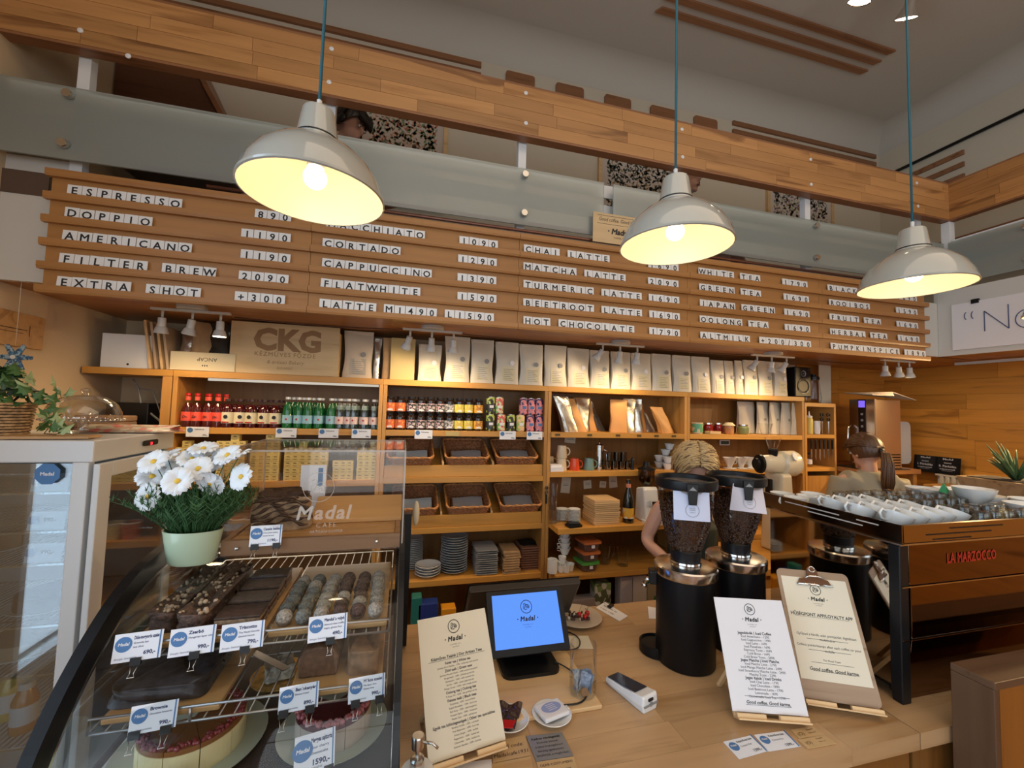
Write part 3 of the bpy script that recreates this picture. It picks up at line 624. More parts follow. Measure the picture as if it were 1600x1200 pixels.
jars = [(609, ORL, 'orange-labelled jar'), (625, ORL, 'orange-labelled jar'), (642, GRL, 'black jar with a grey-pink label'), (657, GRL, 'black jar with a grey-pink label'), (672, GRL, 'black jar with a grey-pink label'), (687, GRL, 'black jar with a grey-pink label'), (702, GWL, 'jar with a grey-white label'), (717, YLL, 'yellow-labelled jar'), (732, YLL, 'yellow-labelled jar'), (747, OYL, 'amber-labelled jar')]
protos = {}
for lev in range(2):
    cnt = {}
    for x, m, lb in jars:
        if m.name not in protos: protos[m.name] = jar(m); t = protos[m.name]
        else: t = dup(protos[m.name])
        cnt[lb] = cnt.get(lb, 0)+1; n = sum(1 for j in jars if j[2] == lb)
        t.location = (shelf_x(x, YS+.04, 1.74), YS+.042+random.uniform(-.003, .003), 1.69+lev*.1055)
        tag(t, '%s in the %s layer%s' % (lb, ('lower', 'upper')[lev], ', %s of %d' % (ORD[cnt[lb]-1], n) if n > 1 else ''), 'jar', 'jars on the shelf above the baskets')
for lev, lst in ((0, ((766, CB, 'black can'), (783, CC, 'floral can'), (798, CB, 'black can beside the peach can'), (813, CO, 'peach can'), (828, CP, 'pink can'), (842, CP, 'pink can at the shelf end'))), (1, ((766, CB, 'black can'), (779, CC, 'floral can'), (817, CP, 'pink can first in the top row'), (829, CP, 'pink can in the middle of the top row'), (841, CP, 'pink can last in the top row')))):
    for x, m, lb in lst:
        if m.name not in protos: protos[m.name] = can(m); t = protos[m.name]
        else: t = dup(protos[m.name])
        t.location = (shelf_x(x, YS+.04, 1.74), YS+.042, 1.69+lev*.1145)
        if lev == 1 and 810 < x < 830: t.location.z = 1.69+.1145
        tag(t, lb+(' standing on the shelf', ' stacked on top')[lev], 'can', 'drink cans on the shelf above the baskets')
# supporting cans hidden at the end: second row keeps the upper pink cans up
t = dup(protos['pink_can'], (shelf_x(817, YS+.11, 1.74), YS+.042, 1.69)); t.location.x = shelf_x(817, YS+.04, 1.74); t.location.y = YS+.105; tag(t, 'pink can in the second row behind the peach can', 'can', 'drink cans on the shelf above the baskets')
# ---------------------------------------------------------------- wicker baskets
WICK = mat('wicker', (.36, .14, .05), .55, var=.4, bscale=80)
WICK2 = mat('wicker_rim', (.50, .22, .07), .5, var=.3, bscale=60)
def rr_path(w, d, z, r=.03, n=40, wave=0, ph=0, per=24):
    P = []
    pts = [(sx*(w/2-r)+r*math.cos(R_(a0+90*i/4)), sy*(d/2-r)+r*math.sin(R_(a0+90*i/4))) for sx, sy, a0 in ((1, 1, 0), (-1, 1, 90), (-1, -1, 180), (1, -1, 270)) for i in range(5)]
    L = []; 
    for i in range(len(pts)):
        a = Vector(pts[i]); b_ = Vector(pts[(i+1) % len(pts)]); m = max(1, int((b_-a).length/.012))
        for k in range(m): L.append(a.lerp(b_, k/m))
    for i, p in enumerate(L):
        o = p.normalized()*wave*(1 if (i+ph) % 2 else -1); P.append((p.x+o.x, p.y+o.y, z))
    return P
def basket():
    t = thing('wicker_basket', 'x', 'basket')
    b = MB(); H = .10
    for j in range(11):
        u = j/10; b.tube(rr_path(.235+.045*u, .23+.04*u, .006+u*(H-.01), wave=.003, ph=j), .0047, 5, closed=True)
    b.build('woven_side', WICK, t)
    b = MB()
    P = rr_path(.285, .275, H, wave=0)
    b.tube([(x, y, z+.003*math.sin(i*1.3)) for i, (x, y, z) in enumerate(P)], .0065, 6, closed=True).tube([(x, y, z+.004+.003*math.sin(i*1.3+2)) for i, (x, y, z) in enumerate(P)], .005, 6, closed=True)
    b.build('braided_rim', WICK2, t)
    b = MB()
    for i in range(11): b.tube([(-.1125+i*.0225, -.105, .005), (-.09+i*.0225, .105, .005)], .005, 5)
    b.box(-.115, -.115, 0, .115, .115, .003).build('woven_bottom', WICK, t)
    return t
CLOTH = mat('grey_cloth', (.26, .24, .24), .9, bump=.4, bscale=90)
CLOTH2 = mat('pale_grey_paper', (.42, .44, .45), .8)
pb = None; k = 0
for z, lv, xs in ((1.395, 'upper', (641, 729, 806)), (1.080, 'lower', (648, 731, 812))):
    for i, x in enumerate(xs):
        X = shelf_x(x, YS+.05, z+.1)
        pos = (X, YS+.158, z+.078); rot = (R_(21.5), 0, 0)
        lb = 'wicker basket, %s of three on the %s slanted rack' % (ORD[i], lv)
        if pb is None: pb = basket(); t = pb; t.location = pos; t.rotation_euler = rot; t['label'] = lb
        else: t = dup(pb, pos, rot=rot, label=lb)
        t['group'] = 'wicker baskets on slanted racks'
        b = MB(); rd = random.Random(i+k)
        b.grid(lambda u, v: ((u-.5)*.20+.01, -.085+v*.12, .035+.03*v+.006*math.sin(u*5+i)*math.cos(v*4)), 8, 6).grid(lambda u, v: ((u-.5)*.20+.01, -.085+v*.12, .010+.03*v+.006*math.sin(u*5+i)*math.cos(v*4)), 8, 6)
        o = b.build('folded_cloth', CLOTH if (i+k) % 3 else CLOTH2, None, pos, rot)
        tag(o, 'grey cloth folded inside the %s basket of the %s rack' % (ORD[i], lv), 'cloth', 'cloths in the wicker baskets'); k += 1
# ---------------------------------------------------------------- plates and bags on the bottom shelf of the basket unit
ZP = .755
def plate(r, h, m, name='plate'): return MB().lathe([(0, 0), (r*.6, 0), (r*.64, h*.15), (r*.97, h), (r, h+.002), (r*.96, h+.003), (r*.6, h*.3+.003), (0, h*.3+.003)], 28, cap=False).mesh(name, m)
def stack(me, n, dz, x, y, z, lab, grp, name='plate', jit=.002):
    for i in range(n):
        tag(link(name, me, None, (x+random.uniform(-jit, jit), y+random.uniform(-jit, jit), z+i*dz), (0, 0, random.uniform(-.05, .05) if jit > .001 else 0)), '%s %s from the bottom, %s' % (ORD[i], 'one', lab) if i < n-1 else lab+', topmost one', 'plate' if name == 'plate' else name.replace('_', ' '), grp)
stack(plate(.082, .020, M_PORC), 4, .017, shelf_x(668, YS+.09, ZP), YS+.09, ZP, 'white plate in the low stack beside the pastry case', 'low stack of white plates')
stack(plate(.090, .016, M_GPORC), 15, .0158, shelf_x(709, YS+.13, ZP+.05), YS+.13, ZP, 'round grey plate in the tall stack', 'tall stack of round grey plates')
sp = MB().rrect(.12, .17, 0, .008, .02, 4, top=(.15, .21)).mesh('plate', mat('taupe_porcelain', (.50, .49, .48), .3))
stack(sp, 12, .0135, shelf_x(757, YS+.12, ZP+.05), YS+.12, ZP, 'rectangular taupe plate in the stack', 'stack of rectangular plates')
stack(plate(.07, .012, M_PORC), 17, .0118, shelf_x(644, YS+.20, ZP+.05), YS+.24, ZP, 'small white plate in the stack half hidden by the case', 'stack of small white plates')
kb = MB().box(-.055, -.09, 0, .055, .09, .013).box(-.05, -.093, .002, .02, -.0901, .011).mesh('paper_bag', M_KRAFT)
for i in range(9): tag(link('paper_bag', kb, None, (shelf_x(795, YS+.1, ZP+.05)+random.uniform(-.004, .004), YS+.10, ZP+i*.0165), (0, 0, random.uniform(-.06, .06))), 'kraft paper bag, %s from the bottom of the pile beside the rectangular plates' % ORD[i], 'paper bag', 'pile of kraft paper bags')
bb = MB().rrect(.14, .17, 0, .010, .015).mesh('coaster_board', mat('walnut_board', (.22, .10, .06), .5))
for i in range(10): tag(link('coaster_board', bb, None, (shelf_x(825, YS+.12, ZP+.05)+random.uniform(-.003, .003), YS+.14, ZP+i*.0155), (0, 0, random.uniform(-.04, .04))), 'brown board, %s from the bottom of the pile under the black cards' % ORD[i], 'board', 'pile of brown boards')
t = thing('card_pile', 'black printed cards lying on the pile of brown boards', 'cards', (shelf_x(824, YS+.12, ZP+.1), YS+.14, ZP+.152))
for i in range(4): MB().put((random.uniform(-.01, .01), random.uniform(-.01, .01), i*.004), (0, 0, random.uniform(-.5, .5))).box(-.055, -.045, 0, .055, .045, .003).build('card', M_BLACK, t)
# ---------------------------------------------------------------- on top of the shelving
ZT2 = 2.007
solo('white_box', MB().box(-.115, -.1, 0, .115, .1, .185).put((.01, -.101, .02), (R_(90), 0, 0)).cyl(.006, 0, .002, 10, 1), [M_WHITE, M_BLACK], 'plain white box on the high shelf next to the leaning frames', 'box', (shelf_x(210, YS+.1, 2.08), YS+.13, ZT2), bev=.006)
for i in range(4):
    solo('leaning_board', MB().box(-.006, -.13, 0, .006, .13, .27-.01*i), (M_PINE_ := W_PINE, mat('beige_frame_%d' % i, (.50, .36, .24), .6))[i % 2], '%s beige board leaning beside the white box' % ORD[i], 'board', (shelf_x(243+i*9, YS+.06, 2.02), YS+.14, ZT2+.001), group='leaning boards on the high shelf', rot=(0, R_(-9), 0))
t = thing('cardboard_box', 'cream carton with upside-down lettering beside the wooden crate panel', 'box', (shelf_x(317, YS+.01, 2.05), YS+.12, ZT2))
MB().box(-.16, -.11, 0, .16, .11, .105).build('carton', mat('cream_carton', (.68, .58, .38), .6), t, bev=.003)
b = MB().put((.02, -.1105, .075), (R_(90), R_(180), 0)).text('ANCAP', .03, bold=.0); b.M = b.M @ Matrix.Translation((0, -.018, 0)); b.text('', .01)
for k in (-1, 0, 1):
    b.put((.01+k*.011, -.1105, .030), (R_(90), 0, R_(0))).add([(0, .006, 0), (.004, 0, 0), (0, -.007, 0), (-.004, 0, 0)], [(0, 1, 2, 3)])
b.build('print', M_INK, t)
def pouch(w, h, d, crump=.004, seed=0, gus=True):       # stand-up pouch: full base, pinched top
    rd = random.Random(seed); ph = [rd.uniform(0, 6) for _ in range(6)]
    b = MB(); nu, nv = 10, 12
    def side(s_):
        def f(u, v):
            th = d/2*(1-v**1.6)**.8 if v < 1 else 0
            prof = math.sin(PI*min(max(u, 0), 1))**.35 if 0 < u < 1 else 0
            x = (u-.5)*w*(1-.09*math.sin(PI*min(1, v*1.25))**2*(1-v)-.05*math.sin(PI*v)+.025*math.sin(7*v+ph[0]+(3 if u > .5 else 0))); z = h*v*(1-.0*u)
            y = s_*(th*(.55+.45*prof) if v < .96 else .002)+crump*(math.sin(u*7+ph[1]+v*5)+math.sin(v*13+ph[2]+u*4))*(.3+.7*v)*.6
            return (x, y, z)
        return f
    b.grid(side(-1), nu, nv).grid(side(1), nu, nv)
    b.grid(lambda u, v: tuple(Vector(side(-1)(0, u)).lerp(Vector(side(1)(0, u)), v)), nv, 3).grid(lambda u, v: tuple(Vector(side(-1)(1, u)).lerp(Vector(side(1)(1, u)), v)), nv, 3)
    b.grid(lambda u, v: tuple(Vector(side(-1)(u, 0)).lerp(Vector(side(1)(u, 0)), v)), nu, 1)
    return b
dark_bag = mat('dark_translucent_bag', (.03, .032, .03), .2, coat=.5, bump=.8, bscale=14)
# crumpled bags on the carton
for i, (x, z, w, h, m, lb) in enumerate(((278, 2.007, .13, .25, dark_bag, 'dark shiny plastic bag'), (299, 2.112, .07, .16, M_FOIL, 'narrow silver foil bag'), (322, 2.112, .12, .19, M_KRAFT, 'brown kraft bag'), (345, 2.112, .13, .19, dark_bag, 'second dark shiny plastic bag'))):
    solo('plastic_bag' if m is dark_bag else 'pouch_bag', pouch(w, h, .09, .008, i+3), m, lb+' standing above the cream carton', 'bag', (shelf_x(x, YS+.15, 2.15), YS+.13+.07*(i == 0), z), rz=.2*(-1)**i)
bpy.data.objects['plastic_bag'].location.y = YS+.27
# wooden crate panel
t = thing('wooden_crate', 'pale wooden crate with big burnt lettering on top of the shelving', 'crate', (shelf_x(446, YS+.02, 2.1), YS+.02, ZT2)); wC = shelf_x(531, YS+.02, 2.1)-shelf_x(361, YS+.02, 2.1)
crw = wood('pale_crate_wood', (.62, .45, .24), 'x', dark=.85, rnd=0, knots=.1, rough=.55)
MB().box(-wC/2, 0, 0, wC/2, .012, .30).build('front_panel', crw, t)
MB().box(-wC/2, .012, 0, wC/2, .25, .012).build('bottom_panel', crw, t)
for s_ in (-1, 1): MB().box(s_*wC/2-(.012 if s_ > 0 else 0), .012, .012, s_*wC/2+(.012 if s_ < 0 else 0), .25, .27).build('side_panel', crw, t)
b = MB().put((.01, -.0006, .145), (R_(90), 0, 0)).text('CKG', .175, bold=.045, wx=1.0).put((0, -.0006, .105), (R_(90), 0, 0)).text('KÉZMŰVES FŐZDE', .035, bold=.005, sp=1.15).put((0, -.0006, .062), (R_(90), 0, 0)).text('& artisan Bakery', .030, shear=.25).put((0, -.0006, .03), (R_(90), 0, 0)).text('BUDAPEST', .018)
b.build('burnt_lettering', mat('burnt_brown', (.33, .19, .085), .7), t)
# paper bags and boxes
mat_label = mat('faint_yellow_print', (.68, .60, .38), .5)
def labelled_bag(name, x0, x1, h, d, m, lb, y=YS+.1, grp=None, printing=True, seed=0, tone=mat_label, rz=0):
    xa, xb = shelf_x(x0, y-d/2, 2.1), shelf_x(x1, y-d/2, 2.1); w = xb-xa
    t = thing(name, lb, 'bag', ((xa+xb)/2, y, ZT2), rz, grp)
    pouch(w, h, d, .003, seed).build('paper_body', m, t)
    MB().box(-w/2+.008, -.006, h-.022, w/2-.008, .004, h+.001).build('folded_top', m, t, bev=.003)
    if printing:
        yy = -d/2*.99-.001
        MB().put((w*.18, yy+.004, h*.50), (R_(84), 0, 0)).cyl(.016, 0, .001, 16).build('round_sticker', M_GREY if seed % 3 else M_WPAPER, t)
        b = MB()
        b.put((w*.02, yy+.001, h*.07), (R_(86), 0, 0)).box(-w*.26, 0, 0, w*.26, h*.34, .0004)
        for j in range(7): b.put((w*.02, yy-.0006+.0008*j, h*.09+j*h*.042), (R_(86), 0, 0)).box(-w*.20, 0, 0, w*(.20-.05*(j % 3)), .0028, .0004, 1)
        b.build('print_lines', [tone, M_GREY], t)
    return t
labelled_bag('paper_bag', 535, 582, .30, .08, mat('offwhite_paper', (.62, .52, .40), .7, bump=.3, bscale=12), 'large off-white paper bag with a grey label beside the wooden crate', seed=1, tone=mat('greyish_label', (.45, .40, .33), .6))
labelled_bag('foil_bag', 581, 595, .27, .05, M_FOIL, 'narrow silver foil bag next to the off-white paper bag', YS+.15, printing=False, seed=2)
labelled_bag('kraft_bag', 597, 612, .27, .07, M_KRAFT, 'narrow brown kraft bag beside the mustard carton', printing=False, seed=3)
solo('mustard_carton', MB().box(-.075, -.1, 0, .075, .1, .265), mat('mustard_card', (.52, .40, .17), .6), 'plain mustard-coloured carton between kraft bag and white coffee bags', 'box', (shelf_x(629, YS+.03, 2.1), YS+.13, ZT2), bev=.002)
G = 'white coffee bags on top of the shelving'
WL = [(653, 690, .26), (695, 735, .325), (736, 772, .315), (775, 812, .31), (813, 850, .305), (852, 887, .31), (888, 923, .30), (924, 955, .295), (957, 988, .295), (989, 1020, .295), (1021, 1052, .30), (1054, 1083, .30), (1084, 1113, .30), (1115, 1135, .28), (1136, 1150, .28), (1152, 1164, .29), (1166, 1187, .30), (1188, 1211, .30), (1213, 1234, .30)]
for i, (a, c, h) in enumerate(WL):
    labelled_bag('coffee_bag', a, c, h*.93, .07, M_BAG, 'white coffee bag, %s in the row starting at the mustard carton' % (ORD[i]), YS+.05+(.03 if i == 0 else 0), G, True, i, rz=random.uniform(-.05, .05))
# speaker and blender jug at the end
t = thing('loudspeaker', 'black loudspeaker box on top of the shelf beside the last coffee bag', 'speaker', (shelf_x(1257, YS+.02, 2.1), YS+.12, ZT2))
MB().box(-.085, -.09, 0, .085, .09, .25).build('cabinet', M_BLACK, t, bev=.008)
MB().put((0, -.091, .09), (R_(90), 0, 0)).lathe([(.062, 0), (.062, .004), (.055, .004), (.03, -.012), (.014, -.004), (0, .0)], 24, cap=False).build('woofer', mat('speaker_cone', (.05, .045, .04), .3), t)
MB().put((0, -.091, .195), (R_(90), 0, 0)).lathe([(.026, 0), (.026, .003), (.014, -.004), (0, .002)], 18, cap=False).build('tweeter', M_GREY, t)
t = thing('glass_jug', 'upturned clear glass jug with a black lid beside the loudspeaker', 'jug', (shelf_x(1285, YS+.02, 2.1), YS+.10, 1.962))
MB().lathe([(.05, 0), (.055, .01), (.06, .05), (.04, .19), (.04, .2)], 16, cap=False).build('glass', G_CLEAR, t)
MB().lathe([(0, .2), (.045, .2), (.045, .225), (.02, .235), (.02, .25), (0, .25)], 16).build('lid', M_BLACK, t)
solo('paper_sheet', MB().box(-.07, 0, 0, .07, .003, .40), M_PAPER, 'tall cream paper sheet leaning behind the glass jug', 'paper', (shelf_x(1296, YS+.2, 2.1), YS+.24, 1.962))
# ---------------------------------------------------------------- kraft and foil pouches
ZC2 = 1.69
pj = [(891, M_FOIL, -20, .25), (907, M_KRAFT2, -22, .24), (917, M_FOIL, 0, .24), (931, M_KRAFT2, -12, .25), (950, M_FOIL, -30, .23), (966, M_KRAFT2, 0, .24), (985, M_FOIL, 4, .25), (1001, M_FOIL, -3, .25), (1014, M_KRAFT2, -12, .24), (1031, M_FOIL, -26, .22), (1041, M_KRAFT2, -30, .20)]
for i, (x, m, a, h) in enumerate(pj):
    X = shelf_x(x, YS+.06, 1.75)
    pb_ = pouch(.125, h*(.80+.2*math.cos(R_(a))), .07, .004, 20+i); ta = math.tan(R_(a))*.8
    pb_.v = [Vector((p.x+ta*p.z*(1+.25*p.z/h), p.y, p.z)) for p in pb_.v]
    o = solo('stand_up_pouch', pb_, m, '%s in the row on the shelf above the mugs, leaning %s' % ('%s %s pouch' % (ORD[i], 'silver foil' if m is M_FOIL else 'orange kraft'), 'hard' if abs(a) > 20 else 'slightly'), 'pouch', (X, YS+.06+.042*(i % 5), ZC2+.001), group='pouches above the mugs', rz=R_((-1)**i*14))
# ---------------------------------------------------------------- mugs and coffee gear
ZM1 = 1.42
def mug(m, h=.085, r=.038, top=.9, name='mug'):
    t = thing(name, 'x', 'mug')
    MB().lathe([(0, 0), (r, 0), (r*1.02, .004), (r*top, h), (r*top-.004, h), (r*.95-.004, .008), (0, .008)], 20, cap=False).build('body', m, t)
    MB().tube([(r*.9+.0, 0, h*.82)]+[(r*.95+.026*math.sin(a), 0, h*.5+h*.32*math.cos(a)) for a in (.5, 1, 1.57, 2.1, 2.6)]+[(r*.95, 0, h*.2)], .005, 6).build('handle', m, t)
    return t
iv = mat('ivory_glaze', (.70, .58, .40), .3)
o1 = mug(iv, top=.82); o1.location = (shelf_x(877, YS+.08, ZM1), YS+.08, ZM1); tag(o1, 'ivory mug at the bottom of the stacked pair', 'mug', 'coloured mugs')
dup(o1, (o1.location.x, YS+.08, ZM1+.087), label='ivory mug stacked on top of another ivory mug')
dup(o1, (o1.location.x-.05, YS+.20, ZM1), label='ivory mug behind the stacked pair')
o2 = mug(mat('orange_red_glaze', (.65, .07, .02), .2), .082, .04, .75); o2.location = (shelf_x(897, YS+.08, ZM1), YS+.08, ZM1); tag(o2, 'bright orange-red mug beside the ivory mugs', 'mug', 'coloured mugs')
o3 = mug(mat('teal_glaze', (.16, .27, .24), .25), .082, .04, .75); o3.location = (shelf_x(920, YS+.08, ZM1), YS+.08, ZM1); tag(o3, 'grey-teal mug beside the orange one', 'mug', 'coloured mugs')
t = thing('coffee_press', 'tall polished steel press pot behind the teal mug', 'press pot', (shelf_x(937, YS+.12, ZM1), YS+.13, ZM1))
MB().lathe([(0, 0), (.034, 0), (.034, .16), (.036, .162), (.036, .172), (.02, .18), (.006, .183), (.006, .19), (.01, .195), (0, .2)], 18).build('body', M_CHROME, t)
MB().tube([(.034, 0, .14), (.06, 0, .13), (.06, 0, .05), (.034, 0, .04)], .006, 6).build('handle', M_CHROME, t)
tin = MB().lathe([(0, .003), (.024, 0), (.027, .062), (.025, .062), (.022, .006), (0, .006)], 16).mesh('steel_tumbler', M_DSTEEL)
for lev, xs in ((0, (950, 960, 971, 981)), (1, (953, 964, 974))):
    for i, x in enumerate(xs): tag(link('steel_tumbler', tin, None, (shelf_x(x, YS+.08, ZM1), YS+.08, ZM1+lev*.064)), 'steel tumbler, %s in the %s row of the stack' % (ORD[i], ('lower', 'upper')[lev]), 'tumbler', 'steel tumblers stacked beside the press pot')
t = thing('pepper_mill', 'small dark tap-like fitting beside the steel tumblers', 'fitting', (shelf_x(988, YS+.06, ZM1), YS+.06, ZM1))
MB().lathe([(0, 0), (.014, 0), (.010, .04), (.014, .07), (.008, .085), (0, .09)], 12).build('body', M_BLACK, t)
solo('paper_stack', MB().box(-.05, -.05, 0, .05, .05, .03).box(-.045, -.04, .03, .04, .045, .045), M_WPAPER, 'small white paper stack at the shelf end beside the ivory mugs', 'paper', (shelf_x(866, YS+.05, ZM1), YS+.055, ZM1+.001), .1)
# cappuccino cups stacked
cupm = MB().lathe([(0, 0), (.022, 0), (.024, .006), (.040, .045), (.038, .045), (.020, .008), (0, .008)], 18, cap=False).tube([(.034, 0, .036), (.052, 0, .034), (.05, 0, .018), (.03, 0, .016)], .0035, 6).mesh('coffee_cup', M_PORC)
for i, (x, lev, y) in enumerate(((1043, 0, .07), (1054, 0, .07), (1043, 1, .07), (1054, 1, .07), (1030, 0, .16), (1030, 1, .16), (1040, 2, .16), (1046, 3, .14))):
    z = ZM1+lev*.047; tag(link('coffee_cup', cupm, None, (shelf_x(x, YS+y, z), YS+y, z)), 'white cup, %s counted in the stacks beside the upper grinder hopper' % ORD[i], 'cup', 'white cups stacked beside the small grinder')
# white grinder on the middle shelf, its hopper rising past the shelf above
t = thing('small_coffee_grinder', 'small white coffee grinder with a smoky hopper on the middle shelf', 'grinder', (shelf_x(1008, YS-.03, 1.1), YS-.0, 1.087))
MB().prism([(-.095, 0), (.075, 0), (.06, .02), (.045, .22), (-.045, .24), (-.06, .22), (-.085, .03)], -.055, .055, 'x').build('body', M_WPLAS, t, bev=.012)
MB().put((0, -.09, 0)).rrect(.13, .10, 0, .02, .015).build('foot_tray', M_WPLAS, t)
MB().put((.0, -.085, .12)).box(-.02, -.02, 0, .02, .045, .03).build('spout', M_CHROME, t)
MB().box(.056, -.02, .09, .06, .02, .15).build('switch_plate', M_BLACK, t)
MB().put((0, -.0, .238)).lathe([(.022, 0), (.028, .012), (.05, .04), (.056, .07), (.057, .115)], 20, cap=False).build('hopper', thin_glass('smoky_plastic', (.35, .28, .22), fac=.1), t)
MB().put((0, 0, .242)).lathe([(0, 0), (.022, 0), (.046, .035), (.052, .06), (0, .064)], 18).build('beans', M_CHOC, t)
MB().put((0, 0, .352)).lathe([(.062, 0), (.062, .008), (.04, .014), (.022, .03), (.02, .055), (0, .057)], 20).build('hopper_lid', M_BLACK, t)
for o in t.children: pass
t.location = (shelf_x(1008, YS-.05, 1.1), YS-.06, 1.087)
# middle deep ledge in front of the shelf carries grinder, boards, bottle
t = thing('bar_back_counter', 'deep wooden ledge carrying boards, a bottle and the small white grinder', 'counter')
MB().box(XC+.026, YS-.17, 1.05, XD+.3, YS-.002, 1.086).build('board', W_SHELF, t, bev=.002)
MB().box(XC+.026, YS-.15, .75, XD+.3, YS-.135, 1.049).box(XC+.026, YS-.16, .748, XD+.3, YS-.002, .785).build('support', W_SHELF, t)
for o in list(t.children):
    if o.name.startswith('support'): bpy.data.objects.remove(o)
MB().box(XC+.026, YS-.15, .75, XD+.3, YS-.002, .785).build('lower_board', W_SHELF, t, bev=.002)
for x in (XC+.03, XD+.27): MB().box(x, YS-.12, 0, x+.024, YS-.003, .749).build('leg', W_SHELFV, t)
MB().box(XD+.27, YS-.12, .786, XD+.294, YS-.003, 1.049).build('leg', W_SHELFV, t)
YL = YS-.07; ZL = 1.087
wbd = MB().rrect(.185, .19, 0, .0100, .004, 2).mesh('wooden_board', W_PINE)
for i in range(13): tag(link('wooden_board', wbd, None, (shelf_x(942, YL, 1.13)+random.uniform(-.004, .004), YL+.03+random.uniform(-.004, .004), ZL+i*.0125), (0, 0, random.uniform(-.02, .02))), ('%s wooden board from the bottom of the stack beside the dark bottle' % ORD[i]), 'board', 'stack of wooden boards')
sm = plate(.042, .008, M_PORC)
for i in range(11): tag(link('saucer', sm, None, (shelf_x(897, YL, 1.1), YL, ZL+i*.0088)), 'small white saucer, %s from the bottom, stack beside the wooden boards' % ORD[i], 'saucer', 'stack of small saucers')
for i in range(9): tag(link('saucer', sm, None, (shelf_x(880, YL+.07, 1.1), YL+.09, ZL+i*.0088)), 'small white saucer, %s from the bottom, rear stack by the tumblers' % ORD[i], 'saucer', 'rear stack of small saucers')
solo('card_reader_pair', MB().put((0, 0, 0), (0, 0, .2)).rrect(.10, .07, 0, .014, .01).put((.0, .0, .0145), (0, 0, -.1)).rrect(.08, .065, 0, .012, .01), M_BLACK, 'two flat black devices lying in front of the small saucers', 'device', (shelf_x(897, YS-.14, 1.09), YS-.13, ZL), bev=.002)
gtm = MB().lathe([(0, .004), (.028, 0), (.033, .085), (.031, .085), (.026, .006), (0, .007)], 16, cap=False).mesh('glass_tumbler', G_CLEAR)
for i, (x, z, y) in enumerate(((864, 0, .02), (872, 0, .05), (864, .087, .02), (866, .174, .03))): tag(link('glass_tumbler', gtm, None, (shelf_x(x, YS-.05, 1.1+z), YS-.06+y, ZL+z)), 'clear tumbler, %s in the stack at the end of the ledge' % ORD[i], 'glass', 'glass tumblers stacked by the divider')
t = thing('wine_bottle', 'dark green sparkling-wine bottle with a yellow-orange label beside the white grinder', 'bottle', (shelf_x(979, YL, 1.13), YL-.02, ZL))
MB().lathe([(0, 0), (.037, 0), (.038, .01), (.038, .13), (.03, .18), (.016, .225), (.0145, .29), (0, .29)], 18).build('glass', mat('dark_wine_glass', (.008, .01, .006), .08, coat=.6), t)
MB().lathe([(.0385, .03), (.0385, .10)], 18, cap=False).build('label', speckle('wine_label', (.75, .72, .62), [(.8, .45, .05), (.75, .3, .03)], 25), t)
MB().lathe([(.0165, .235), (.0165, .262)], 14, cap=False).build('neck_band', mat('salmon_foil', (.6, .22, .14), .4), t)
# notes pinned on the back of the unit
for i, (x, y, w, h) in enumerate(((884, 758, .075, .12), (918, 757, .065, .065), (942, 757, .055, .05), (958, 752, .07, .10), (891, 686, .09, .06))):
    p = at(x, y, Y=YK-.004); z0 = 1.20+.0*i if i < 4 else 1.60
    solo('pinned_note', MB().put((0, 0, 0), (0, R_(5*(-1)**i), 0)).box(-w/2, 0, -h/2, w/2, .002, h/2).put((0, -.001, 0), (R_(90), 0, 0)).box(-w*.3, -.004, 0, w*.3, 0, .0003, 1).box(-w*.3, .008, 0, w*.3, .011, .0003, 1), [M_PAPER, M_GREY], 'small paper note, %s of the notes stuck on the wooden back behind the boards' % ORD[i], 'note', (p.x, YK-.004, p.z), group='notes stuck on the shelf back')
# lower shelf: cups and lunch boxes
ZQ = .787
for i in range(4): tag(link('coffee_cup', cupm, None, (shelf_x(882, YS-.03, .82+i*.03), YS-.03, ZQ+.046*i*.75+.09), (0, 0, 2.6+i*.4)), 'white cup, %s in the leaning stack above the espresso cups' % ORD[i], 'cup', 'leaning stack of white cups')
mgw = mug(M_PORC, .085, .033, 1.0); mgw.location = (shelf_x(862, YS-.08, .82), YS-.09, ZQ); tag(mgw, 'tall straight white mug by the divider on the low ledge', 'mug')
ec = MB().lathe([(0, 0), (.02, 0), (.028, .045), (.026, .045), (.018, .005), (0, .005)], 16, cap=False).tube([(.024, 0, .038), (.042, 0, .036), (.04, 0, .015), (.022, 0, .012)], .0035, 6).mesh('espresso_cup', M_PORC)
for i, (x, dy, dz) in enumerate(((876, 0, 0), (884, -.01, 0), (892, .01, 0), (878, .06, 0), (886, .05, 0), (880, .02, .0455))): tag(link('espresso_cup', ec, None, (shelf_x(x, YS-.09, .81), YS-.09+dy, ZQ+dz), (0, 0, .3*i)), 'small white espresso cup, %s in the cluster beside the lunch boxes' % ORD[i], 'cup', 'espresso cups on the low ledge')
for i, (lid, z) in enumerate((('green', 0), ('orange', .066), ('orange', .132))):
    t = thing('lunch_box', '%s-lidded clear food box%s beside the white cups' % (lid, (' at the bottom of the stack', ' in the middle of the stack', ' on top of the stack')[i]), 'food box', (shelf_x(917, YS-.08, .85)+.006*i, YS-.07, ZQ+z), .1, 'stack of food boxes')
    MB().rrect(.10, .11, 0, .046, .02, top=(.12, .13)).build('tub', mat('brown_tub_'+lid, (.13, .07, .06), .15, coat=.4), t)
    MB().rrect(.135, .145, .047, .06, .02).build('lid', mat(lid+'_lid', (.10, .36, .07) if lid == 'green' else (.55, .16, .05), .35), t)
    MB().box(-.012, -.0665, .02, .012, -.064, .04).build('sticker', M_WPAPER, t)
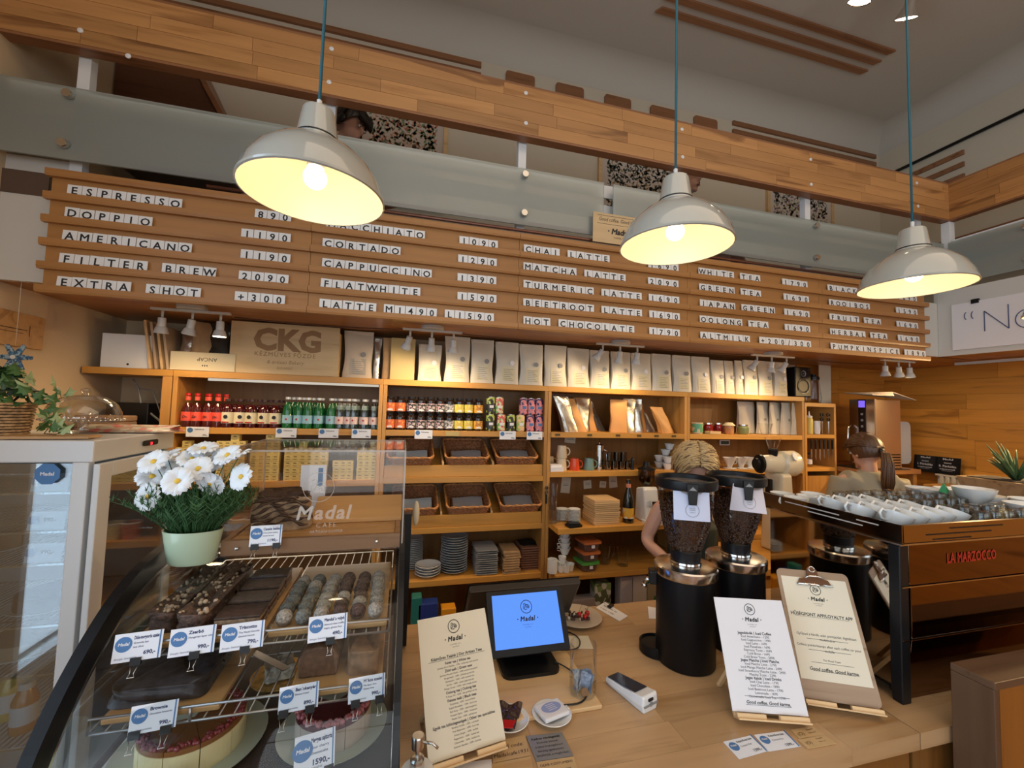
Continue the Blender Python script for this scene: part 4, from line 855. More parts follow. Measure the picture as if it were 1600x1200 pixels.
jg = MB().lathe([(0, .003), (.036, 0), (.045, .12), (.043, .12), (.034, .005), (0, .006)], 18, cap=False).tube([(.043, 0, .105), (.07, 0, .1), (.068, 0, .04), (.038, 0, .03)], .005, 6).mesh('glass_jug', G_CLEAR)
for i, (x, y) in enumerate(((950, .05), (972, -.05), (958, .15))): tag(link('glass_jug', jg, None, (shelf_x(x, YS-.05, .85), YS-.03+y*.6, ZQ+.0)), '%s clear glass jug on the low ledge beside the food boxes' % ORD[i], 'jug', 'clear glass jugs')
# corkscrew hanging on the divider
t = thing('corkscrew', 'black and silver corkscrew hanging on the upright between baskets and mugs', 'corkscrew', (XC, YS-.006, 1.27))
MB().put((0, 0, 0)).rrect(.012, .01, -.06, 0, .003).build('handle', M_BLACK, t)
MB().put((0, 0, .015), (R_(90), 0, 0)).lathe([(.008, -.004), (.014, -.004), (.014, .004), (.008, .004)], 12, cap=False).put((0, 0, .045), (R_(90), 0, 0)).lathe([(.006, -.004), (.012, -.004), (.012, .004), (.006, .004)], 12, cap=False).build('lever', M_CHROME, t)
MB().tube([(0, 0, .05), (0, .004, .07)], .002, 6).build('hook', M_STEEL, t)
# ---------------------------------------------------------------- jam shelf in unit D
t = thing('patterned_mug', 'green and cream striped cup on the jam shelf', 'cup', (shelf_x(1089, YS+.06, 1.7), YS+.06, 1.692))
MB().lathe([(0, 0), (.040, 0), (.042, .085), (.039, .085), (.037, .006), (0, .006)], 20, cap=False).build('body', mat('cream_glaze', (.65, .5, .3), .3), t)
MB().lathe([(.0424, .01), (.0434, .075)], 20, cap=False).build('green_print', speckle('green_print', (.10, .36, .16), [(.12, .4, .2), (.65, .55, .35)], 30), t)
def jamjar(x, m, lb, cloth=None, y=.06, h=.075, r=.036):
    t = thing('jam_jar', lb, 'jar', (shelf_x(x, YS+y, 1.7), YS+y, 1.692))
    MB().lathe([(0, 0), (r*.9, 0), (r, .01), (r, h*.75), (r*.75, h*.88), (r*.75, h)], 16).build('glass', m, t)
    if cloth: MB().lathe([(r*.80, h*.86), (r*1.35, h*.82), (r*.9, h*1.02), (r*.7, h*1.12), (0, h*1.14)], 14, cap=False).build('cloth_cover', cloth, t)
    else: MB().lathe([(r*.82, h*.95), (r*.82, h*1.1), (0, h*1.1)], 16).build('lid', M_STEEL, t)
    return t
jamjar(1112, mat('red_jam', (.22, .01, .01), .1, coat=.5), 'small dark red jam jar beside the striped cup')
jamjar(1122, mat('red_jam_b', (.18, .008, .01), .1, coat=.5), 'second dark red jam jar touching the cloth-topped jar', y=.12)
jamjar(1139, mat('peach_jam', (.55, .25, .10), .15, coat=.5), 'peach-coloured jar with a cloth top', mat('beige_cloth', (.6, .5, .3), .8), h=.08)
jamjar(1161, mat('olive_jar', (.22, .24, .09), .15, coat=.5), 'squat olive-green clip jar', None, h=.07, r=.042)
solo('wooden_tray', MB().box(-.05, -.03, 0, .05, .03, .02), W_PINE, 'small wooden tray in front of the red jam jars', 'tray', (shelf_x(1116, YS+.015, 1.7), YS+.03, 1.692))
bpy.data.objects['jam_jar'].location.y = YS+.10
solo('clear_bowl', MB().lathe([(0, .003), (.03, 0), (.055, .09), (.053, .09), (.028, .006), (0, .006)], 18, cap=False), G_CLEAR, 'clear glass bowl in front of the bags on the jam shelf', 'bowl', (shelf_x(1196, YS+.05, 1.7), YS+.05, 1.692))
for i, x in enumerate((1206, 1221, 1234, 1246)):
    t = thing('coffee_bag', 'white coffee bag, %s of the four standing at the end of the jam shelf' % ORD[i], 'bag', (shelf_x(x, YS+.08, 1.75), YS+.17-.03*i, 1.692), .15, 'white bags on the jam shelf')
    pouch(.13, .265, .05, .003, 60+i).build('paper_body', M_BAG, t); MB().put((.0, -.024, .12), (R_(86), 0, 0)).cyl(.012, 0, .001, 14).build('round_sticker', M_GREY, t)
labelled = thing('grey_bag', 'tall grey-white bag with rounded top at the back of the jam shelf', 'bag', (shelf_x(1168, YS+.2, 1.75), YS+.22, 1.692)); pouch(.17, .265, .06, .004, 70).build('paper_body', M_BAG, labelled)
# drippers
for i, (x) in enumerate((1140, 1158, 1172)):
    t = thing('coffee_dripper', 'white ceramic coffee dripper, %s of three on the shelf beside the blond barista' % ORD[i], 'dripper', (shelf_x(x, YS+.06, 1.45), YS+.06, 1.422), 0, 'coffee drippers')
    MB().lathe([(.048, 0), (.048, .006), (.018, .01), (.02, .022), (.052, .085), (.049, .085), (.017, .024)], 20, cap=False).build('cone', M_PORC, t)
    MB().tube([(.045, 0, .07), (.068, 0, .065), (.062, 0, .035), (.03, 0, .035)], .004, 6).build('handle', M_PORC, t)
solo('small_picture', MB().box(-.05, 0, 0, .05, .01, .045).box(-.04, -.002, .008, .04, 0, .037, 1), [M_WPAPER, mat('dark_green_print', (.05, .09, .06), .5)], 'small white-framed card under the jam shelf', 'card', (shelf_x(1134, YS+.3, 1.6), YK-.02, 1.58))
# end section things
t = thing('squeeze_bottle', 'squeeze bottle with yellow oil and white nozzle at the end of the shelving', 'bottle', (shelf_x(1266, YS+.05, 1.75), YS+.06, 1.702))
MB().lathe([(0, 0), (.028, 0), (.028, .12), (.022, .135)], 16).build('body', mat('yellow_oil', (.62, .48, .10), .3), t); MB().lathe([(.024, .135), (.024, .15), (.008, .155), (.003, .19), (0, .19)], 14).build('nozzle', M_WPLAS, t)
t = thing('paper_cup_stack', 'stack of white paper cups beside the squeeze bottle', 'cups', (shelf_x(1278, YS+.05, 1.75), YS+.06, 1.702)); MB().lathe([(0, 0), (.022, 0), (.026, .05), (.024, .05), (.027, .11), (0, .11)], 16).build('cups', M_WPAPER, t)
for i, x in enumerate((1285, 1295)):
    t = thing('scissors', '%s pair of black-handled scissors hanging in the end section' % ORD[i], 'scissors', (shelf_x(x, YS+.02, 1.6), YS+.02, 1.705), 0, 'scissors at the end section')
    MB().put((0, 0, .16), (R_(90), 0, 0)).lathe([(.011, -.004), (.018, -.004), (.018, .004), (.011, .004)], 12, cap=False).put((0, 0, .12), (R_(90), 0, 0)).lathe([(.010, -.004), (.016, -.004), (.016, .004), (.010, .004)], 12, cap=False).build('handle', M_BLACK, t)
    MB().prism([(-.006, .11), (.006, .11), (.002, .0), (-.002, 0)], -.002, .002, 'y').build('blade', M_STEEL, t)
for i in range(6):
    t = thing('kitchen_knife', 'black-handled knife, %s on the magnetic bar in the end section' % ORD[i], 'knife', (shelf_x(1267+i*6.5, YS+.02, 1.66), YS+.015, 1.655), 0, 'knives on the magnetic bar')
    MB().box(-.006, -.005, -.075, .006, .005, 0).build('handle', M_BLACK, t, bev=.002); MB().prism([(-.007, -.075), (.007, -.075), (.005, -.15-.012*(i % 3)), (-.006, -.135)], -.001, .001, 'y').build('blade', M_STEEL, t)
b = thing('spice_jar', 'clear jar with a white label in the end section', 'jar', (shelf_x(1265, YS+.05, 1.45), YS+.06, 1.432)); MB().lathe([(0, 0), (.026, 0), (.026, .09), (.02, .1)], 14, cap=False).build('glass', G_CLEAR, b); MB().lathe([(.0265, .02), (.0265, .06)], 14, cap=False).build('label', M_WPAPER, b); MB().lathe([(.022, .1), (.022, .115), (0, .115)], 14).build('lid', M_BLACK, b)
# low compartments below the shelves: packages
ZG = .42
solo('floor_cabinet', MB().box(XB_+.03, YS-.12, .1, XD-.03, YS-.001, .50), W_SHELF, 'low wooden cabinet under the bottom shelf', 'cabinet', bev=.003)
for i, (x, w, h, m, lb) in enumerate(((650, .06, .20, mat('teal_folder', (.02, .2, .17), .4), 'teal folder standing below the white plates'), (668, .12, .16, mat('blue_pack', (.02, .05, .25), .3, bump=.5, bscale=20), 'crumpled blue package below the white plates'), (700, .09, .12, mat('orange_pack', (.85, .35, .02), .4), 'orange package behind the tea menu'), (905, .20, .10, mat('clear_tray', (.3, .26, .26), .15, coat=.5), 'stack of clear plastic trays behind the cherry plate'), (938, .12, .19, speckle('green_white_pack', (.55, .55, .5), [(.1, .12, .06), (.2, .3, .1)], 30), 'green and white package behind the counter edge'), (975, .10, .22, mat('white_pack', (.55, .52, .5), .4), 'white drink carton below the low ledge'), (994, .12, .22, M_PAPER, 'cream package with a cup drawing below the low ledge'), (1014, .07, .2, speckle('green_pack', (.05, .2, .05), [(.5, .4, .2), (.05, .25, .08)], 25), 'green package beside the cream package'))):
    solo('package', MB().box(-w/2, -.04, 0, w/2, .04, h), m, lb, 'package', (shelf_x(x, YS-.06, .6), YS-.06, .502), bev=.006)
# ================================================================ counter
ZK = .95
t = thing('bar_counter', 'light wooden bar counter with the till, menus and card terminal on it', 'counter')
def ctop(x0, x1, seed):
    MB().box(x0+.001, .907, ZK-.045, x1-.001, 1.80, ZK-.002).build('top_core', W_TOP, t)
    staves(t, 'top_stave', W_TOP, x0, x1, .905, 9, .0996, lambda a, c, p, q: (a, p, ZK-.046, c, q, ZK), (.35, .9), seed, .0006)
ctop(.03, 1.475, 11); ctop(1.479, 3.0, 12)
MB().box(.04, .93, .02, 1.47, .95, ZK-.047).box(1.484, .93, .02, 3.0, .95, ZK-.047).build('front_panel', wood('counter_front_wood', (.21, .085, .017), 'z', rnd=0), t)
MB().box(.04, 1.74, .02, 3.0, 1.76, ZK-.047).build('rear_panel', W_BOARD, t)
MB().box(.32, 1.19, ZK+.0005, 0.62, 1.60, ZK+.012).build('raised_board', W_PINE, t, bev=.002)
t = thing('wooden_partition_box', 'tall orange-brown wooden box standing in front of the espresso machine', 'box', (1.592, .802, 0))
pf = wood('partition_frame', (.11, .058, .030), 'z', rnd=0)
MB().box(0, 0, 0, .02, .095, 1.117).build('side_board', pf, t, bev=.002)
MB().box(0, -.002, 1.1175, 1.2, .095, 1.138).build('top_board', wood('partition_top', (.11, .058, .030), 'x', rnd=0), t, bev=.002)
MB().box(.0205, .0, 0, 1.2, .02, 1.117).build('front_panel', wood('partition_panel', (.26, .09, .013), 'z', rnd=0), t)
MB().box(.145, -.002, 1.02, .24, -.0005, 1.105).box(.155, -.003, 1.03, .23, -.0021, 1.095, 1).build('paper_notice', [M_PAPER, W_DARK], t)
# ---------------------------------------------------------------- easel stands with menus
def emblem(b, cx, cy, r, mi=0, th=.0012, ry=1.0):            # round emblem with a simple bird sketch
    b2 = b.M.copy()
    def path(P, w=th): b.tube([(cx+x*r, cy+y*r*ry, 0) for x, y in P], w, 4, mi)
    b.tube([(cx+r*math.cos(2*PI*i/28), cy+r*ry*math.sin(2*PI*i/28), 0) for i in range(28)], th, 4, mi, closed=True)
    path([(-.45, .45), (-.25, .55), (-.12, .4), (-.15, .1), (-.3, -.15), (-.45, -.35), (-.15, -.45), (.1, -.35)])
    path([(-.45, .45), (-.38, .2), (-.5, 0), (-.5, -.3)]); path([(-.15, .15), (.05, .35), (.3, .3), (.5, .05), (.5, -.2)])
    path([(.0, 0), (.2, .15), (.35, -.05), (.35, -.3)]); path([(.0, -.15), (.15, -.02), (.22, -.25)])
def logo(b, cx, cy, s, sub='COFFEE CO.', mi=0):
    M0 = b.M.copy()
    emblem(b, cx, cy+s*1.15, s*.62, mi, s*.035)
    b.M = M0 @ Matrix.Translation((cx, cy-s*.18, 0)); b.text('· Madal ·', s*.62, mi, bold=.04, shear=.18, sp=1.12)
    b.M = M0 @ Matrix.Translation((cx, cy-s*.58, 0)); b.text(sub, s*.17, mi, sp=1.3)
    b.M = M0 @ Matrix.Translation((cx, cy-s*.80, 0)); b.text('BUDAPEST', s*.13, mi, sp=1.2); b.M = M0
def easel(name, label, loc, rz, tilt, w, h, paper, lines, clip=False, board=None, logo_y=.84, ls=.046, lsz=.03):
    t = thing(name, label, 'menu', loc, rz)
    Rt = (PI/2-tilt, 0, 0)                                    # local: x right, y up the board, z towards the viewer
    # stand
    g = thing('easel_stand', 'x', 'stand', loc, rz)
    MB().put((0, 0, .012), Rt).box(-w*.47, -.004, -.012, w*.47, .0, .03).build('ledge', W_PINE, g)
    b = MB().put((0, 0, .012), Rt)
    for s_ in (-1, 1): b.box(s_*w*.47, -.003, .010, s_*w*.09, .011, .022)
    b.build('ledge_lip', W_PINE, g, bev=.001)
    b = MB().put((0, 0, .012), Rt)
    for s_ in (-1, 1): b.box(s_*w*.47, 0, -.014, s_*(w*.47-.014), h*.62, -.002)
    b.build('side_rail', W_PINE, g, bev=.001)
    yb = math.sin(tilt)*h*.60; zb = math.cos(tilt)*h*.60
    for s_ in (-1, 1): MB().prism([(.0+yb*.75, zb*.75), (yb*.75+.012, zb*.75), (yb+.085, 0), (yb+.07, 0)], s_*w*.40, s_*w*.40+.010, 'x').build('rear_leg', W_PINE, g)
    MB().box(-w*.4, yb*.4, 0, w*.4, yb*.4+.015, .01).build('base_bar', W_PINE, g)
    tag(g, 'small pine easel under the '+board, 'stand', 'pine menu easels')
    zo = .002
    if clip:
        MB().put((0, 0, .0125), Rt).rrect(w, 2*h, 0, .004, .012).build('x', M_GREY, t) if 0 else None
        b = MB().put((0, 0, .0125), Rt); b.M = b.M @ Matrix.Translation((0, h/2+.012, zo)); b.rrect(w, h, -.002, .002, .016); b.build('clip_board', wood('hardboard', (.36, .24, .15), 'x', rnd=0, knots=0), t)
        pw, ph = w*.90, h*.80; py = h*.135+.012
    else:
        pw, ph, py = w, h, .012
    b = MB().put((0, 0, .0125), Rt); b.box(-pw/2, py, zo+.002, pw/2, py+ph, zo+.0035).build('paper', paper, t)
    b = MB().put((0, 0, .0125), Rt); M0 = b.M @ Matrix.Translation((0, py, zo+.0039)); b.M = M0
    logo(b, 0, ph*logo_y, ph*.085)
    y = ph*logo_y-ph*.085*1.25
    for s_, kind in lines:
        if kind == '-': b.M = M0; b.box(-pw*.3, y+ph*.01, 0, pw*.3, y+ph*.013, .0002); y -= ph*.02; continue
        if kind == ' ': y -= ph*float(s_); continue
        sz = {'h': lsz*1.12, 'n': lsz, 't': lsz*.72, 's': lsz*1.25, 'u': lsz*1.3}[kind]*ph
        y -= ls*ph*(1 if kind != 't' else .8)
        n = sum(glyph(c_, 0)[1] for c_ in s_)*sz; k = min(1, pw*.92/n)
        b.M = M0 @ Matrix.Translation((0, y, 0)); b.text(s_, sz, bold=.02 if kind in 'hsu' else 0, shear=.2 if kind == 's' else 0, wx=k)
        if kind == 'u': b.M = M0; b.box(-pw*.4, y-ph*.0095, 0, pw*.4, y-ph*.0075, .0002)
    b.build('print', M_INK, t)
    if clip:
        c_ = mat('aged_clip_metal', (.22, .11, .06), .3, .7)
        b = MB().put((0, 0, .0125), Rt); b.M = b.M @ Matrix.Translation((0, h*.915+.012, zo+.004))
        b.prism([(-.052, -.012), (.052, -.012), (.044, .004), (.018, .010), (.016, .034), (.008, .044), (-.008, .044), (-.016, .034), (-.018, .010), (-.044, .004)], 0, .006).build('metal_clip', c_, t, bev=.002)
        b = MB().put((0, 0, .0125), Rt); b.M = b.M @ Matrix.Translation((0, h*.915+.012, zo+.004)); b.tube([(-.054, -.013, .003), (.054, -.013, .003)], .004, 8).tube([(.009*math.cos(a*.6), .036+.009*math.sin(a*.6), .007) for a in range(11)], .002, 6).tube([(-.03, .006, .012), (-.015, .012, .016), (.015, .012, .016), (.03, .006, .012)], .003, 6).build('clip_wire', M_CHROME, t)
    return t
easel('tea_menu', 'cream tea menu sheet on an easel in front of the till screen', (.1985, 1.088, ZK+.001), .176, .60, .205, .315, M_PAPER,
      [('Kézműves Teáink | Our Artisan Teas', 'u'), ('.014', ' '), ('Fehér tea | White tea', 'h'), ('Jasmine Silver Needle - 1790 - white tea with jasmine', 't'), ('Zöld teák | Green teas', 'h'), ('Jasmine Phoenix Pearls - 1690 scented tea pearls', 't'), ('Dragonwell - 1690 - Chinese green tea', 't'), ('Genmaicha - 1690 - with roasted rice', 't'), ('Sencha - 1690 - classic Japanese tea', 't'), ('Mango Green - 1690 - with mango pieces', 't'),
       ('Oolong tea | Oolong tea', 'h'), ('Ti Kuan Yin - 1690 - the goddess of tea', 't'), ('Fekete teák | Black teas', 'h'), ('Darjeeling - 1590 - second flush', 't'), ('English Breakfast - 1590 - black tea', 't'), ('Earl Grey - 1590 - with bergamot', 't'), ('Pumpkin Spice - 1590 - cinnamon', 't'), ('Masala Chai - 1590 - spiced tea', 't'), ('Egyéb tea különlegességek | Other tea specialities', 'h'), ('Rooibos Vanilla - 1590 - red bush', 't'), ('Fruit Explosion - 1690 - fruit tea', 't'), ('Sweet Ginger - 1690 - herbal', 't'), ('Peppermint - 1690 - herbal tea', 't'), ('Chamomile - 1690 - herbal tea', 't'), ('Summer Garden - 1690 - berries', 't')], board='cream tea menu', logo_y=.80, ls=.031, lsz=.024)
easel('iced_drinks_menu', 'white iced coffee and matcha menu sheet on an easel beside the clipboard', (1.079, 1.031, ZK+.001), -.319, .46, .215, .300, M_WPAPER,
      [('Jegeskávék | Iced Coffee', 'h'), ('Iced Americano - 1290', 'n'), ('Iced Cappuccino - 1490', 'n'), ('Iced Latte - 1690', 'n'), ('Iced Flatwhite - 1690', 'n'), ('Espresso Tonic - 1690', 'n'), ('Cold Brew - 1690', 'n'), ('Cold Brew Tonic - 2090', 'n'), ('Jeges Matcha | Iced Matcha', 'h'), ('Iced Matcha Latte - 2190', 'n'), ('Iced Mango Matcha Latte - 2490', 'n'), ('Iced Strawberry Matcha Latte - 2490', 'n'), ('Matcha Tonic - 2290', 'n'), ('Jeges Italok | Iced Drinks', 'h'), ('Iced Chai Latte - 1790', 'n'), ('Iced Chocolate - 1890', 'n'), ('Iced Beetroot Latte - 1790', 'n'), ('Lemonade - 1690', 'n'), ('Homemade Iced Tea - 1590', 'n'), ('', '-'), ('Good coffee. Good karma.', 's'), ('.02', ' '), ('', '-')], board='white iced drinks menu', logo_y=.80, ls=.0302, lsz=.031)
easel('loyalty_clipboard', 'brown clipboard with a cream loyalty app sheet next to the iced drinks menu', (1.335, 1.019, ZK+.001), -.46, .50, .222, .375, M_PAPER,
      [('.03', ' '), ('HŰSÉGPONT APP/LOYALTY APP', 'u'), ('.15', ' '), ('Gyűjtsd a kávék után pontjaidat digitálisan', 'n'), ('mobilodra', 'n'), ('', '-'), ('Collect points/stamps after each coffee on your', 'n'), ('mobile', 'n'), ('', '-'), ('.03', ' '), ('The Madal Team', 't'), ('.03', ' '), ('', '-'), ('Good coffee. Good karma.', 's'), ('.015', ' '), ('', '-')], clip=True, board='clipboard with the cream sheet', logo_y=.78, ls=.042, lsz=.034)
# ---------------------------------------------------------------- till
SCR = emis('till_screen_blue', srgb(98, 152, 255), .95)
t = thing('customer_display', 'till display with a bright blue screen standing behind the tea menu', 'screen', (.455, 1.44, ZK+.012), .0)
MB().put((0, -.0, .0), (0, 0, 0)).rrect(.20, .17, 0, .012, .03).build('base', M_BLACK, t)
MB().prism([(-.02, .012), (.05, .012), (.075, .15), (.05, .16), (.01, .13)], -.085, .085, 'x').build('stand', M_MATT, t, bev=.006)
Rt = (PI/2-.55, 0, 0)
b = MB().put((0, -.005, .125), Rt).rrect(.285, .200, -.018, 0, .008).build('bezel', M_BLACK, t, bev=.002)
MB().put((0, -.005, .125), Rt).box(-.122, -.078, .0003, .122, .086, .001).build('screen', SCR, t)
b = MB().put((0, -.005, .125), Rt); b.M = b.M @ Matrix.Translation((0, 0, .0014)); logo(b, .0, .005, .033); b.build('screen_logo', M_INK, t)
for o in t.children: o.location.z += .02
t.children[0].location.z = 0
t = thing('till_monitor', 'large dark till monitor seen from behind, leaning back above the blue display', 'monitor', (.505, 1.735, ZK))
MB().put((0, 0, .03), (R_(34), 0, 0)).rrect(.46, .03, 0, .205, .01).build('screen_back', mat('monitor_dark_grey', (.045, .035, .028), .3), t, bev=.003)
MB().put((0, 0, .03), (R_(34), 0, 0)).box(-.232, .0155, -.002, .232, .017, .207).build('rim', M_BLACK, t)
MB().cbox(0, .0, .0, .07, .03, .08).build('neck', M_BLACK, t); MB().rrect(.22, .12, 0, .012, .02).build('foot', M_BLACK, t, (0, -.03, 0))
b = MB()
b.tube(curve_pts([(.53, 1.48, ZK+.03), (.60, 1.47, ZK+.02), (.68, 1.50, ZK+.006), (.70, 1.58, ZK+.006), (.60, 1.68, ZK+.008)]), .0025, 6).tube(curve_pts([(.54, 1.40, ZK+.03), (.585, 1.36, ZK+.018), (.605, 1.27, ZK+.016), (.56, 1.21, ZK+.016), (.47, 1.215, ZK+.016)]), .0025, 6)
solo('power_cable', b, M_BLACK, 'thin black cables looping beside the till display base', 'cable')
# ---------------------------------------------------------------- small things on the counter
t = thing('card_terminal', 'white handheld card payment terminal with a dark screen lying on the counter', 'card terminal', (.735, 1.23, ZK), .30); t.scale = (.9, .92, .92)
b = MB().grid(lambda u, v: (0, 0, 0), 1, 1) if 0 else MB()
sec = [(-.09, .034, .045), (-.085, .037, .052), (-.04, .037, .042), (0, .034, .032), (.06, .033, .026), (.085, .031, .022)]
vs = []; fs = []
for y, hw, h in sec:
    vs += [(-hw*.86, y, 0), (hw*.86, y, 0), (hw, y, h*.45), (hw*.93, y, h), (-hw*.93, y, h), (-hw, y, h*.45)]
for j in range(len(sec)-1):
    for i in range(6): fs.append((j*6+i, j*6+(i+1) % 6, (j+1)*6+(i+1) % 6, (j+1)*6+i))
fs += [tuple(range(6))[::-1], tuple(range(30, 36))]
b.add(vs, fs).build('body', M_WHITE, t, bev=.003)
b = MB(); zf = lambda y: .0525+(.0225-.0525)*((y+.085)/.17)
b.add([(-.029, -.05, .0455), (.029, -.05, .0455), (.026, .078, .0245), (-.026, .078, .0245), (-.029, -.05, .0475), (.029, -.05, .0475), (.026, .078, .0265), (-.026, .078, .0265)], [(0, 3, 2, 1), (4, 5, 6, 7), (0, 1, 5, 4), (1, 2, 6, 5), (2, 3, 7, 6), (3, 0, 4, 7)]).build('screen', mat('terminal_screen', (.02, .025, .045), .12), t)
MB().box(-.033, -.0945, .020, .033, -.0895, .024).build('card_slot', M_GREY, t)
MB().box(-.012, -.0935, .034, .010, -.0895, .042).build('lens', M_BLACK, t)
MB().put((0, -.0905, .024), (R_(90), 0, 0)).lathe([(.006, .003), (.0075, .003)], 14, cap=False).text('))', .010).build('contactless_mark', M_INK, t)
for o in t.children: pass
p = at(913, 1100, Z=ZK); t = thing('tip_jar', 'tall glass tip jar with banknotes and a coin inside', 'jar', (p.x+.01, p.y+.035, ZK))
MB().lathe([(0, .006), (.030, .002), (.040, .012), (.042, .03), (.0415, .16), (.040, .1615), (.0398, .157)], 28, cap=False).build('glass', G_CLEAR, t)
J = (t.location.x, t.location.y, ZK)
for i, (a, tl, c_) in enumerate(((.3, .25, (.35, .42, .55)), (1.4, -.2, (.55, .58, .62)), (2.3, .3, (.25, .32, .42)))):
    solo('banknote', MB().grid(lambda u, v: ((u-.5)*.055, .012*math.sin(u*6+i), .016+v*.055+.006*math.sin(u*4)), 8, 5).grid(lambda u, v: ((u-.5)*.055, .0005+.012*math.sin(u*6+i), .016+v*.055+.006*math.sin(u*4)), 8, 5), mat('banknote_%d' % i, c_, .6, var=.35, bscale=90), ('blue-grey', 'pale grey', 'dark blue')[i]+' crumpled banknote standing in the tip jar', 'banknote', (J[0]+(.006, -.006, 0)[i], J[1]+(.008, .004, -.004)[i], ZK), rz=a, group='banknotes in the tip jar', rot=(tl, 0, a))
solo('coin', MB().lathe([(0, -.001), (.013, -.001), (.0135, 0), (.013, .001), (0, .001)], 20), mat('copper_coin', (.35, .22, .12), .4, .7), 'bronze coin leaning in the tip jar', 'coin', (J[0]-.004, J[1]-.024, ZK+.026), rot=(R_(70), 0, .2))
def saucer(lab, x, y, r=.058):
    p = at(x, y, Z=ZK); return solo('saucer', MB().lathe([(0, 0), (r*.5, 0), (r*.55, .003), (r*.95, .014), (r, .016), (r*.96, .017), (r*.55, .007), (0, .006)], 32, cap=False), M_PORC, lab, 'saucer', (p.x, p.y, ZK))
s1 = saucer('white saucer holding a folded paper packet beside the tip jar', 862, 1122)
s2 = saucer('white saucer holding a dark sweet wrapper behind the tea menu corner', 795, 1130)
t = thing('paper_packet', 'folded white paper packet with a blue oval print lying on a saucer', 'packet', (s1.location.x, s1.location.y, ZK+.016), .25)
MB().box(-.042, -.032, 0, .042, .032, .012).build('paper', M_WPAPER, t, bev=.004)
b = MB().put((0, .004, .0126)).lathe([(0, 0), (1, 0)], 24, sx=.032, sy=.02, cap=False); b.build('blue_oval', mat('lilac_print', (.30, .36, .62), .6), t)
b = MB()
for i in range(4): b.put((0, .014-.007*i, .0132)).box(-.014, 0, 0, .014, .0018, .0002)
b.build('print', M_WPAPER, t)
t = thing('sweet_wrapper', 'dark brown and red confectionery wrapper on the saucer', 'wrapper', (s2.location.x, s2.location.y, ZK+.012), -.3)
b = MB().grid(lambda u, v: ((u-.5)*(.075-.04*v), (.5-v)*.10, .008+.006*math.sin(u*9+v*7)+.003*math.cos(v*19)), 10, 12)
b.grid(lambda u, v: ((u-.5)*(.075-.04*v), (.5-v)*.10, .0065+.006*math.sin(u*9+v*7)+.003*math.cos(v*19)), 10, 12); b.build('dark_foil', mat('brown_wrapper', (.04, .015, .012), .25, bump=.6, bscale=60), t)
MB().put((0, -.04, .014), (.1, 0, 0)).prism([(-.02, .012), (.02, .012), (.012, -.014), (-.012, -.014)], 0, .003).build('red_end', M_RED, t, bev=.001)
# plate with cherries
p = at(903, 970, Z=ZK); t = solo('dessert_plate', MB().lathe([(0, 0), (.05, 0), (.055, .004), (.10, .016), (.105, .018), (.10, .0195), (.055, .008), (0, .007)], 36, cap=False), mat('beige_porcelain', (.50, .42, .34), .35), 'beige plate with cherries and cake crumbs behind the till display', 'plate', (p.x, p.y+.01, ZK))
PL = t.location
for i, (dx, dy) in enumerate(((.03, .0), (.012, .025), (.052, .03))):
    c_ = thing('cherry', ('front', 'middle', 'rear')[i]+' red cherry on the beige plate', 'cherry', (PL.x+dx, PL.y+dy-.02, ZK+.018), 0, 'cherries on the plate')
    MB().ball((0, 0, 0), .011, 12, 8).build('fruit', M_RED, c_); MB().tube([(0, 0, .010), (.006, .004, .024), (.016, .008, .034)], .0008, 4).build('stem', mat('stem_green', (.1, .14, .04), .6), c_)
b = MB(); rd = random.Random(5)
for i in range(46):
    a, r = rd.random()*6.3, abs(rd.gauss(0, .035)); b.ball((a and math.cos(a)*r-.012, math.sin(a)*r*.8, .012+rd.random()*.012), rd.uniform(.002, .008), 6, 4, rd.choice((0, 0, 1)))
o = b.build('cake_crumbs', [M_CHOC, mat('cream_crumb', (.6, .52, .42), .7)], None, (PL.x, PL.y, ZK)); tag(o, 'chocolate crumbs and cream left on the beige plate', 'crumbs', kind='stuff')
def flat(name, lab, cat, pts, m, z=ZK+.0006, th=.0012, grp=None, lines=None, ink=M_INK):
    P = [at(x, y, Z=ZK) for x, y in pts]                       # TL, TR, BR, BL
    t = thing(name, lab, cat, (P[3].x, P[3].y, z), 0, grp)
    q = [(p.x-P[3].x, p.y-P[3].y) for p in P]
    MB().prism([q[3], q[2], q[1], q[0]], 0, th).build('sheet', m, t)
    if lines:
        ex = Vector((q[2][0], q[2][1], 0)); ey = Vector((q[0][0], q[0][1], 0)); w, h = ex.length, ey.length; ux, uy = ex/w, ey/h
        M0 = Matrix(((ux.x, uy.x, 0, 0), (ux.y, uy.y, 0, 0), (0, 0, 1, th+.0004), (0, 0, 0, 1)))
        b = MB()
        for s_, u, v, sz, kw in lines:
            if s_ == 'O':
                b.M = M0 @ Matrix.Translation((u*w, v*h, 0)); b.cyl(sz*h, 0, .0003, 20, 1); b.M = M0 @ Matrix.Translation((u*w, v*h, .0006)); b.text('Madal', sz*h*.55, 2, bold=.03); continue
            if s_ == '|': b.M = M0; b.box(u*w, 0, 0, (u+sz)*w, h, .0003, 1); continue
            b.M = M0 @ Matrix.Translation((u*w, v*h, 0)); n = sum(glyph(c_, 0)[1] for c_ in s_)*sz*h; b.text(s_, sz*h, 0, wx=min(1, w*.95/max(n, 1e-6)), **kw)
        b.build('print', [ink, M_BLUE, M_WPAPER], t)
    return t
G = 'flat notices on the counter'
L_ = dict(al='L'); Bd = dict(bold=.02, al='L')
flat('receipt', 'white paper slip with a black binder clip behind the card terminal', 'paper', ((945, 941), (981, 963), (968, 971), (931, 950)), M_WPAPER, lines=[('Rendelés 42', .1, .55, .2, L_), ('1 latte 1490', .1, .2, .2, L_)])
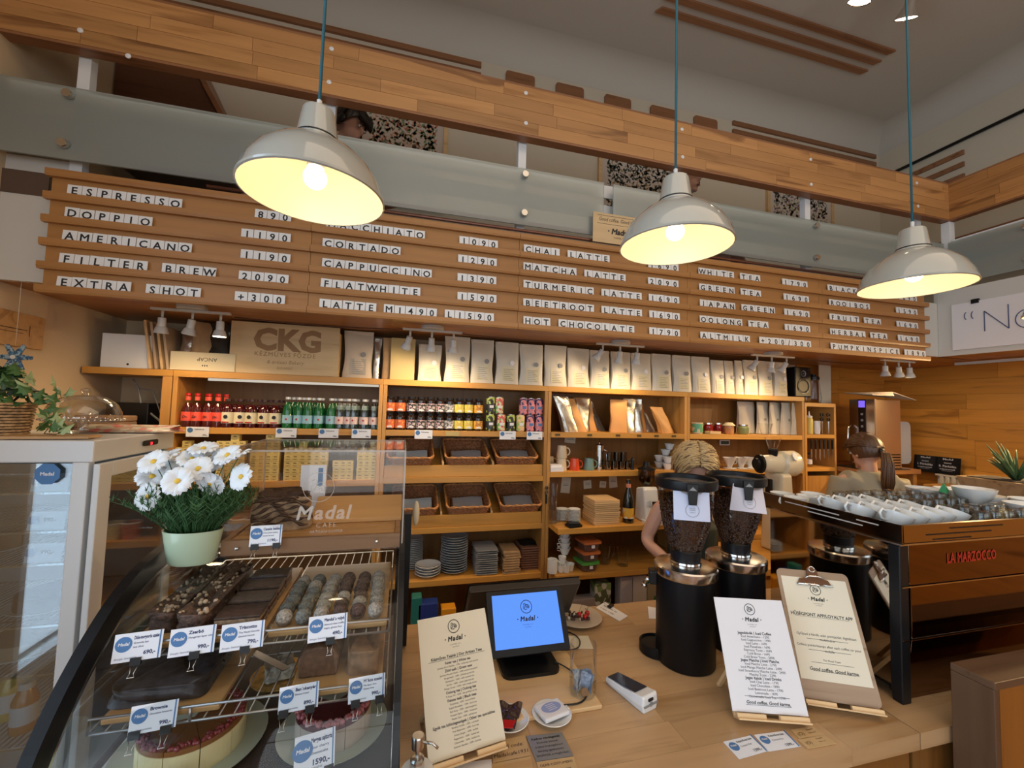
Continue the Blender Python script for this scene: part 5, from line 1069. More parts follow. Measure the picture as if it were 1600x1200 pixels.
p = at(957, 950, Z=ZK); solo('binder_clip', MB().prism([(-.016, 0), (.016, 0), (.016, .018), (-.016, .018)], .002, .008).tube([(-.008, .018, .006), (-.01, .04, .01), (.01, .04, .01), (.008, .018, .006)], .001, 5, 1), [M_BLACK, M_STEEL], 'black binder clip holding the white paper slip', 'clip', (p.x, p.y, ZK+.002), .6)
flat('note_slip', 'cream paper slip under the till display with a cherry stem on it', 'paper', ((878, 994), (919, 994), (927, 1014), (874, 1014)), M_PAPER)
flat('napkin', 'white napkin partly hidden behind the black grinder', 'paper', ((1012, 948), (1040, 953), (1040, 967), (1014, 967)), M_WPAPER)
wp = wood('plaque_wood', (.55, .36, .17), 'x', rnd=.05, knots=.1, dark=.9)
flat('wifi_plaque', 'small wooden plaque reading Wifi code beside the tea menu', 'sign', ((770, 1163), (820, 1150), (829, 1182), (770, 1194)), wp, th=.003, grp=G, lines=[('Wifi code:', .5, .58, .26, {}), ('Madalcafe1931', .5, .18, .26, {})])
flat('grey_notice_plaque', 'grey metal plaque with black Hungarian text below the paper packet', 'sign', ((822, 1152), (878, 1146), (896, 1183), (838, 1192)), mat('grey_metal_plaque', (.28, .28, .28), .35, .4), th=.003, grp=G, lines=[('Kedves vendégeink!', .5, .78, .12, dict(bold=.02)), ('Elnézést kérünk', .5, .62, .11, {}), ('a lassú kiszolgálásért', .5, .46, .11, {}), ('tényleg igyekszünk!', .5, .30, .11, {}), ('köszönjük a megértést!', .5, .14, .11, {})])
flat('costumers_plaque', 'wooden plaque reading Dear costumers at the front counter edge', 'sign', ((838, 1193), (896, 1184), (912, 1225), (850, 1236)), wp, th=.003, grp=G, lines=[('DEAR COSTUMERS!', .5, .78, .13, {}), ('Sorry for the wait', .5, .55, .12, {})])
flat('plain_wood_plaque', 'plain wooden plaque with a faint square print under the Wifi plaque', 'sign', ((768, 1196), (829, 1184), (838, 1222), (772, 1232)), wp, th=.003, grp=G)
flat('white_leaflet', 'white leaflet with a round emblem lying under the easel foot', 'paper', ((700, 1196), (768, 1187), (772, 1230), (700, 1238)), M_WPAPER, grp=G)
for i, (pts, lb) in enumerate(((((1130, 1160), (1173, 1150), (1200, 1174), (1155, 1187)), 'first'), (((1178, 1149), (1225, 1143), (1251, 1167), (1201, 1175)), 'second'))):
    flat('ice_cream_price_card', '%s white and blue price card lying flat at the counter edge' % lb, 'price card', pts, M_CARD, grp='price cards on the counter', lines=[('O', .18, .62, .24, {}), ('|', .94, 0, .04, {}), ('Kézműves bún', .36, .75, .15, Bd), ('Cascara Fizz', .36, .50, .13, L_), ('1390,-', .60, .12, .20, Bd)])
for i, (pts, lb) in enumerate(((((1236, 1142), (1270, 1136), (1288, 1150), (1250, 1157)), 'rear'), (((1246, 1157), (1287, 1150), (1307, 1163), (1262, 1171)), 'front'))):
    flat('small_wood_card', '%s small engraved wooden card next to the price cards' % lb, 'card', pts, wp, th=.003, grp='small wooden cards', lines=[('(O)', .2, .3, .45, {}), ('Good 9', .65, .65, .22, {}), ('karma card', .65, .35, .16, {})])
# soap dispenser
p = at(645, 1178, Z=1.075); t = thing('pump_dispenser', 'white pump dispenser with a steel head at the corner of the pastry case', 'dispenser', (.062, .955, ZK))
MB().lathe([(0, 0), (.036, 0), (.040, .006), (.040, .10), (.034, .118), (.014, .122), (0, .122)], 28).build('bottle', M_PORC, t)
MB().lathe([(0, .118), (.015, .118), (.015, .14), (.012, .144), (.0045, .145), (.0045, .162), (.0045, .166)], 20).lathe([(0, .164), (.013, .164), (.0135, .186), (.012, .189), (0, .189)], 20).build('pump_head', M_STEEL, t)
MB().tube([(.006, -.002, .176), (.03, -.012, .176), (.042, -.018, .168)], .003, 8).build('spout', M_STEEL, t)
# ================================================================ coffee grinders
HOP = thin_glass('hopper_plastic', (.80, .74, .68), fac=.10)
BEAN = mat('bean_brown', (.045, .018, .010), .35)
bean_mesh = MB().ball((0, 0, 0), .0048, 6, 4, sz=.6, sx=1.35).mesh('coffee_beans', BEAN)
def grinder(label, X, Y, rz, pt, seed, cur):
    t = thing('coffee_grinder', label, 'grinder', (X, Y, ZK), rz, 'tall black coffee grinders')
    MB().lathe([(0, 0), (.098, 0), (.102, .006), (.102, .31), (.098, .315), (0, .315)], 40).build('body', M_MATT, t)
    MB().lathe([(.103, .305), (.108, .308), (.110, .312), (.110, .338), (.106, .343), (.05, .350), (0, .350)], 48).build('metal_top', mat('spun_metal_%d' % seed, (.66, .62, .58), .18, 1), t)
    MB().lathe([(.045, .350), (.048, .352), (.048, .362), (.052, .364), (.054, .395), (.050, .400)], 32, cap=False).build('collar', M_BLACK, t)
    MB().lathe([(.038, .3505), (.055, .3505), (.055, .358), (.038, .358)], 32, cap=False).build('collar_ring', M_CHROME, t)
    MB().lathe([(.052, .395), (.060, .42), (.079, .48), (.090, .54), (.097, .60), (.100, .635)], 40, cap=False).build('hopper', HOP, t)
    zt = .585
    b = MB(); rd = random.Random(seed)
    b.lathe([(0, .402), (.050, .402), (.058, .42), (.0765, .48), (.0875, .54), (.091, zt-.01), (0, zt-.004)], 28)
    b.build('bean_core', BEAN, t)
    b = MB(); n = 0
    for i in range(2400):
        z = rd.uniform(.405, zt); top = i % 5 == 0
        R = .0585+(z-.42)*.31 if z < .48 else .077+(z-.48)*.183 if z < .54 else .088+(z-.54)*.11
        a = rd.random()*2*PI
        if top: z = zt+rd.uniform(-.004, .004); R = math.sqrt(rd.random())*.088
        else: R -= .0005
        b.put((math.cos(a)*R, math.sin(a)*R, z), (rd.random()*3, rd.random()*3, a)); b.ball((0, 0, 0), .0045, 6, 3, sz=.65, sx=1.3)
    o = b.build('coffee_beans', BEAN, t, kind='stuff')
    MB().lathe([(.100, .622), (.108, .625), (.110, .632), (.110, .656), (.106, .660), (.100, .656), (.099, .640), (0, .638)], 48, cap=False).build('hopper_lid', M_BLACK, t)
    MB().lathe([(0, .6405), (.092, .6405), (.092, .6425), (0, .6425)], 32).build('lid_plate', mat('smoked_lid_%d' % seed, (.18, .15, .13), .15), t)
    # face towards the viewer = local -y
    MB().put((0, -.1085, .60), (R_(90), 0, 0)).prism([(-.020, .052), (.020, .052), (.013, -.020), (-.013, -.020)], 0, .006).build('latch', M_BLACK, t, bev=.002)
    MB().put((0, -.1152, .63), (R_(90), 0, 0)).prism([(-.013, 0), (.013, 0), (0, .013)], 0, .0005).build('latch_mark', M_GREY, t)
    w, h = .120, .098
    b = MB().put((pt[0], -.104, pt[1]), (R_(80), R_(pt[2]), 0))
    def f(u, v, o=0): x = (u-.5)*w; return (x, (v-.5)*h, o-(x*x)*3.2+cur*(u-.5)*(.5-v)*.06)
    b.grid(lambda u, v: f(u, v), 10, 6).grid(lambda u, v: f(u, v, -.0008), 10, 6); b.build('paper_note', mat('note_paper_%d' % seed, (.60, .64, .80) if seed == 1 else (.66, .62, .68), .6), t)
    b = MB().put((pt[0], -.1048, pt[1]), (R_(80), R_(pt[2]), 0)); b.tube([(.022*math.cos(a*PI/12), -.014+.022*math.sin(a*PI/12), .001-(.022*math.cos(a*PI/12))**2*3.2+.0008) for a in range(24)], .0006, 4, closed=True)
    for i, s_ in enumerate(('specialty', 'COFFEE', 'roasters')): b.M = Matrix.Translation((pt[0], -.106, pt[1])) @ Euler((R_(80), R_(pt[2]), 0)).to_matrix().to_4x4() @ Matrix.Translation((0, -.008-.007*i, .0006)); b.text(s_, .006)
    b.build('stamp', M_GREY, t)
    # portafilter fork, spout and round tray on the barista side
    MB().tube([(-.09, .03, .25), (-.13, .04, .26), (-.14, .04, .24)], .008, 8).ball((-.14, .04, .235), .011, 10, 6).build('fork', M_STEEL, t)
    MB().put((-.112, .02, .255)).cbox(0, 0, 0, .03, .05, .05).build('spout', M_BLACK, t, bev=.006)
    MB().put((-.095, .03, 0)).lathe([(0, 0), (.06, 0), (.063, .004), (.063, .035), (.057, .038), (.055, .030), (0, .028)], 32).build('grounds_tray', M_MATT, t)
    return t
grinder('tall black coffee grinder with a straight pale blue note on its hopper', 1.035, 1.355, -.45, (-.0, .575, 0), 1, 0)
grinder('tall black coffee grinder with a curled lilac note, next to the espresso machine', 1.30, 1.40, -.35, (.006, .585, 4), 2, 1)
t = thing('cable_ring', 'small white cable with a ring plug at the foot of the nearer grinder', 'cable', (1.13, 1.20, ZK)); MB().tube([(.0, .0, .02), (.012, -.01, .012), (.03, -.01, .006), (.05, 0, .004)], .003, 6).tube([(.008*math.cos(a), 0, .028+.008*math.sin(a)) for a in [i*.6 for i in range(10)]], .002, 6).build('cord', M_WPLAS, t)
# ================================================================ espresso machine
t = thing('espresso_machine', 'big dark polished espresso machine with white cups stored on its top tray', 'espresso machine', (1.565, 1.0, ZK))
GL = mat('dark_polished_brown_panel', (.20, .11, .055), .05, 1)
MIR = mat('mirror_polished_side', (.55, .50, .45), .04, 1)
TRIM = mat('thin_chrome_edge', (.6, .55, .5), .15, 1)
W_, D_ = 1.10, .50
MB().box(.012, .03, .03, W_, D_, .49).build('chassis', M_MATT, t)
MB().box(0, .035, .045, .011, D_-.01, .495).build('side_panel', MIR, t)
MB().prism([(.0, .0), (.03, .0), (.034, .05), (.034, .49), (.0, .49)], -.004, .034, 'x').build('corner_post', M_BLACK, t, bev=.003)
MB().box(.036, .0, .364, W_, .028, .494).build('upper_front_panel', GL, t, bev=.002)
MB().box(.036, -.004, .200, W_, .028, .3605).build('middle_front_panel', GL, t, bev=.002)
MB().prism([(.018, .0), (.05, .0), (.05, .196), (-.004, .196)], .036, W_, 'x').build('lower_front_panel', GL, t, bev=.002)
b = MB()
for z in (.3625, .198): b.box(-.004, -.006, z-.0015, W_, -.003, z+.0015)
b.build('chrome_line', TRIM, t)
tray = mat('bronze_polished_steel', (.42, .30, .17), .18, 1)
MB().prism([(-.010, .500), (-.016, .506), (-.016, .560), (-.010, .562), (.0, .5)], -.012, W_, 'x').build('tray_front', tray, t)
MB().prism([(-.012, .500), (-.018, .506), (-.018, .562), (-.010, .562), (-.008, .5)], -.016, D_+.02, 'y').build('tray_side', M_DSTEEL, t)
MB().box(-.01, -.008, .494, W_, D_+.02, .506).build('tray_floor', M_STEEL, t)
b = MB()
for z, x0, x1 in ((.545, .20, .46), (.528, .09, .40), (.512, .12, .30)): b.box(x0, -.0175, z-.0025, x1, -.0158, z+.0015)
b.build('front_slot', M_BLACK, t)
b = MB()
for z, y0, y1 in ((.545, .18, .40), (.530, .10, .30), (.545, .05, .12)): b.box(-.0192, y0, z-.002, -.0175, y1, z+.002)
b.build('side_slot', mat('slot_light', (.55, .5, .45), .3), t)
MB().put((.33, -.0015, .425), (R_(90), 0, 0)).text('LA MARZOCCO', .045, bold=.03, sp=1.05, wx=.72).build('red_lettering', mat('red_letters', (.45, .01, .015), .3, coat=.5), t)
for x in (.06, W_-.08):
    for y in (.06, D_-.08): MB().put((x, y, 0)).cyl(.018, 0, .032, 14).build('foot', M_STEEL, t)
for i, x in enumerate((.30, .62, .94)):
    MB().put((x, D_+.0, .30)).cyl(.035, -.06, .06, 18).tube([(0, .03, -.05), (0, .16, -.06)], .012, 8).build('group_head', M_CHROME, t)
# cups on the tray
ZCU = ZK+.5065
cap = MB().lathe([(0, 0), (.026, 0), (.028, .006), (.036, .02), (.046, .055), (.0435, .055), (.034, .022), (.024, .008), (0, .008)], 24, cap=False).tube([(-.042, 0, .047), (-.062, 0, .048), (-.066, 0, .034), (-.054, 0, .018), (-.035, 0, .018)], .0045, 8).mesh('cappuccino_cup', M_PORC)
for r, (y, x0, n) in enumerate(((.085, .075, 5), (.185, .05, 5), (.285, .06, 4))):
    for i in range(n):
        tag(link('cappuccino_cup', cap, None, (1.565+x0+i*.070+.02, 1.0+y+random.uniform(-.004, .004), ZCU+.013), (0, R_(22), R_(-12)+random.uniform(-.1, .1))), 'white cappuccino cup, %s from the near corner in the %s slanted row on the machine' % (ORD[i], ('front', 'middle', 'rear')[r]), 'cup', 'cappuccino cups on the machine')
for i, (x, y) in enumerate(((.04, .40), (.06, .485), (.13, .42), (.20, .46))):
    tag(link('cappuccino_cup', cap, None, (1.565+x, 1.0+y, ZCU), (0, 0, -.4+i)), 'white cappuccino cup, %s of four upright ones at the rear corner of the machine' % ORD[i], 'cup', 'upright cups on the machine')
gm = MB().lathe([(.034, 0), (.030, .05), (.028, .062), (.018, .066), (0, .064), ], 16, cap=False).lathe([(.0325, .001), (.028, .05), (.025, .058), (0, .06)], 16, cap=False)
gme = gm.mesh('upturned_glass', thin_glass('thick_cup_glass', (.90, .91, .90), fac=.05))
k = 0
for y, x0, n in ((.06, .49, 5), (.14, .47, 5), (.26, .40, 6), (.35, .36, 7), (.43, .32, 8)):
    for i in range(n):
        tag(link('upturned_glass', gme, None, (1.565+x0+i*.073, 1.0+y+random.uniform(-.006, .006), ZCU), (0, 0, random.random())), 'upturned glass on the espresso machine, %s in the %s row of glasses' % (ORD[i], ORD[[.06, .14, .26, .35, .43].index(y)]), 'glass', 'upturned glasses on the machine')
bw = MB().lathe([(0, 0), (.03, 0), (.034, .008), (.06, .035), (.072, .07), (.069, .07), (.055, .035), (.03, .012), (0, .01)], 28, cap=False).mesh('latte_bowl', M_PORC)
for i, (x, y, z) in enumerate(((.86, .10, 0), (.93, .27, 0), (.87, .27, .03), (1.02, .16, 0), (.98, .40, 0), (.84, .43, .0))):
    tag(link('latte_bowl', bw, None, (1.565+x, 1.0+y, ZCU+z), (0, 0, i)), 'wide white bowl cup, %s among the bowls at the far end of the machine' % ORD[i], 'bowl', 'wide bowls on the machine')
t = thing('green_paper_bird', 'small green pointed leaf ornament standing among the bowls on the machine', 'ornament', (1.565+.79, 1.0+.33, ZCU+.066))
MB().add([(-.035, 0, .01), (0, -.012, 0), (.035, 0, .01), (0, .012, 0), (0, 0, .05)], [(0, 1, 4), (1, 2, 4), (2, 3, 4), (3, 0, 4), (0, 3, 2, 1)]).build('leaf', mat('leaf_ornament_green', (.03, .25, .10), .5), t)
# ================================================================ curved pastry case
X0, X1, ZCT = -.58, .02, 1.43
prof = [(1.66, 1.430), (1.40, 1.432), (1.217, 1.418), (1.127, 1.385), (1.07, 1.346), (1.02, 1.305), (.972, 1.255), (.93, 1.198), (.895, 1.10), (.875, .98), (.87, .86)]
def smooth(P, n=3):
    for _ in range(n):
        Q = [P[0]]
        for a, c_ in zip(P, P[1:]): Q += [(a[0]*.75+c_[0]*.25, a[1]*.75+c_[1]*.25), (a[0]*.25+c_[0]*.75, a[1]*.25+c_[1]*.75)]
        P = Q+[P[-1]]
    return P
PR = smooth(prof, 2)
def off(P, d):
    out = []
    for i, p in enumerate(P):
        a, c_ = P[max(0, i-1)], P[min(len(P)-1, i+1)]; t_ = Vector((c_[0]-a[0], c_[1]-a[1])).normalized(); out.append((p[0]-t_.y*d*-1, p[1]+t_.x*d*-1) if 0 else (p[0]+t_.y*d, p[1]-t_.x*d))
    return out
t = CASE = thing('pastry_display_case', 'curved glass pastry display case with black side frames full of cakes', 'display case', (0, 0, 0))
def sheet(P, x0, x1, th): 
    I = off(P, th); b = MB(); n = len(P)
    b.add([(x0, y, z) for y, z in P]+[(x1, y, z) for y, z in P], [(i, i+1, n+i+1, n+i) for i in range(n-1)], 0, True)
    return b
sheet(PR, X0+.005, X1-.012, .005).build('curved_glass', G_CASE, t)
def band(x0, x1, w, m, name, P=PR, o=0.0):
    A = off(P, o); I = off(P, o+w); n = len(A); b = MB()
    poly = A+I[::-1]
    vs = [(x, y, z) for x in (x0, x1) for y, z in A] + [(x, y, z) for x in (x0, x1) for y, z in I]
    fs = []
    for i in range(n-1):
        fs += [(i, i+1, n+i+1, n+i), (2*n+i, 3*n+i, 3*n+i+1, 2*n+i+1), (i, 2*n+i, 2*n+i+1, i+1), (n+i, n+i+1, 3*n+i+1, 3*n+i)]
    fs += [(0, n, 3*n, 2*n), (n-1, 3*n-1, 4*n-1, 2*n-1)]
    return b.add(vs, fs, 0, False).build(name, m, t)
def band_fix(): pass
band(X0-.012, X0+.010, .046, M_MATT, 'side_frame'); band(X0-.0125, X0+.0105, .006, M_STEEL, 'chrome_edge', o=-.006)
band(X1-.012, X1+.002, .030, M_BLACK, 'side_frame'); band(X1-.013, X1-.011, .004, M_STEEL, 'chrome_edge', o=-.004)
# side glass, back, base
b = MB()
for x in (X0+.001, X1-.006): b.prism([(1.66, .86)]+[(y+.02, z-.01) for y, z in PR[1:-1]]+[(.90, .86)], x, x+.003, 'x')
b.build('side_glass', G_CASE, t)
MB().box(X0, .86, .0, X1, 1.66, .855).build('base_cabinet', mat('dark_case_base', (.03, .028, .03), .35), t)
MB().box(X0+.01, .90, .9, X1-.01, 1.64, .912).build('inner_floor', mat('dark_inner_floor', (.05, .045, .045), .25), t)
MB().box(X0-.004, 1.64, .86, X0+.02, 1.67, 1.432).box(X1-.02, 1.64, .86, X1+.004, 1.67, 1.432).build('rear_post', M_BLACK, t)
MB().box(X0, 1.63, 1.405, X1, 1.67, 1.428).build('rear_rail', M_STEEL, t)
MB().box(X1+.003, 1.63, .96, X1+.03, 1.66, 1.44).build('hinge_bar', M_BLACK, t)
MB().put((X1+.045, 1.62, 1.445)).ball((0, 0, 0), .016, 14, 10, sz=2.9, sx=.8).build('cream_handle', mat('cream_knob', (.62, .52, .36), .4), t)
# two wire racks
GREYW = mat('rack_wire_grey', (.42, .40, .38), .3, .8)
def rack(zr, y0, y1, nm):
    r = MB()
    r.tube([(X0+.035, y0, zr), (X1-.03, y0, zr), (X1-.03, y1, zr), (X0+.035, y1, zr)], .003, 6, closed=True)
    r.tube([(X0+.035, y0, zr), (X0+.035, y0-.0, zr+.028), (X1-.03, y0, zr+.028), (X1-.03, y0, zr)], .003, 6)
    for x in (X0+.2, X1-.2): r.tube([(x, y0, zr), (x, y0, zr+.028)], .003, 6)
    ro = r.build(nm, GREYW, t)
    w = MB().tube([(0, y0, zr), (0, y1, zr)], .0017, 5).mesh('rack_wire', GREYW); x = X0+.06
    while x < X1-.04: link('rack_wire', w, ro, (x, 0, 0)); x += .027
    for yy in (y0+(y1-y0)*.35, y0+(y1-y0)*.7): MB().tube([(X0+.035, yy, zr-.003), (X1-.03, yy, zr-.003)], .002, 5).build('cross_wire', GREYW, ro)
ZR1, ZR2, ZD = 1.318, 1.215, 1.085
rack(ZR1, 1.045, 1.60, 'upper_rack'); rack(ZR2, .985, 1.60, 'lower_rack')
solo('case_deck', MB().box(X0+.012, .93, ZD-.02, X1-.02, 1.62, ZD-.004), mat('dark_deck', (.06, .045, .04), .2), 'dark deck inside the pastry case carrying the round cakes', 'deck')
bpy.data.objects['case_deck'].parent = CASE
for k_ in ('label', 'category'): del bpy.data.objects['case_deck'][k_]
# light board lining the left inner wall
MB().box(X0+.012, 1.0, ZD-.003, X0+.05, 1.60, ZD+.001).build('white_edge', M_WPLAS, CASE)
MB().box(X0+.02, 1.60, 1.36, X1-.03, 1.62, 1.372).build('inner_lamp', emis('case_lamp', (1, .86, .6), 1.5), CASE)
lamp('AREA', (-.28, 1.58, 1.35), .35, (1, .86, .66), (R_(-35), 0, 0), .5, .02)
# serving boards and pastries -------------------------------------------------
def board(lab, x0, x1, y0, y1, z, m=W_BOARD, h=.012, rz=0):
    return solo('serving_board', MB().box(-(x1-x0)/2, -(y1-y0)/2, 0, (x1-x0)/2, (y1-y0)/2, h), m, lab, 'board', ((x0+x1)/2, (y0+y1)/2, z), rz, 'boards in the pastry case', bev=.003)
za = ZR1+.004; zb = ZR2+.004
board('long wooden board with dark bars at the left of the upper rack', X0+.045, X0+.30, 1.06, 1.45, za)
board('wooden board with nut truffles at the right of the upper rack', X0+.31, X1-.035, 1.06, 1.45, za)
board('wooden board under the brownie block on the lower rack', X0+.045, X0+.245, 1.0, 1.30, zb)
board('pale wooden board with sliced gingerbread in the middle of the lower rack', X0+.10, X0+.34, 1.32, 1.56, zb, W_PINE)
board('wooden board with the banana bread on the lower rack', X0+.37, X1-.04, 1.0, 1.50, zb)
za += .0125; zb += .0125
def lump(w, d, h, seed, amp=.006, n=14):
    rd = random.Random(seed); ph = [rd.uniform(0, 6) for _ in range(8)]
    def f(u, v):
        a = u*2*PI; e = .35
        ca, sa = math.cos(a), math.sin(a); cx = math.copysign(abs(ca)**e, ca); cy = math.copysign(abs(sa)**e, sa)
        s_ = 1 if v < .6 else max(0, 1-((v-.6)/.4)**3)
        z = h*min(1, v/.6)*(1 if v < .6 else 1)
        nz = amp*(math.sin(9*u*2*PI/3+ph[0]+v*5)+math.sin(v*11+ph[1]+u*20)+.6*math.sin(40*u+ph[2]+18*v))*.5
        return (cx*(w/2)*s_+nz*cx, cy*(d/2)*s_+nz*cy, z+(nz*1.2 if v > .3 else 0))
    return MB().grid(f, n*2, n)
CHOC2 = mat('nutty_chocolate', (.09, .05, .035), .6, var=.6, bump=1, bscale=120)
NUT = mat('nut_pieces', (.45, .33, .22), .6)
for i, (x, y, w, d, m, h) in enumerate(((X0+.085, 1.25, .06, .30, CHOC2, .040), (X0+.155, 1.23, .065, .32, CHOC2, .045))):
    t = thing('granola_bar_loaf', ('long dark nut-topped loaf at the left end of the upper rack', 'second dark nut-topped loaf with pale nuts on the upper rack')[i], 'pastry', (x, y, za), 0, 'nut loaves')
    lump(w, d, h, 5+i).build('loaf', m, t); b = MB(); rd = random.Random(i)
    for k in range(90): b.ball((rd.uniform(-w*.42, w*.42), rd.uniform(-d*.47, d*.47), h+rd.uniform(-.003, .004)), rd.uniform(.002, .006), 6, 4)
    b.build('nuts', NUT, t, kind='stuff')
for i in range(4):
    t = thing('layer_slice', 'chocolate-topped layered slice, %s of four in the row behind the third price tag' % ORD[i], 'pastry', (X0+.245, 1.10+i*.075, za), 0, 'chocolate layer slices')
    MB().box(-.045, -.03, 0, .045, .03, .012).box(-.045, -.03, .02, .045, .03, .03).build('sponge', mat('sponge_%d' % i, (.30, .20, .12), .8, var=.4, bscale=150), t, bev=.002)
    MB().box(-.044, -.029, .012, .044, .029, .02).build('jam_layer', mat('jam_%d' % i, (.12, .02, .01), .5), t); MB().box(-.046, -.031, .03, .046, .031, .036).build('chocolate_top', M_CHOC, t, bev=.002)
tr = [lump(.036, .036, .030, s, .002, 7).mesh('truffle_ball', m) for s, m in ((31, mat('grey_truffle', (.16, .16, .14), .8, var=.5, bump=1, bscale=200)), (32, mat('brown_truffle', (.10, .06, .045), .8, var=.5, bump=1, bscale=200)), (33, mat('pale_truffle', (.34, .30, .25), .8, var=.4, bump=1, bscale=200)))]
ball = [MB().ball((0, 0, .017), .018, 14, 10).mesh('truffle_ball', m.materials[0]) for m in tr]
k = 0
for c_, (x, kind) in enumerate(((X0+.335, 0), (X0+.375, 0), (X0+.415, 2), (X0+.455, 1), (X0+.495, 1), (X0+.535, 2))):
    for i in range(6):
        tag(link('truffle_ball', ball[kind if (i+c_) % 5 else 2], None, (x+random.uniform(-.003, .003), 1.085+i*.040+random.uniform(-.003, .003), za), (random.random(), random.random(), 0)), '', 'truffle', 'truffle balls on the upper rack')
        o = C.objects[-1]; o['label'] = 'nut-dusted truffle ball, %s from the front in the %s row beside the slices' % (ORD[i], ORD[c_]); o.rotation_euler = (0, 0, random.random()*6)
t = thing('brownie_block', 'large dark uncut brownie block behind the Brownie tag', 'brownie', (X0+.120, 1.14, zb), .0)
lump(.17, .24, .034, 50, .006, 22).build('cake', mat('brownie_blue_black', (.05, .045, .05), .45, var=.5, bump=1, bscale=45), t)
for i in range(9):
    t = thing('gingerbread_bar', 'light gingerbread bar, %s in the row on the pale board' % ORD[i], 'bar', (X0+.12+i*.0245, 1.44, zb), 0, 'gingerbread bars')
    MB().box(-.0115, -.09, 0, .0115, .09, .022).build('bar', mat('ginger', (.55, .31, .15), .7, var=.15, bscale=90) if i < 6 else mat('ginger_dark', (.45, .22, .10), .7), t, bev=.002)
for i in range(7):
    t = thing('banana_bread_slice', 'dark banana bread slice, %s from the front on the lower rack' % ORD[i], 'bread slice', (X0+.42, 1.06+i*.036, zb), 0, 'banana bread slices')
    MB().put((0, 0, 0), (R_(90), 0, 0)).prism([(-.04, 0), (.04, 0), (.043, .04), (.03, .06), (0, .066), (-.03, .06), (-.043, .04)], -.012, .012, 'z').build('slice', mat('banana_dark', (.14, .065, .03), .7, var=.3, bscale=80), t, bev=.004)
t = thing('marzipan_log', 'knobbly brown cake log at the right of the lower rack', 'cake', (X1-.085, 1.15, zb)); lump(.07, .24, .05, 61, .006).build('cake', mat('brown_cake', (.26, .14, .07), .7, var=.3, bscale=50), t)
# round cakes on plates on the deck
cone_poly = lambda r, a0, a1, n=20: [(0, 0)]+[(r*math.cos(R_(a0+(a1-a0)*i/n)), r*math.sin(R_(a0+(a1-a0)*i/n))) for i in range(n+1)]
def roundcake(px, side, top, gel, lab, plab, sl, r=.115):
    x, y = px
    plt = solo('cake_plate', MB().lathe([(0, 0), (r*.9, 0), (r*1.1, .008), (r*1.45, .016), (r*1.46, .018), (r*1.1, .011), (0, .006)], 40, cap=False), mat('cake_plate_green_grey', (.42, .47, .38), .25), plab, 'plate', (x, y, ZD-.004))
    t = thing('round_cake', lab, 'cake', (x, y, ZD+.004))
    n = 7; a0 = sl
    for i in range(n):
        a, c_ = a0+i*36+.5, a0+(i+1)*36-.5
        s_ = MB().prism(cone_poly(r, a, c_, 6), 0, .050, 'z').build('cake_slice', side, t)
        MB().prism(cone_poly(r*.99, a, c_, 6), .0502, .060, 'z').build('glaze', top, s_)
        b = MB(); rd = random.Random(i)
        for k in range(26):
            q = R_(rd.uniform(a+2, c_-2)); R2 = rd.uniform(r*.80, r*.97); b.ball((math.cos(q)*R2, math.sin(q)*R2, .062), rd.uniform(.003, .006), 6, 4)
        b.build('berries', gel, s_, kind='stuff')
    return plt
p1 = at(312, 1147, Z=1.13); p2 = at(538, 1112, Z=1.13)
roundcake((-.415, 1.10), mat('cheese_cake', (.75, .62, .33), .6), mat('caramel_top', (.26, .10, .03), .2, coat=.4), mat('berry_red', (.22, .02, .025), .3, coat=.4), 'round yellow cheesecake with a caramel glaze and berry rim', 'pale green-grey plate under the yellow cheesecake', 190, .098)
roundcake((-.125, 1.085), mat('grey_cream_cake', (.42, .34, .27), .6), mat('berry_glaze', (.10, .012, .02), .15, coat=.6), mat('berry_pink', (.45, .12, .13), .35, coat=.3), 'round cake with a dark red berry glaze at the right of the case', 'clear-rimmed plate under the berry cake', 150, .082)
solo('gold_cake_board', MB().lathe([(0, 0), (.075, 0), (.075, .004), (0, .004)], 32), mat('gold_card', (.75, .42, .10), .35, .5, var=.3, bscale=60), 'round gold cake board behind the cheesecake', 'cake board', (-.30, 1.335, ZD))
t = thing('cheesecake_slice', 'crumbly cheese slice lying on the gold cake board', 'cake', (-.30, 1.32, ZD+.005), .3); lump(.07, .06, .035, 71, .004).build('cake', mat('cream_crumble', (.55, .5, .4), .8, var=.4, bscale=90), t)
bpy.data.objects['gold_cake_board'].location = (-.30, 1.335, ZD-.003)
solo('steel_knife', MB().box(-.07, -.009, 0, .07, .009, .002).box(.07, -.011, -.002, .13, .011, .006, 1), [M_STEEL, M_BLACK], 'steel serving knife lying on the lower rack beside the brownie', 'knife', (X0+.29, 1.16, zb+.012-.024), 2.4)
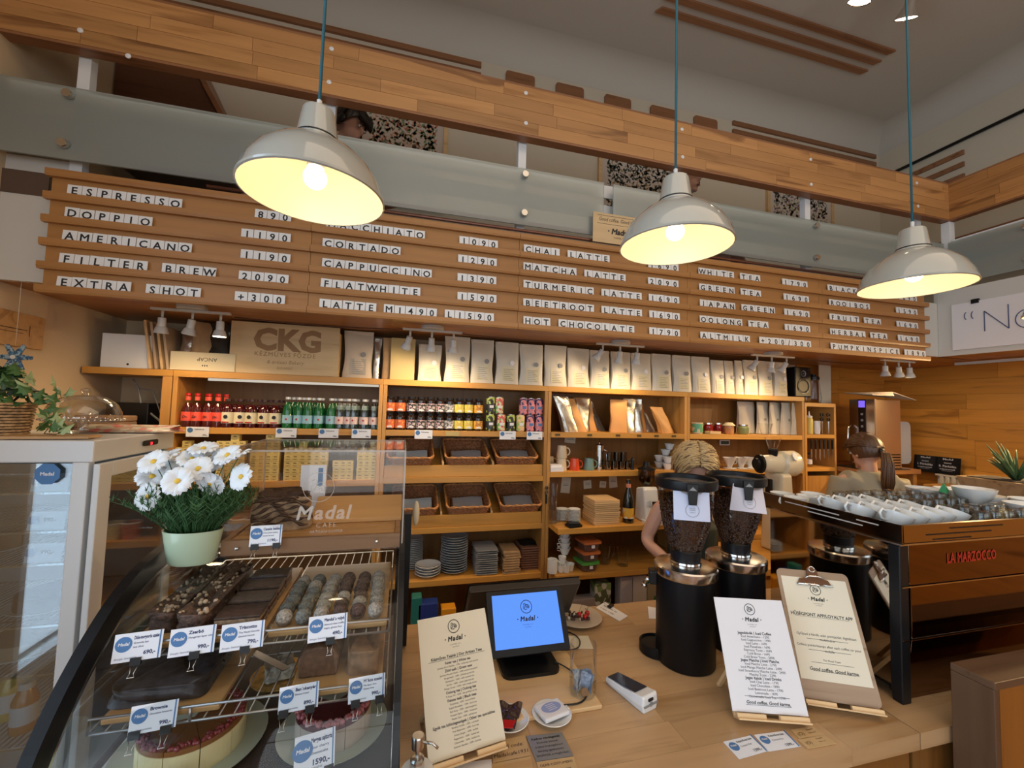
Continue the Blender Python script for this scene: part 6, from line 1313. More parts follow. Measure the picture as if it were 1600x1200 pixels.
# price tags
CL_B, CL_S = M_BLACK, M_STEEL
def ptag(lab, X, Y, Z, title, sub, price, clips=(0,), w=.080, h=.052, tilt=12, rz=0):
    t = thing('price_tag', lab, 'price tag', (X, Y, Z), rz, 'blue and white price tags')
    Rt = (R_(90-tilt), 0, 0)
    MB().put((0, 0, 0), Rt).box(-w/2, 0, 0, w/2, h, .001).build('card', M_CARD, t)
    b = MB().put((0, 0, 0), Rt); b.M = b.M @ Matrix.Translation((0, 0, .0013)); M0 = b.M
    b.cyl(0.0001, 0, .0001, 3); b.M = M0 @ Matrix.Translation((-w*.30, h*.62, 0)); b.lathe([(0, 0), (h*.27, 0), (h*.27, .0002), (0, .0002)], 24, 1)
    b.M = M0; b.box(w*.43, 0, 0, w*.46, h, .0002, 1)
    b.M = M0 @ Matrix.Translation((-w*.30, h*.58, .0004)); b.text('Madal', h*.15, 2, bold=.03, shear=.15)
    b.M = M0 @ Matrix.Translation((-w*.10, h*.76, 0)); b.text(title, h*.17, 3, al='L', bold=.035, wx=min(1, w*.52/(sum(glyph(c_, 0)[1] for c_ in title)*h*.17)))
    for j, s_ in enumerate(sub): b.M = M0 @ Matrix.Translation((-w*.10, h*(.60-.14*j), 0)); b.text(s_, h*.10, 3, al='L', bold=.01)
    b.M = M0 @ Matrix.Translation((w*.38, h*.20, 0)); b.text(price, h*.19, 3, al='R', bold=.035)
    b.M = M0 @ Matrix.Translation((-w*.45, h*.10, 0)); b.text('Energia: Szénhidrát', h*.09, 3, al='L', shear=.2)
    b.build('print', [M_INK, M_BLUE, M_WPAPER, mat('navy_ink', (.015, .03, .12), .5) if 'navy_ink' not in bpy.data.materials else bpy.data.materials['navy_ink']], t)
    for c_ in clips:
        g = MB().put((c_*w, 0, 0), Rt); g.prism([(-.009, -.008), (.009, -.008), (.009, .006), (-.009, .006)], -.004, .004).build('binder_clip', CL_B, t)
        g = MB().put((c_*w, 0, 0), Rt); g.tube([(-.006, -.008, .004), (-.003, -.020, .012), (-.006, -.026, .014), (.006, -.026, .014), (.003, -.020, .012), (.006, -.008, .004)], .0009, 5).build('clip_wire', CL_S, t)
    return t
yA, yB = 1.036, .976
def onrail(px, y, z):
    return shelf_x(px, y, z)
TG = [('Diós-mogyorós szelet', ('Granola bar', 'nut slice'), '690,-', 217, 0, 'Diós nut slice'), ('Zserbó', ('Hungarian layer cake',), '990,-', 302, 0, 'Zserbó'), ('Triscotto', ('The Madal biscotti', 'almond biscuit'), '790,-', 380, 0, 'Triscotto'), ('Mandulás golyó', ('Almond-date truffle', 'vegan, gluten free'), '490,-', 513, 0, 'truffle')]
for title, sub, pr, px, _, nm in TG: ptag('price tag for the %s clipped to the upper rack' % nm, onrail(px, yA, ZR1+.03), yA-.006, ZR1+.001, title, sub, pr, (.08,) if px != 217 else (.0,), rz=.10)
for title, sub, pr, px, nm in (('Brownie', ('chocolate brownie',), '990,-', 242, 'Brownie'), ('Banánkenyér', ('Banana bread',), '890,-', 468, 'banana bread'), ('Mákos szelet', ('Marzipan slice', 'Gluten free'), '990,-', 574, 'marzipan slice')): ptag('price tag for the %s clipped to the lower rack' % nm, onrail(px, yB, ZR2+.03), yB-.006, ZR2+.001, title, sub, pr, (-.36, .3) if px != 574 else (-.3, .36), w=.074, h=.047, rz=.10)
ptag('price tag for the sour cherry cheesecake at the front of the case deck', onrail(491, .945, ZD+.03), .945, ZD+.022, 'Meggyes sajttorta', ('Sour cherry', 'cheesecake'), '1590,-', (-.3, .36), w=.075, h=.07, rz=.22)
ptag('price tag for the vanilla cheesecake at the bottom edge of the view', onrail(262, .945, ZD+.0), .945, ZD-.012, 'Vaníliás sajttorta', ('cheesecake',), '1590,-', (.2,), w=.08, h=.055, rz=.15)
# ================================================================ acrylic box on the case
ZB0 = 1.4375
bx0, bx1, by0, by1, bz1 = -.452, .014, 1.262, 1.62, 1.712
t = thing('acrylic_cake_box', 'clear acrylic box with etched lettering on top of the pastry case', 'display box', (0, 0, 0))
b = MB(); th = .004
MB().box(bx0, by0, ZB0, bx1, by0+th, bz1).build('front_pane', G_ACRYL, t); MB().box(bx0, by1-th, ZB0, bx1, by1, bz1).build('back_pane', G_ACRYL, t)
MB().box(bx0, by0+th, ZB0, bx0+th, by1-th, bz1).build('side_pane', G_ACRYL, t); MB().box(bx1-th, by0+th, ZB0, bx1, by1-th, bz1).build('side_pane', G_ACRYL, t)
MB().box(bx0, by0, bz1, bx1, by1, bz1+th).build('top_pane', G_ACRYL, t)
ED = mat('acrylic_edge', (.62, .55, .48), .25, alpha=.45)
b = MB()
for y in (by0, by1): b.box(bx0, y-.002, bz1, bx1, y+.002, bz1+.005)
for x in (bx0, bx1):
    b.box(x-.002, by0, bz1, x+.002, by1, bz1+.005)
    for y in (by0, by1): b.box(x-.002, y-.002, ZB0, x+.002, y+.002, bz1)
b.build('polished_edge', ED, t)
wfr = wood('box_base_wood', (.34, .19, .10), 'x', rnd=0)
fr = MB().box(bx0+.006, by0+.006, ZB0+.001, bx1-.006, by0+.020, ZB0+.040).box(bx0+.006, by1-.02, ZB0+.001, bx1-.006, by1-.006, ZB0+.040).box(bx0+.006, by0+.02, ZB0+.001, bx0+.02, by1-.02, ZB0+.04).box(bx1-.02, by0+.02, ZB0+.001, bx1-.006, by1-.02, ZB0+.04).build('base_frame', wfr, t)
y = by0+.022
while y < by1-.05:
    MB().box(bx0+.021, y, ZB0+.022, bx1-.021, y+.045, ZB0+.036).build('base_slat', W_BOARD, t, bev=.002); y += .052
for x in (bx0+.045, bx1-.07): MB().put((x, by0-.0015, ZB0+.021), (R_(90), 0, 0)).lathe([(0, .002), (.004, .0015), (.005, 0)], 12).build('screw', M_STEEL, t)
et = mat('etched_white', (.78, .70, .62), .6, alpha=.4)
b = MB().put((-.215, by0-.0006, 1.615), (R_(90), 0, 0)); emblem(b, 0, 0, .040, 0, .0010); b.put((-.20, by0-.0006, 1.528), (R_(90), 0, 0)).text('Madal', .052, bold=.03, shear=.2, sp=1.15); b.put((-.19, by0-.0006, 1.505), (R_(90), 0, 0)).text('CAFE', .018, sp=1.3).put((-.19, by0-.0006, 1.490), (R_(90), 0, 0)).text('ARTISAN COFFEE', .011)
b.build('etched_logo', et, t)
b = MB().put((-.19, by1+.0006, 1.685), (R_(90), 0, R_(180))).text('Madal', .045, bold=.03, shear=.2, sp=1.15); b.put((-.19, by1+.0006, 1.66), (R_(90), 0, R_(180))).text('CAFE', .018, sp=1.3); b.put((-.19, by1+.0006, 1.74-.0), (R_(90), 0, R_(180)))
b.build('etched_logo', et, t)
ZI = ZB0+.037
solo('wooden_trough', MB().prism([(-.0, 0), (.11, .05), (.105, .062), (-.006, .012)], -.135, .135, 'x').box(-.135, -.006, 0, .135, .004, .012), W_BOARD, 'wooden serving board leaning inside the acrylic box', 'board', (-.125, 1.42, ZI), bev=.002)
t = thing('babka_cake', 'thick marbled chocolate babka slice standing inside the acrylic box', 'cake', (-.335, 1.40, ZI), .15)
bk = mat('babka_crumb', (.40, .28, .17), .7, var=.3, bump=.6, bscale=60)
b = lump(.15, .10, .085, 90, .008, 16); b.build('sponge', bk, t)
b = MB(); rd = random.Random(3)
for k in range(6):
    z = .016+k*.013; P = [(-.073+.146*i/14, -.054-.003*math.sin(i), z+.006*math.sin(i*.9+k*1.3)+.012*math.sin(i*.22)) for i in range(15)]; b.tube(P, [.0032+.0022*math.sin(i*1.7+k) for i in range(15)], 6)
    P = [(-.07+.14*i/10, -.045+.1*rd.random()*.1+.017*k, .088+.004*math.sin(i+k)) for i in range(11)]; b.tube(P, .004, 6)
b.build('chocolate_swirl', M_CHOC, t)
lump(.12, .08, .022, 91, .007).build('chocolate_crust', M_CHOC, t, (0, .0, .078))
ptag('price tag for the cocoa babka standing inside the acrylic box', shelf_x(415, by0-.012, 1.50), by0-.012, ZB0+.028, 'Cacaós babka', ('Chocolate babka', 'sweet bread'), '1190,-', (-.32, .36), w=.075, h=.052, rz=.08)
bpy.data.objects['price_tag.009'].location.y = by0-.010
t = thing('small_sign_card', 'small grey-white card standing behind the babka in the acrylic box', 'card', (-.285, 1.56, ZI)); MB().box(-.04, 0, 0, .04, .002, .16).build('card', M_CARD, t); MB().box(.015, -.001, .09, .03, 0, .15).build('print', M_BLUE, t)
# ================================================================ flower pot on the case
t = thing('flower_pot', 'pale green oval pot of white cosmos flowers on the pastry case', 'potted plant', (-.505, 1.255, ZCT+.003), -.1)
POT = mat('pale_green_glaze', (.50, .60, .42), .22, coat=.4)
MB().lathe([(0, 0), (.040, 0), (.044, .006), (.054, .078), (.0555, .084), (.052, .084), (.046, .03), (0, .025)], 36, cap=False, sx=1.25, sy=.8).build('pot', POT, t)
MB().lathe([(0, .068), (.0505, .07)], 28, cap=False, sx=1.25, sy=.8).build('soil', M_SOIL, t)
rd = random.Random(12); b = MB(); FOL = mat('feathery_green', (.05, .14, .045), .6)
for i in range(420):
    a = rd.random()*2*PI; rr = rd.random()**.5; x0, y0 = .05*rr*math.cos(a), .03*rr*math.sin(a); L = rd.uniform(.08, .16); sp_ = rd.uniform(.2, 1.15)
    dx, dy = math.cos(a)*sp_*1.25, math.sin(a)*sp_*.8; P = [(x0+dx*L*q*.62, y0+dy*L*q*.62, .07+L*(q-.40*q*q*sp_*.8)) for q in (0, .35, .7, 1)]
    b.tube(P, [.0011, .0009, .0007, .0004], 3)
    for q in (.35, .5, .65, .8, .95):
        c_ = Vector(P[0]).lerp(Vector(P[-1]), q)+Vector((0, 0, .01*math.sin(q*3)))
        for s_ in (-1, 1):
            e_ = c_+Vector((-dy*s_*.013+rd.uniform(-.006, .006), dx*s_*.013+rd.uniform(-.006, .006), .010+rd.uniform(0, .008))); b.tube([c_, e_], [.0013, .0006], 3)
b.build('foliage', FOL, t, kind='stuff')
PET = mat('white_petal', (.80, .82, .84), .55, sss=0)
def flower_meshes():
    b = MB()
    for k in range(8):
        a = 2*PI*k/8; ca, sa = math.cos(a), math.sin(a)
        def f(u, v, zz=0):
            r = .004+.026*v; w = .0125*math.sin(PI*min(1, .12+v*.80))**.7*(u-.5)*2; z = .007*math.sin(v*2.4)-.002*abs(u-.5)*4*v+zz+.0012*math.cos(u*14)*v+(.0015 if k % 2 else 0)
            rr = r-.003*(abs(math.sin((u)*PI*3))*v if v > .95 else 0)
            return (ca*rr-sa*w, sa*rr+ca*w, z)
        b.grid(f, 6, 6)
    return b.mesh('petals', PET), MB().ball((0, 0, .003), .0055, 10, 6, sz=.6).mesh('flower_centre', mat('yellow_centre', (.80, .50, .05), .7))
fp, fc = flower_meshes()
fl = [(241, 722, 45), (252, 733, 60), (262, 716, 30), (238, 745, 50), (285, 735, 62), (310, 733, 55), (318, 702, 20), (330, 715, 50), (343, 718, 60), (278, 752, 70), (327, 757, -65), (233, 776, 80), (372, 716, 20), (378, 745, 75), (300, 718, 35), (356, 712, 40)]
for i, (px, py, tl) in enumerate(fl):
    y = 1.235+rd.uniform(-.05, .05)-.02*(py > 740); p = at(px, py, Y=y) - Vector(t.location)
    p = Matrix.Rotation(.1, 3, 'Z') @ p
    h = bpy.data.objects.new('flower_head', fp); C.objects.link(h); h.parent = t; h.location = p; h.rotation_euler = (R_(tl), rd.uniform(-.4, .4), rd.uniform(-.5, .5)); h.scale = (1.18,)*3
    link('flower_centre', fc, h)
    MB().tube([(p.x*.25, p.y*.25, .07), (p.x*.6, p.y*.6, .07+(p.z-.07)*.6), (p.x, p.y, p.z)], .0012, 4).build('stem', FOL, t)
# ================================================================ white glass-door fridge
FX0, FX1, FY0, FY1, FZ = -1.60, -1.0, 1.72, 2.23, 1.70
WF = mat('fridge_white', (.70, .70, .70), .3)
t = FR = thing('display_fridge', 'tall white display fridge with glass sides beside the pastry case', 'fridge', (FX0, FY0, 0)); w, d = FX1-FX0, FY1-FY0
def post4(x, y): MB().box(x, y, .08, x+.045, y+.03, FZ-.075).build('corner_post', WF, t, bev=.003)
post4(0, 0); post4(w-.055, 0)
MB().box(0, 0, FZ-.075, w, d, FZ-.002).build('top_cap', WF, t, bev=.005)
MB().box(0, 0, 0, w, d, .32).build('base', WF, t, bev=.005)
MB().box(0, d-.03, .32, w-.02, d, FZ-.076).build('back_panel', mat('fridge_back_white', (.6, .6, .6), .4), t)
MB().box(.046, .006, .33, w-.056, .010, FZ-.078).build('front_glass', thin_glass('fridge_glass', (.86, .93, .96), fac=.22), t)
MB().box(.002, .03, .33, .006, d-.03, FZ-.078).build('side_glass', G_CASE, t)
g = MB().box(w+.003, .0, .33, w+.022, .065, FZ-.08).box(w+.003, d-.05, .33, w+.022, d, FZ-.08).box(w+.003, .065, FZ-.15+.02, w+.022, d-.05, FZ-.08).box(w+.003, .065, .33, w+.022, d-.05, .40).build('door', WF, t, bev=.003)
MB().box(w+.010, .066, .40, w+.014, d-.051, FZ-.131).build('door_glass', thin_glass('fridge_door_glass', (.82, .78, .72), fac=.12), g)
MB().put((w+.005, d*.62, FZ-.035), (0, R_(90), 0)).rrect(.022, .10, 0, .004, .010).build('control_panel', M_BLACK, t)
MB().put((w+.0095, d*.62, FZ-.044), (R_(90), 0, R_(90))).text('38', .016, bold=.02).build('red_display', emis('red_digits', (1, .03, .05), 3), t)
b = MB().put((w-.115, -.004, FZ-.11), (R_(90), 0, 0)).prism([(.036*math.cos(R_(22.5+45*i)), .036*math.sin(R_(22.5+45*i))) for i in range(8)], 0, .002); b.build('blue_sticker', M_BLUE, t)
MB().put((w-.115, -.0065, FZ-.115), (R_(90), 0, 0)).text('Madal', .016, bold=.03).build('sticker_print', M_WPAPER, t)
FS = [at(60, y, Y=FY0+.03).z for y in (770, 831, 882, 978, 1054, 1165)]
for i, z in enumerate(FS):
    s_ = thing('wire_shelf', None, None); s_.parent = t
    bpy.data.objects.remove(s_)
    if i in (3,): pass
    MB().box(.03, .03, z-.006, w-.03, .036, z).box(.03, d-.06, z-.006, w-.03, d-.054, z).build('shelf_edge', M_CHROME, t)
    b = MB(); x = .04
    while x < w-.03: b.box(x, .03, z-.004, x+.003, d-.05, z-.001); x += .018
    b.build('shelf_grid', GREYW, t)
def inf(x, z_i, dy=.12): return (FX0+x, FY0+dy, FS[z_i]+.001)
for k, (x, zi, dy, r) in enumerate(((.40, 3, .20, .12), (.20, 2, .2, .10), (.33, 4, .22, .13))):
    l = ('dark cake on a white plate on the fourth fridge shelf', 'flat cake on a plate on the third fridge shelf', 'flat loaf cake on a plate on the fifth fridge shelf')[k]
    q = inf(x, zi, dy); t2 = thing('fridge_cake', l, 'cake', q); 
    MB().lathe([(0, 0), (r*.7, 0), (r, .012), (r*.98, .014), (r*.7, .004), (0, .004)], 28, cap=False).build('plate', M_PORC, t2)
    MB().prism(cone_poly(r*.8, 20, 320), .0045, .05, 'z').build('cake', mat('fridge_cake_%d' % k, ((.07, .04, .03), (.35, .2, .1), (.4, .3, .2))[k], .5), t2)
for k, (x, zi) in enumerate(((.08, 0), (.46, 0), (.08, 1), (.46, 1), (.46, 2), (.30, 3))):
    q = inf(x, zi, .045); o = solo('fridge_price_tag', MB().put((0, 0, 0), (R_(80), 0, 0)).box(-.05, 0, 0, .05, .06, .001).put((-.03, -.008, .036), (R_(80), 0, 0)).cyl(.014, 0, .0006, 16, 1).put((.015, -.008, .03), (R_(80), 0, 0)).text('990,-', .018, 2, bold=.02), [M_CARD, M_BLUE, M_INK], 'price tag, %s from the top left among the tags inside the white fridge' % ORD[k], 'price tag', q, group='price tags inside the fridge')
for k, (x, dy, c_) in enumerate(((.10, .10, (.12, .10, .18)), (.24, .10, (.75, .42, .10)), (.30, .20, (.75, .55, .15)), (.40, .12, (.6, .25, .08)))):
    t2 = thing('juice_bottle', ('dark berry', 'orange', 'yellow', 'red-orange')[k]+' smoothie bottle with a white label at the bottom of the fridge', 'bottle', inf(x, 5, dy), 0, 'smoothie bottles in the fridge')
    MB().lathe([(0, 0), (.032, 0), (.034, .008), (.034, .10), (.022, .13), (.018, .14)], 18, cap=False).build('body', mat('juice_%d' % k, c_, .15, coat=.4), t2)
    MB().lathe([(.0345, .03), (.0345, .09)], 18, cap=False).build('label', M_WPAPER, t2); MB().lathe([(.021, .138), (.021, .158), (0, .158)], 16).build('cap', M_WPLAS, t2)
for k, (x, zi, m) in enumerate(((.20, 1, M_CHOC), (.33, 4, W_BOARD), (.22, 3, W_BOARD))):
    pass
# things on top of the fridge
TZ = FZ
p = at(20, 668, Z=TZ+.0); t = thing('ivy_basket', 'ivy plant in a light wicker basket on top of the fridge', 'potted plant', (FX0+.23, FY0+.17, TZ+.002))
b = MB()
for j in range(11):
    r = .062+.012*j/10; n = 40
    b.tube([((r+.0025*(1 if (i+j) % 2 else -1))*math.cos(2*PI*i/n), (r+.0025*(1 if (i+j) % 2 else -1))*math.sin(2*PI*i/n), .006+j*.0105) for i in range(n)], .0048, 5, closed=True)
b.cyl(.06, 0, .004, 20).build('woven_basket', mat('light_wicker', (.45, .27, .13), .6, var=.4, bscale=70), t)
MB().lathe([(0, .095), (.068, .098)], 20, cap=False).build('soil', M_SOIL, t)
ivl = MB(); LV = [(0, -.1), (.25, -.28), (.55, -.15), (.42, .1), (.85, .3), (.45, .42), (.28, .6), (0, 1.1), (-.28, .6), (-.45, .42), (-.85, .3), (-.42, .1), (-.55, -.15), (-.25, -.28)]
def leaf(cx): return MB().add([(0, .3*.035, .004)]+[(x*.028, y*.034, -.003*abs(x)*2) for x, y in LV], [(0, i+1, (i+1) % 14+1) for i in range(14)], 0, False).mesh('ivy_leaf', cx)
IV = [leaf(mat('ivy_dark', (.025, .075, .02), .4)), leaf(mat('ivy_green', (.07, .16, .045), .4)), leaf(mat('ivy_variegated', (.35, .45, .22), .45))]
rd = random.Random(4)
for i in range(90):
    a, e = rd.random()*2*PI, rd.uniform(-.1, 1.4); r = rd.uniform(.06, .13); x, y, z = r*math.cos(a)*math.cos(e)*1.15, r*math.sin(a)*math.cos(e), .12+r*math.sin(e)*.95
    o = link('ivy_leaf', IV[rd.choice((0, 0, 1, 1, 2))], t, (x, y, z), (rd.uniform(.2, 1.5), rd.uniform(-.6, .6), a+PI/2+rd.uniform(-.6, .6))); o.scale = (rd.uniform(.9, 1.35),)*3
vine = [(.09, 0, .12), (.14, .0, .11), (.17, -.04, .07), (.19, -.08, .04), (.20, -.12, .015), (.24, -.13, .012)]
b = MB().tube(vine, .0016, 5).tube([(0, -.07, .11), (-.0, -.12, .05), (.02, -.18, -.03), (.03, -.19, -.16)], .0014, 5)
for k in range(14):
    a = rd.random()*6.3; b.tube([(0, 0, .09), (.05*math.cos(a), .05*math.sin(a), .15), (.10*math.cos(a), .10*math.sin(a), .16)], .0014, 4)
b.build('vine', mat('vine_brown', (.09, .06, .03), .6), t)
for q in vine+[(.26, -.13, .012), (.22, -.10, .03), (.16, -.06, .05), (.15, .02, .13), (.02, -.16, -.02), (.03, -.19, -.15)]:
    for s_ in (0, 1): o = link('ivy_leaf', IV[1+(s_+int(q[0]*50)) % 2], t, (q[0]+rd.uniform(-.015, .015), q[1]+rd.uniform(-.015, .01), q[2]+.012+rd.uniform(0, .015)), (rd.uniform(.3, 1.4), rd.uniform(-.5, .5), rd.uniform(-2, 2))); o.scale = (1.05,)*3
# cake dome
t = thing('glass_cake_dome', 'clear glass cake stand with a domed cover on top of the fridge', 'cake stand', (-1.215, 2.02, TZ))
MB().lathe([(0, 0), (.045, 0), (.05, .004), (.018, .012), (.014, .03), (.02, .045), (.12, .050), (.125, .058), (.118, .056), (0, .053)], 36, cap=False).build('stand', thin_glass('stand_glass', (.92, .93, .92), fac=.14), t)
MB().lathe([(.112, .058), (.115, .062), (.112, .085), (.095, .120), (.065, .142), (.03, .150), (.012, .152), (.009, .158), (.016, .168), (.014, .176), (0, .180)], 36, cap=False).build('dome', thin_glass('dome_glass', (.90, .88, .85), fac=.12), t)
b = MB()
for i in range(48): b.ball((.122*math.cos(2*PI*i/48), .122*math.sin(2*PI*i/48), .056), .0035, 6, 4)
b.build('beaded_rim', M_CHROME, t)
solo('patterned_wrap', pouch(.34, .028, .20, .006, 5).put(), speckle('pattern_paper', (.42, .28, .2), [(.5, .12, .1), (.5, .45, .35)], 40), 'patterned folded wrapping lying behind the cake dome', 'paper', (-1.12, 2.16, TZ+.002))
solo('cut_board', MB().box(-.13, -.05, 0, .10, .04, .008), W_BOARD, 'thin wooden board lying beside the cake dome', 'board', (-1.15, 1.90-.07, TZ+.001), .15)
bpy.data.objects['cut_board'].location = (-1.42+.27, 1.80, TZ+.001)
# wall things
t = thing('wooden_wall_sign', 'wooden sign board on the left wall above the ivy', 'sign', (XL+.001, 2.15, 2.055)); 
MB().box(0, 0, 0, .018, .28, .15).build('board', W_BOARD, t, bev=.003); MB().box(.019, .06, .075, .0195, .19, .078).box(.019, .06, .06, .0195, .17, .062).box(.019, .20, .05, .0195, .203, .10).build('engraving', W_DARK, t)
t = thing('blue_star_ornament', 'dark blue patterned folded star hanging by the left wall', 'ornament', (-1.57, 2.19, 2.0))
bl = speckle('blue_pattern', (.03, .08, .17), [(.06, .18, .30), (.3, .4, .45)], 160); b = MB()
for k in range(6):
    a = R_(60*k); b.put((0, 0, 0), (R_(90), 0, 0)); n = len(b.v)
    P = [(0, 0, .006), (.026*math.cos(a-.45), .026*math.sin(a-.45), 0), (.058*math.cos(a-.12), .058*math.sin(a-.12), .001), (.062*math.cos(a+.1), .062*math.sin(a+.1), .001), (.026*math.cos(a+.5), .026*math.sin(a+.5), 0)]
    b.add(P, [(0, 1, 2), (0, 2, 3), (0, 3, 4)]).add([(x, y, -z-.003) for x, y, z in P], [(2, 1, 0), (3, 2, 0), (4, 3, 0)])
b.build('folded_star', bl, t); MB().put((0, -.008, 0), (R_(90), 0, 0)).lathe([(0, .003), (.008, .002), (.009, 0)], 14).build('button', M_WPLAS, t); MB().tube([(0, 0, .05), (0, 0, .33)], .0008, 4).build('thread', M_WPLAS, t)
solo('picture_stand_frame', MB().tube([(0, 0, .25), (.03, 0, .2), (.05, 0, .1), (.14, 0, .02), (.16, 0, 0)], .006, 6).tube([(.03, 0, .2), (.10, 0, .19), (.15, 0, .05)], .004, 6), M_GREY, 'curved grey metal bracket under the high shelf stub', 'bracket', (-1.50, 2.85, 1.70))
solo('black_box_device', MB().box(-.10, -.08, 0, .10, .08, .16), M_BLACK, 'black device inside the dark corner under the high shelf', 'device', (-1.50, 2.90, 1.656), bev=.005)
t = thing('corner_cabinet', 'low brown cabinet in the corner behind the fridge', 'cabinet', (XL+.01, 2.55, 0)); MB().box(0, .0, 0, .30, .46, 1.62).build('body', W_BACK, t); MB().box(0, -.01, 1.622, .31, .46, 1.655).build('top', W_UNDER, t)
for i in range(3): solo('folded_cloth_stack', MB().rrect(.2, .16, 0, .03, .02), mat('brown_cloth_%d' % i, (.20+.05*i, .14+.02*i, .10), .9), '%s folded brown cloth in the corner behind the cake dome' % ORD[i], 'cloth', (-1.50, 2.66, 1.656+.031*i), group='folded brown cloths', bev=.006)
# ================================================================ pendant lamps
def pendant(X, zr, label, tilt):
    t = thing('pendant_lamp', label, 'lamp', (X, 1.2, zr), 0, 'enamel pendant lamps')
    O = [(.180, 0), (.1815, .004), (.172, .038), (.150, .078), (.112, .116), (.074, .140), (.058, .150), (.055, .158), (.053, .163), (.043, .232), (.040, .238), (.030, .243), (.012, .245)]
    s_ = MB().lathe(O, 48, cap=False).build('shade', M_ENAM, t)
    MB().lathe([(.1805, .0005), (.170, .037), (.148, .076), (.110, .113), (.06, .140), (.03, .146), (0, .147)], 48, cap=False).build('inner_shade', M_ENIN, t)
    MB().lathe([(.1785, -.002), (.183, .0), (.183, .006), (.1795, .007)], 48, cap=False).build('rim', M_ENAM, t)
    MB().lathe([(.0558, .154), (.0568, .157), (.0558, .160)], 32, cap=False).build('seam_ring', M_BLACK, t)
    MB().lathe([(.022, .08), (.022, .125)], 16).build('socket', M_WPLAS, t)
    MB().ball((0, 0, .052), .030, 20, 14).build('bulb', emis('bulb_warm_'+label[:5], (1, .80, .50), 6), t)
    MB().lathe([(.006, .243), (.007, .27), (.004, .273)], 10).build('cord_grip', M_WPLAS, t)
    for o in t.children: pass
    MB().tube([(0, 0, .27), (.001, .001, 1.2), (0, 0, ZC-zr-.01)], .0042, 8).build('cable', M_CABLE, t)
    MB().lathe([(0, ZC-zr-.03), (.04, ZC-zr-.028), (.045, ZC-zr)], 20).build('ceiling_rose', M_WPLAS, t)
    lamp('POINT', (X, 1.2, zr-.005), 1.2, (1, .82, .56), size=.03)
    return t
pendant(-.256, 2.405, 'cream enamel pendant lamp nearest the flowers, hiding the macchiato line', 0)
pendant(.870, 2.41, 'cream enamel pendant lamp in front of the small framed Good coffee card', 0)
pendant(1.988, 2.385, 'cream enamel pendant lamp above the espresso machine', 0)
pendant(3.08, 2.375, 'cream enamel pendant lamp cut off by the right border', 0)
# ================================================================ small track lights under the mezzanine
ZU = ZM-.013
WTL = mat('track_white', (.58, .56, .52), .35)
def track(px0, px1, Yt, heads, label, on):
    xa, xb = shelf_x(px0, Yt, ZU-.03), shelf_x(px1, Yt, ZU-.03); xc = (xa+xb)/2
    t = thing('spotlight_bar', label, 'spotlight', (xc, Yt, ZU), 0, 'three-head spotlight bars')
    MB().lathe([(0, 0), (.06, 0), (.06, -.018), (.055, -.022), (0, -.022)][::-1], 24, sx=1.1).build('ceiling_plate', WTL, t)
    MB().box(xa-xc, -.012, -.034, xb-xc, .012, -.022).build('bar', WTL, t, bev=.002)
    for i, (px, ay, ax_) in enumerate(heads):
        x = shelf_x(px, Yt, ZU-.05)-xc
        hd = MB().tube([(0, 0, 0), (0, 0, -.035)], .006, 8).build('arm', WTL, t, (x, 0, -.034))
        b = MB().put((0, 0, -.035), (R_(ax_), R_(ay), 0)); b.lathe([(0, .0), (.017, -.002), (.018, -.045), (.024, -.05), (.032, -.078), (.030, -.080), (.022, -.055)], 20, cap=False).build('head', WTL, hd)
        lit = i in on
        MB().put((0, 0, -.035), (R_(ax_), R_(ay), 0)).lathe([(0, -.072), (.028, -.074), (.0285, -.078)], 20, cap=False).build('lens', emis('lens_on', (1, .85, .6), 22) if lit else mat('lens_dim', (.6, .55, .5), .2), hd)
        d = Euler((R_(ax_), R_(ay), 0)).to_matrix() @ Vector((0, 0, -1))
        P = Vector((xc+x, Yt, ZU-.07))+d*.09
        lamp('SPOT', P, 5 if lit else 3.5, (1, .72, .42), d.to_track_quat('-Z', 'Y').to_euler(), .04, spot=165, blend=1)
    return t
track(236, 361, 2.42, ((254, 4, 8), (301, 12, 8), (345, 0, 0)), 'first three-head spotlight bar, above the pale wooden crate', (0, 2))
track(629, 722, 2.48, ((641, 18, 25), (675, 0, 20), (709, 0, 15)), 'second three-head spotlight bar, above the first white coffee bags', (1, 2))
track(932, 1006, 2.50, ((942, 35, 20), (969, 0, 15), (996, 0, 15)), 'third three-head spotlight bar, above the middle coffee bags', (2,))
track(1175, 1240, 2.50, ((1183, 25, 20), (1206, 0, 10), (1229, 22, 20)), 'fourth three-head spotlight bar, above the last coffee bags', (1,))
track(1378, 1428, 2.32, ((1383, 0, 0), (1404, -20, 10), (1421, -12, 5)), 'fifth three-head spotlight bar, in the corner above the oven', (2,))
t = thing('spotlight_rail', 'long spotlight rail along the side gallery under the handwritten sign', 'spotlight', (4.25, 2.0, ZU))
MB().box(-.015, -.9, -.03, .015, .3, -.01).build('bar', WTL, t); MB().cyl(.05, -.02, 0, 20).build('ceiling_plate', WTL, t, (0, -.35, 0))
for y in (-.15, -.75):
    hd = MB().tube([(0, 0, -.03), (0, 0, -.06)], .006, 8).build('arm', WTL, t, (0, y, 0)); MB().put((0, 0, -.06), (R_(-15), R_(40), 0)).lathe([(0, 0), (.017, -.002), (.018, -.045), (.032, -.078), (.03, -.08), (.02, -.05)], 20, cap=False).build('head', WTL, hd)
    MB().put((0, 0, -.06), (R_(-15), R_(40), 0)).lathe([(0, -.07), (.028, -.076)], 20, cap=False).build('lens', emis('lens_rail', (1, .85, .6), 12), hd)
    lamp('SPOT', (4.20, 2.0+y, ZU-.14), 60, (1, .66, .30), (0, R_(52), 0), .02, spot=125, blend=.9)
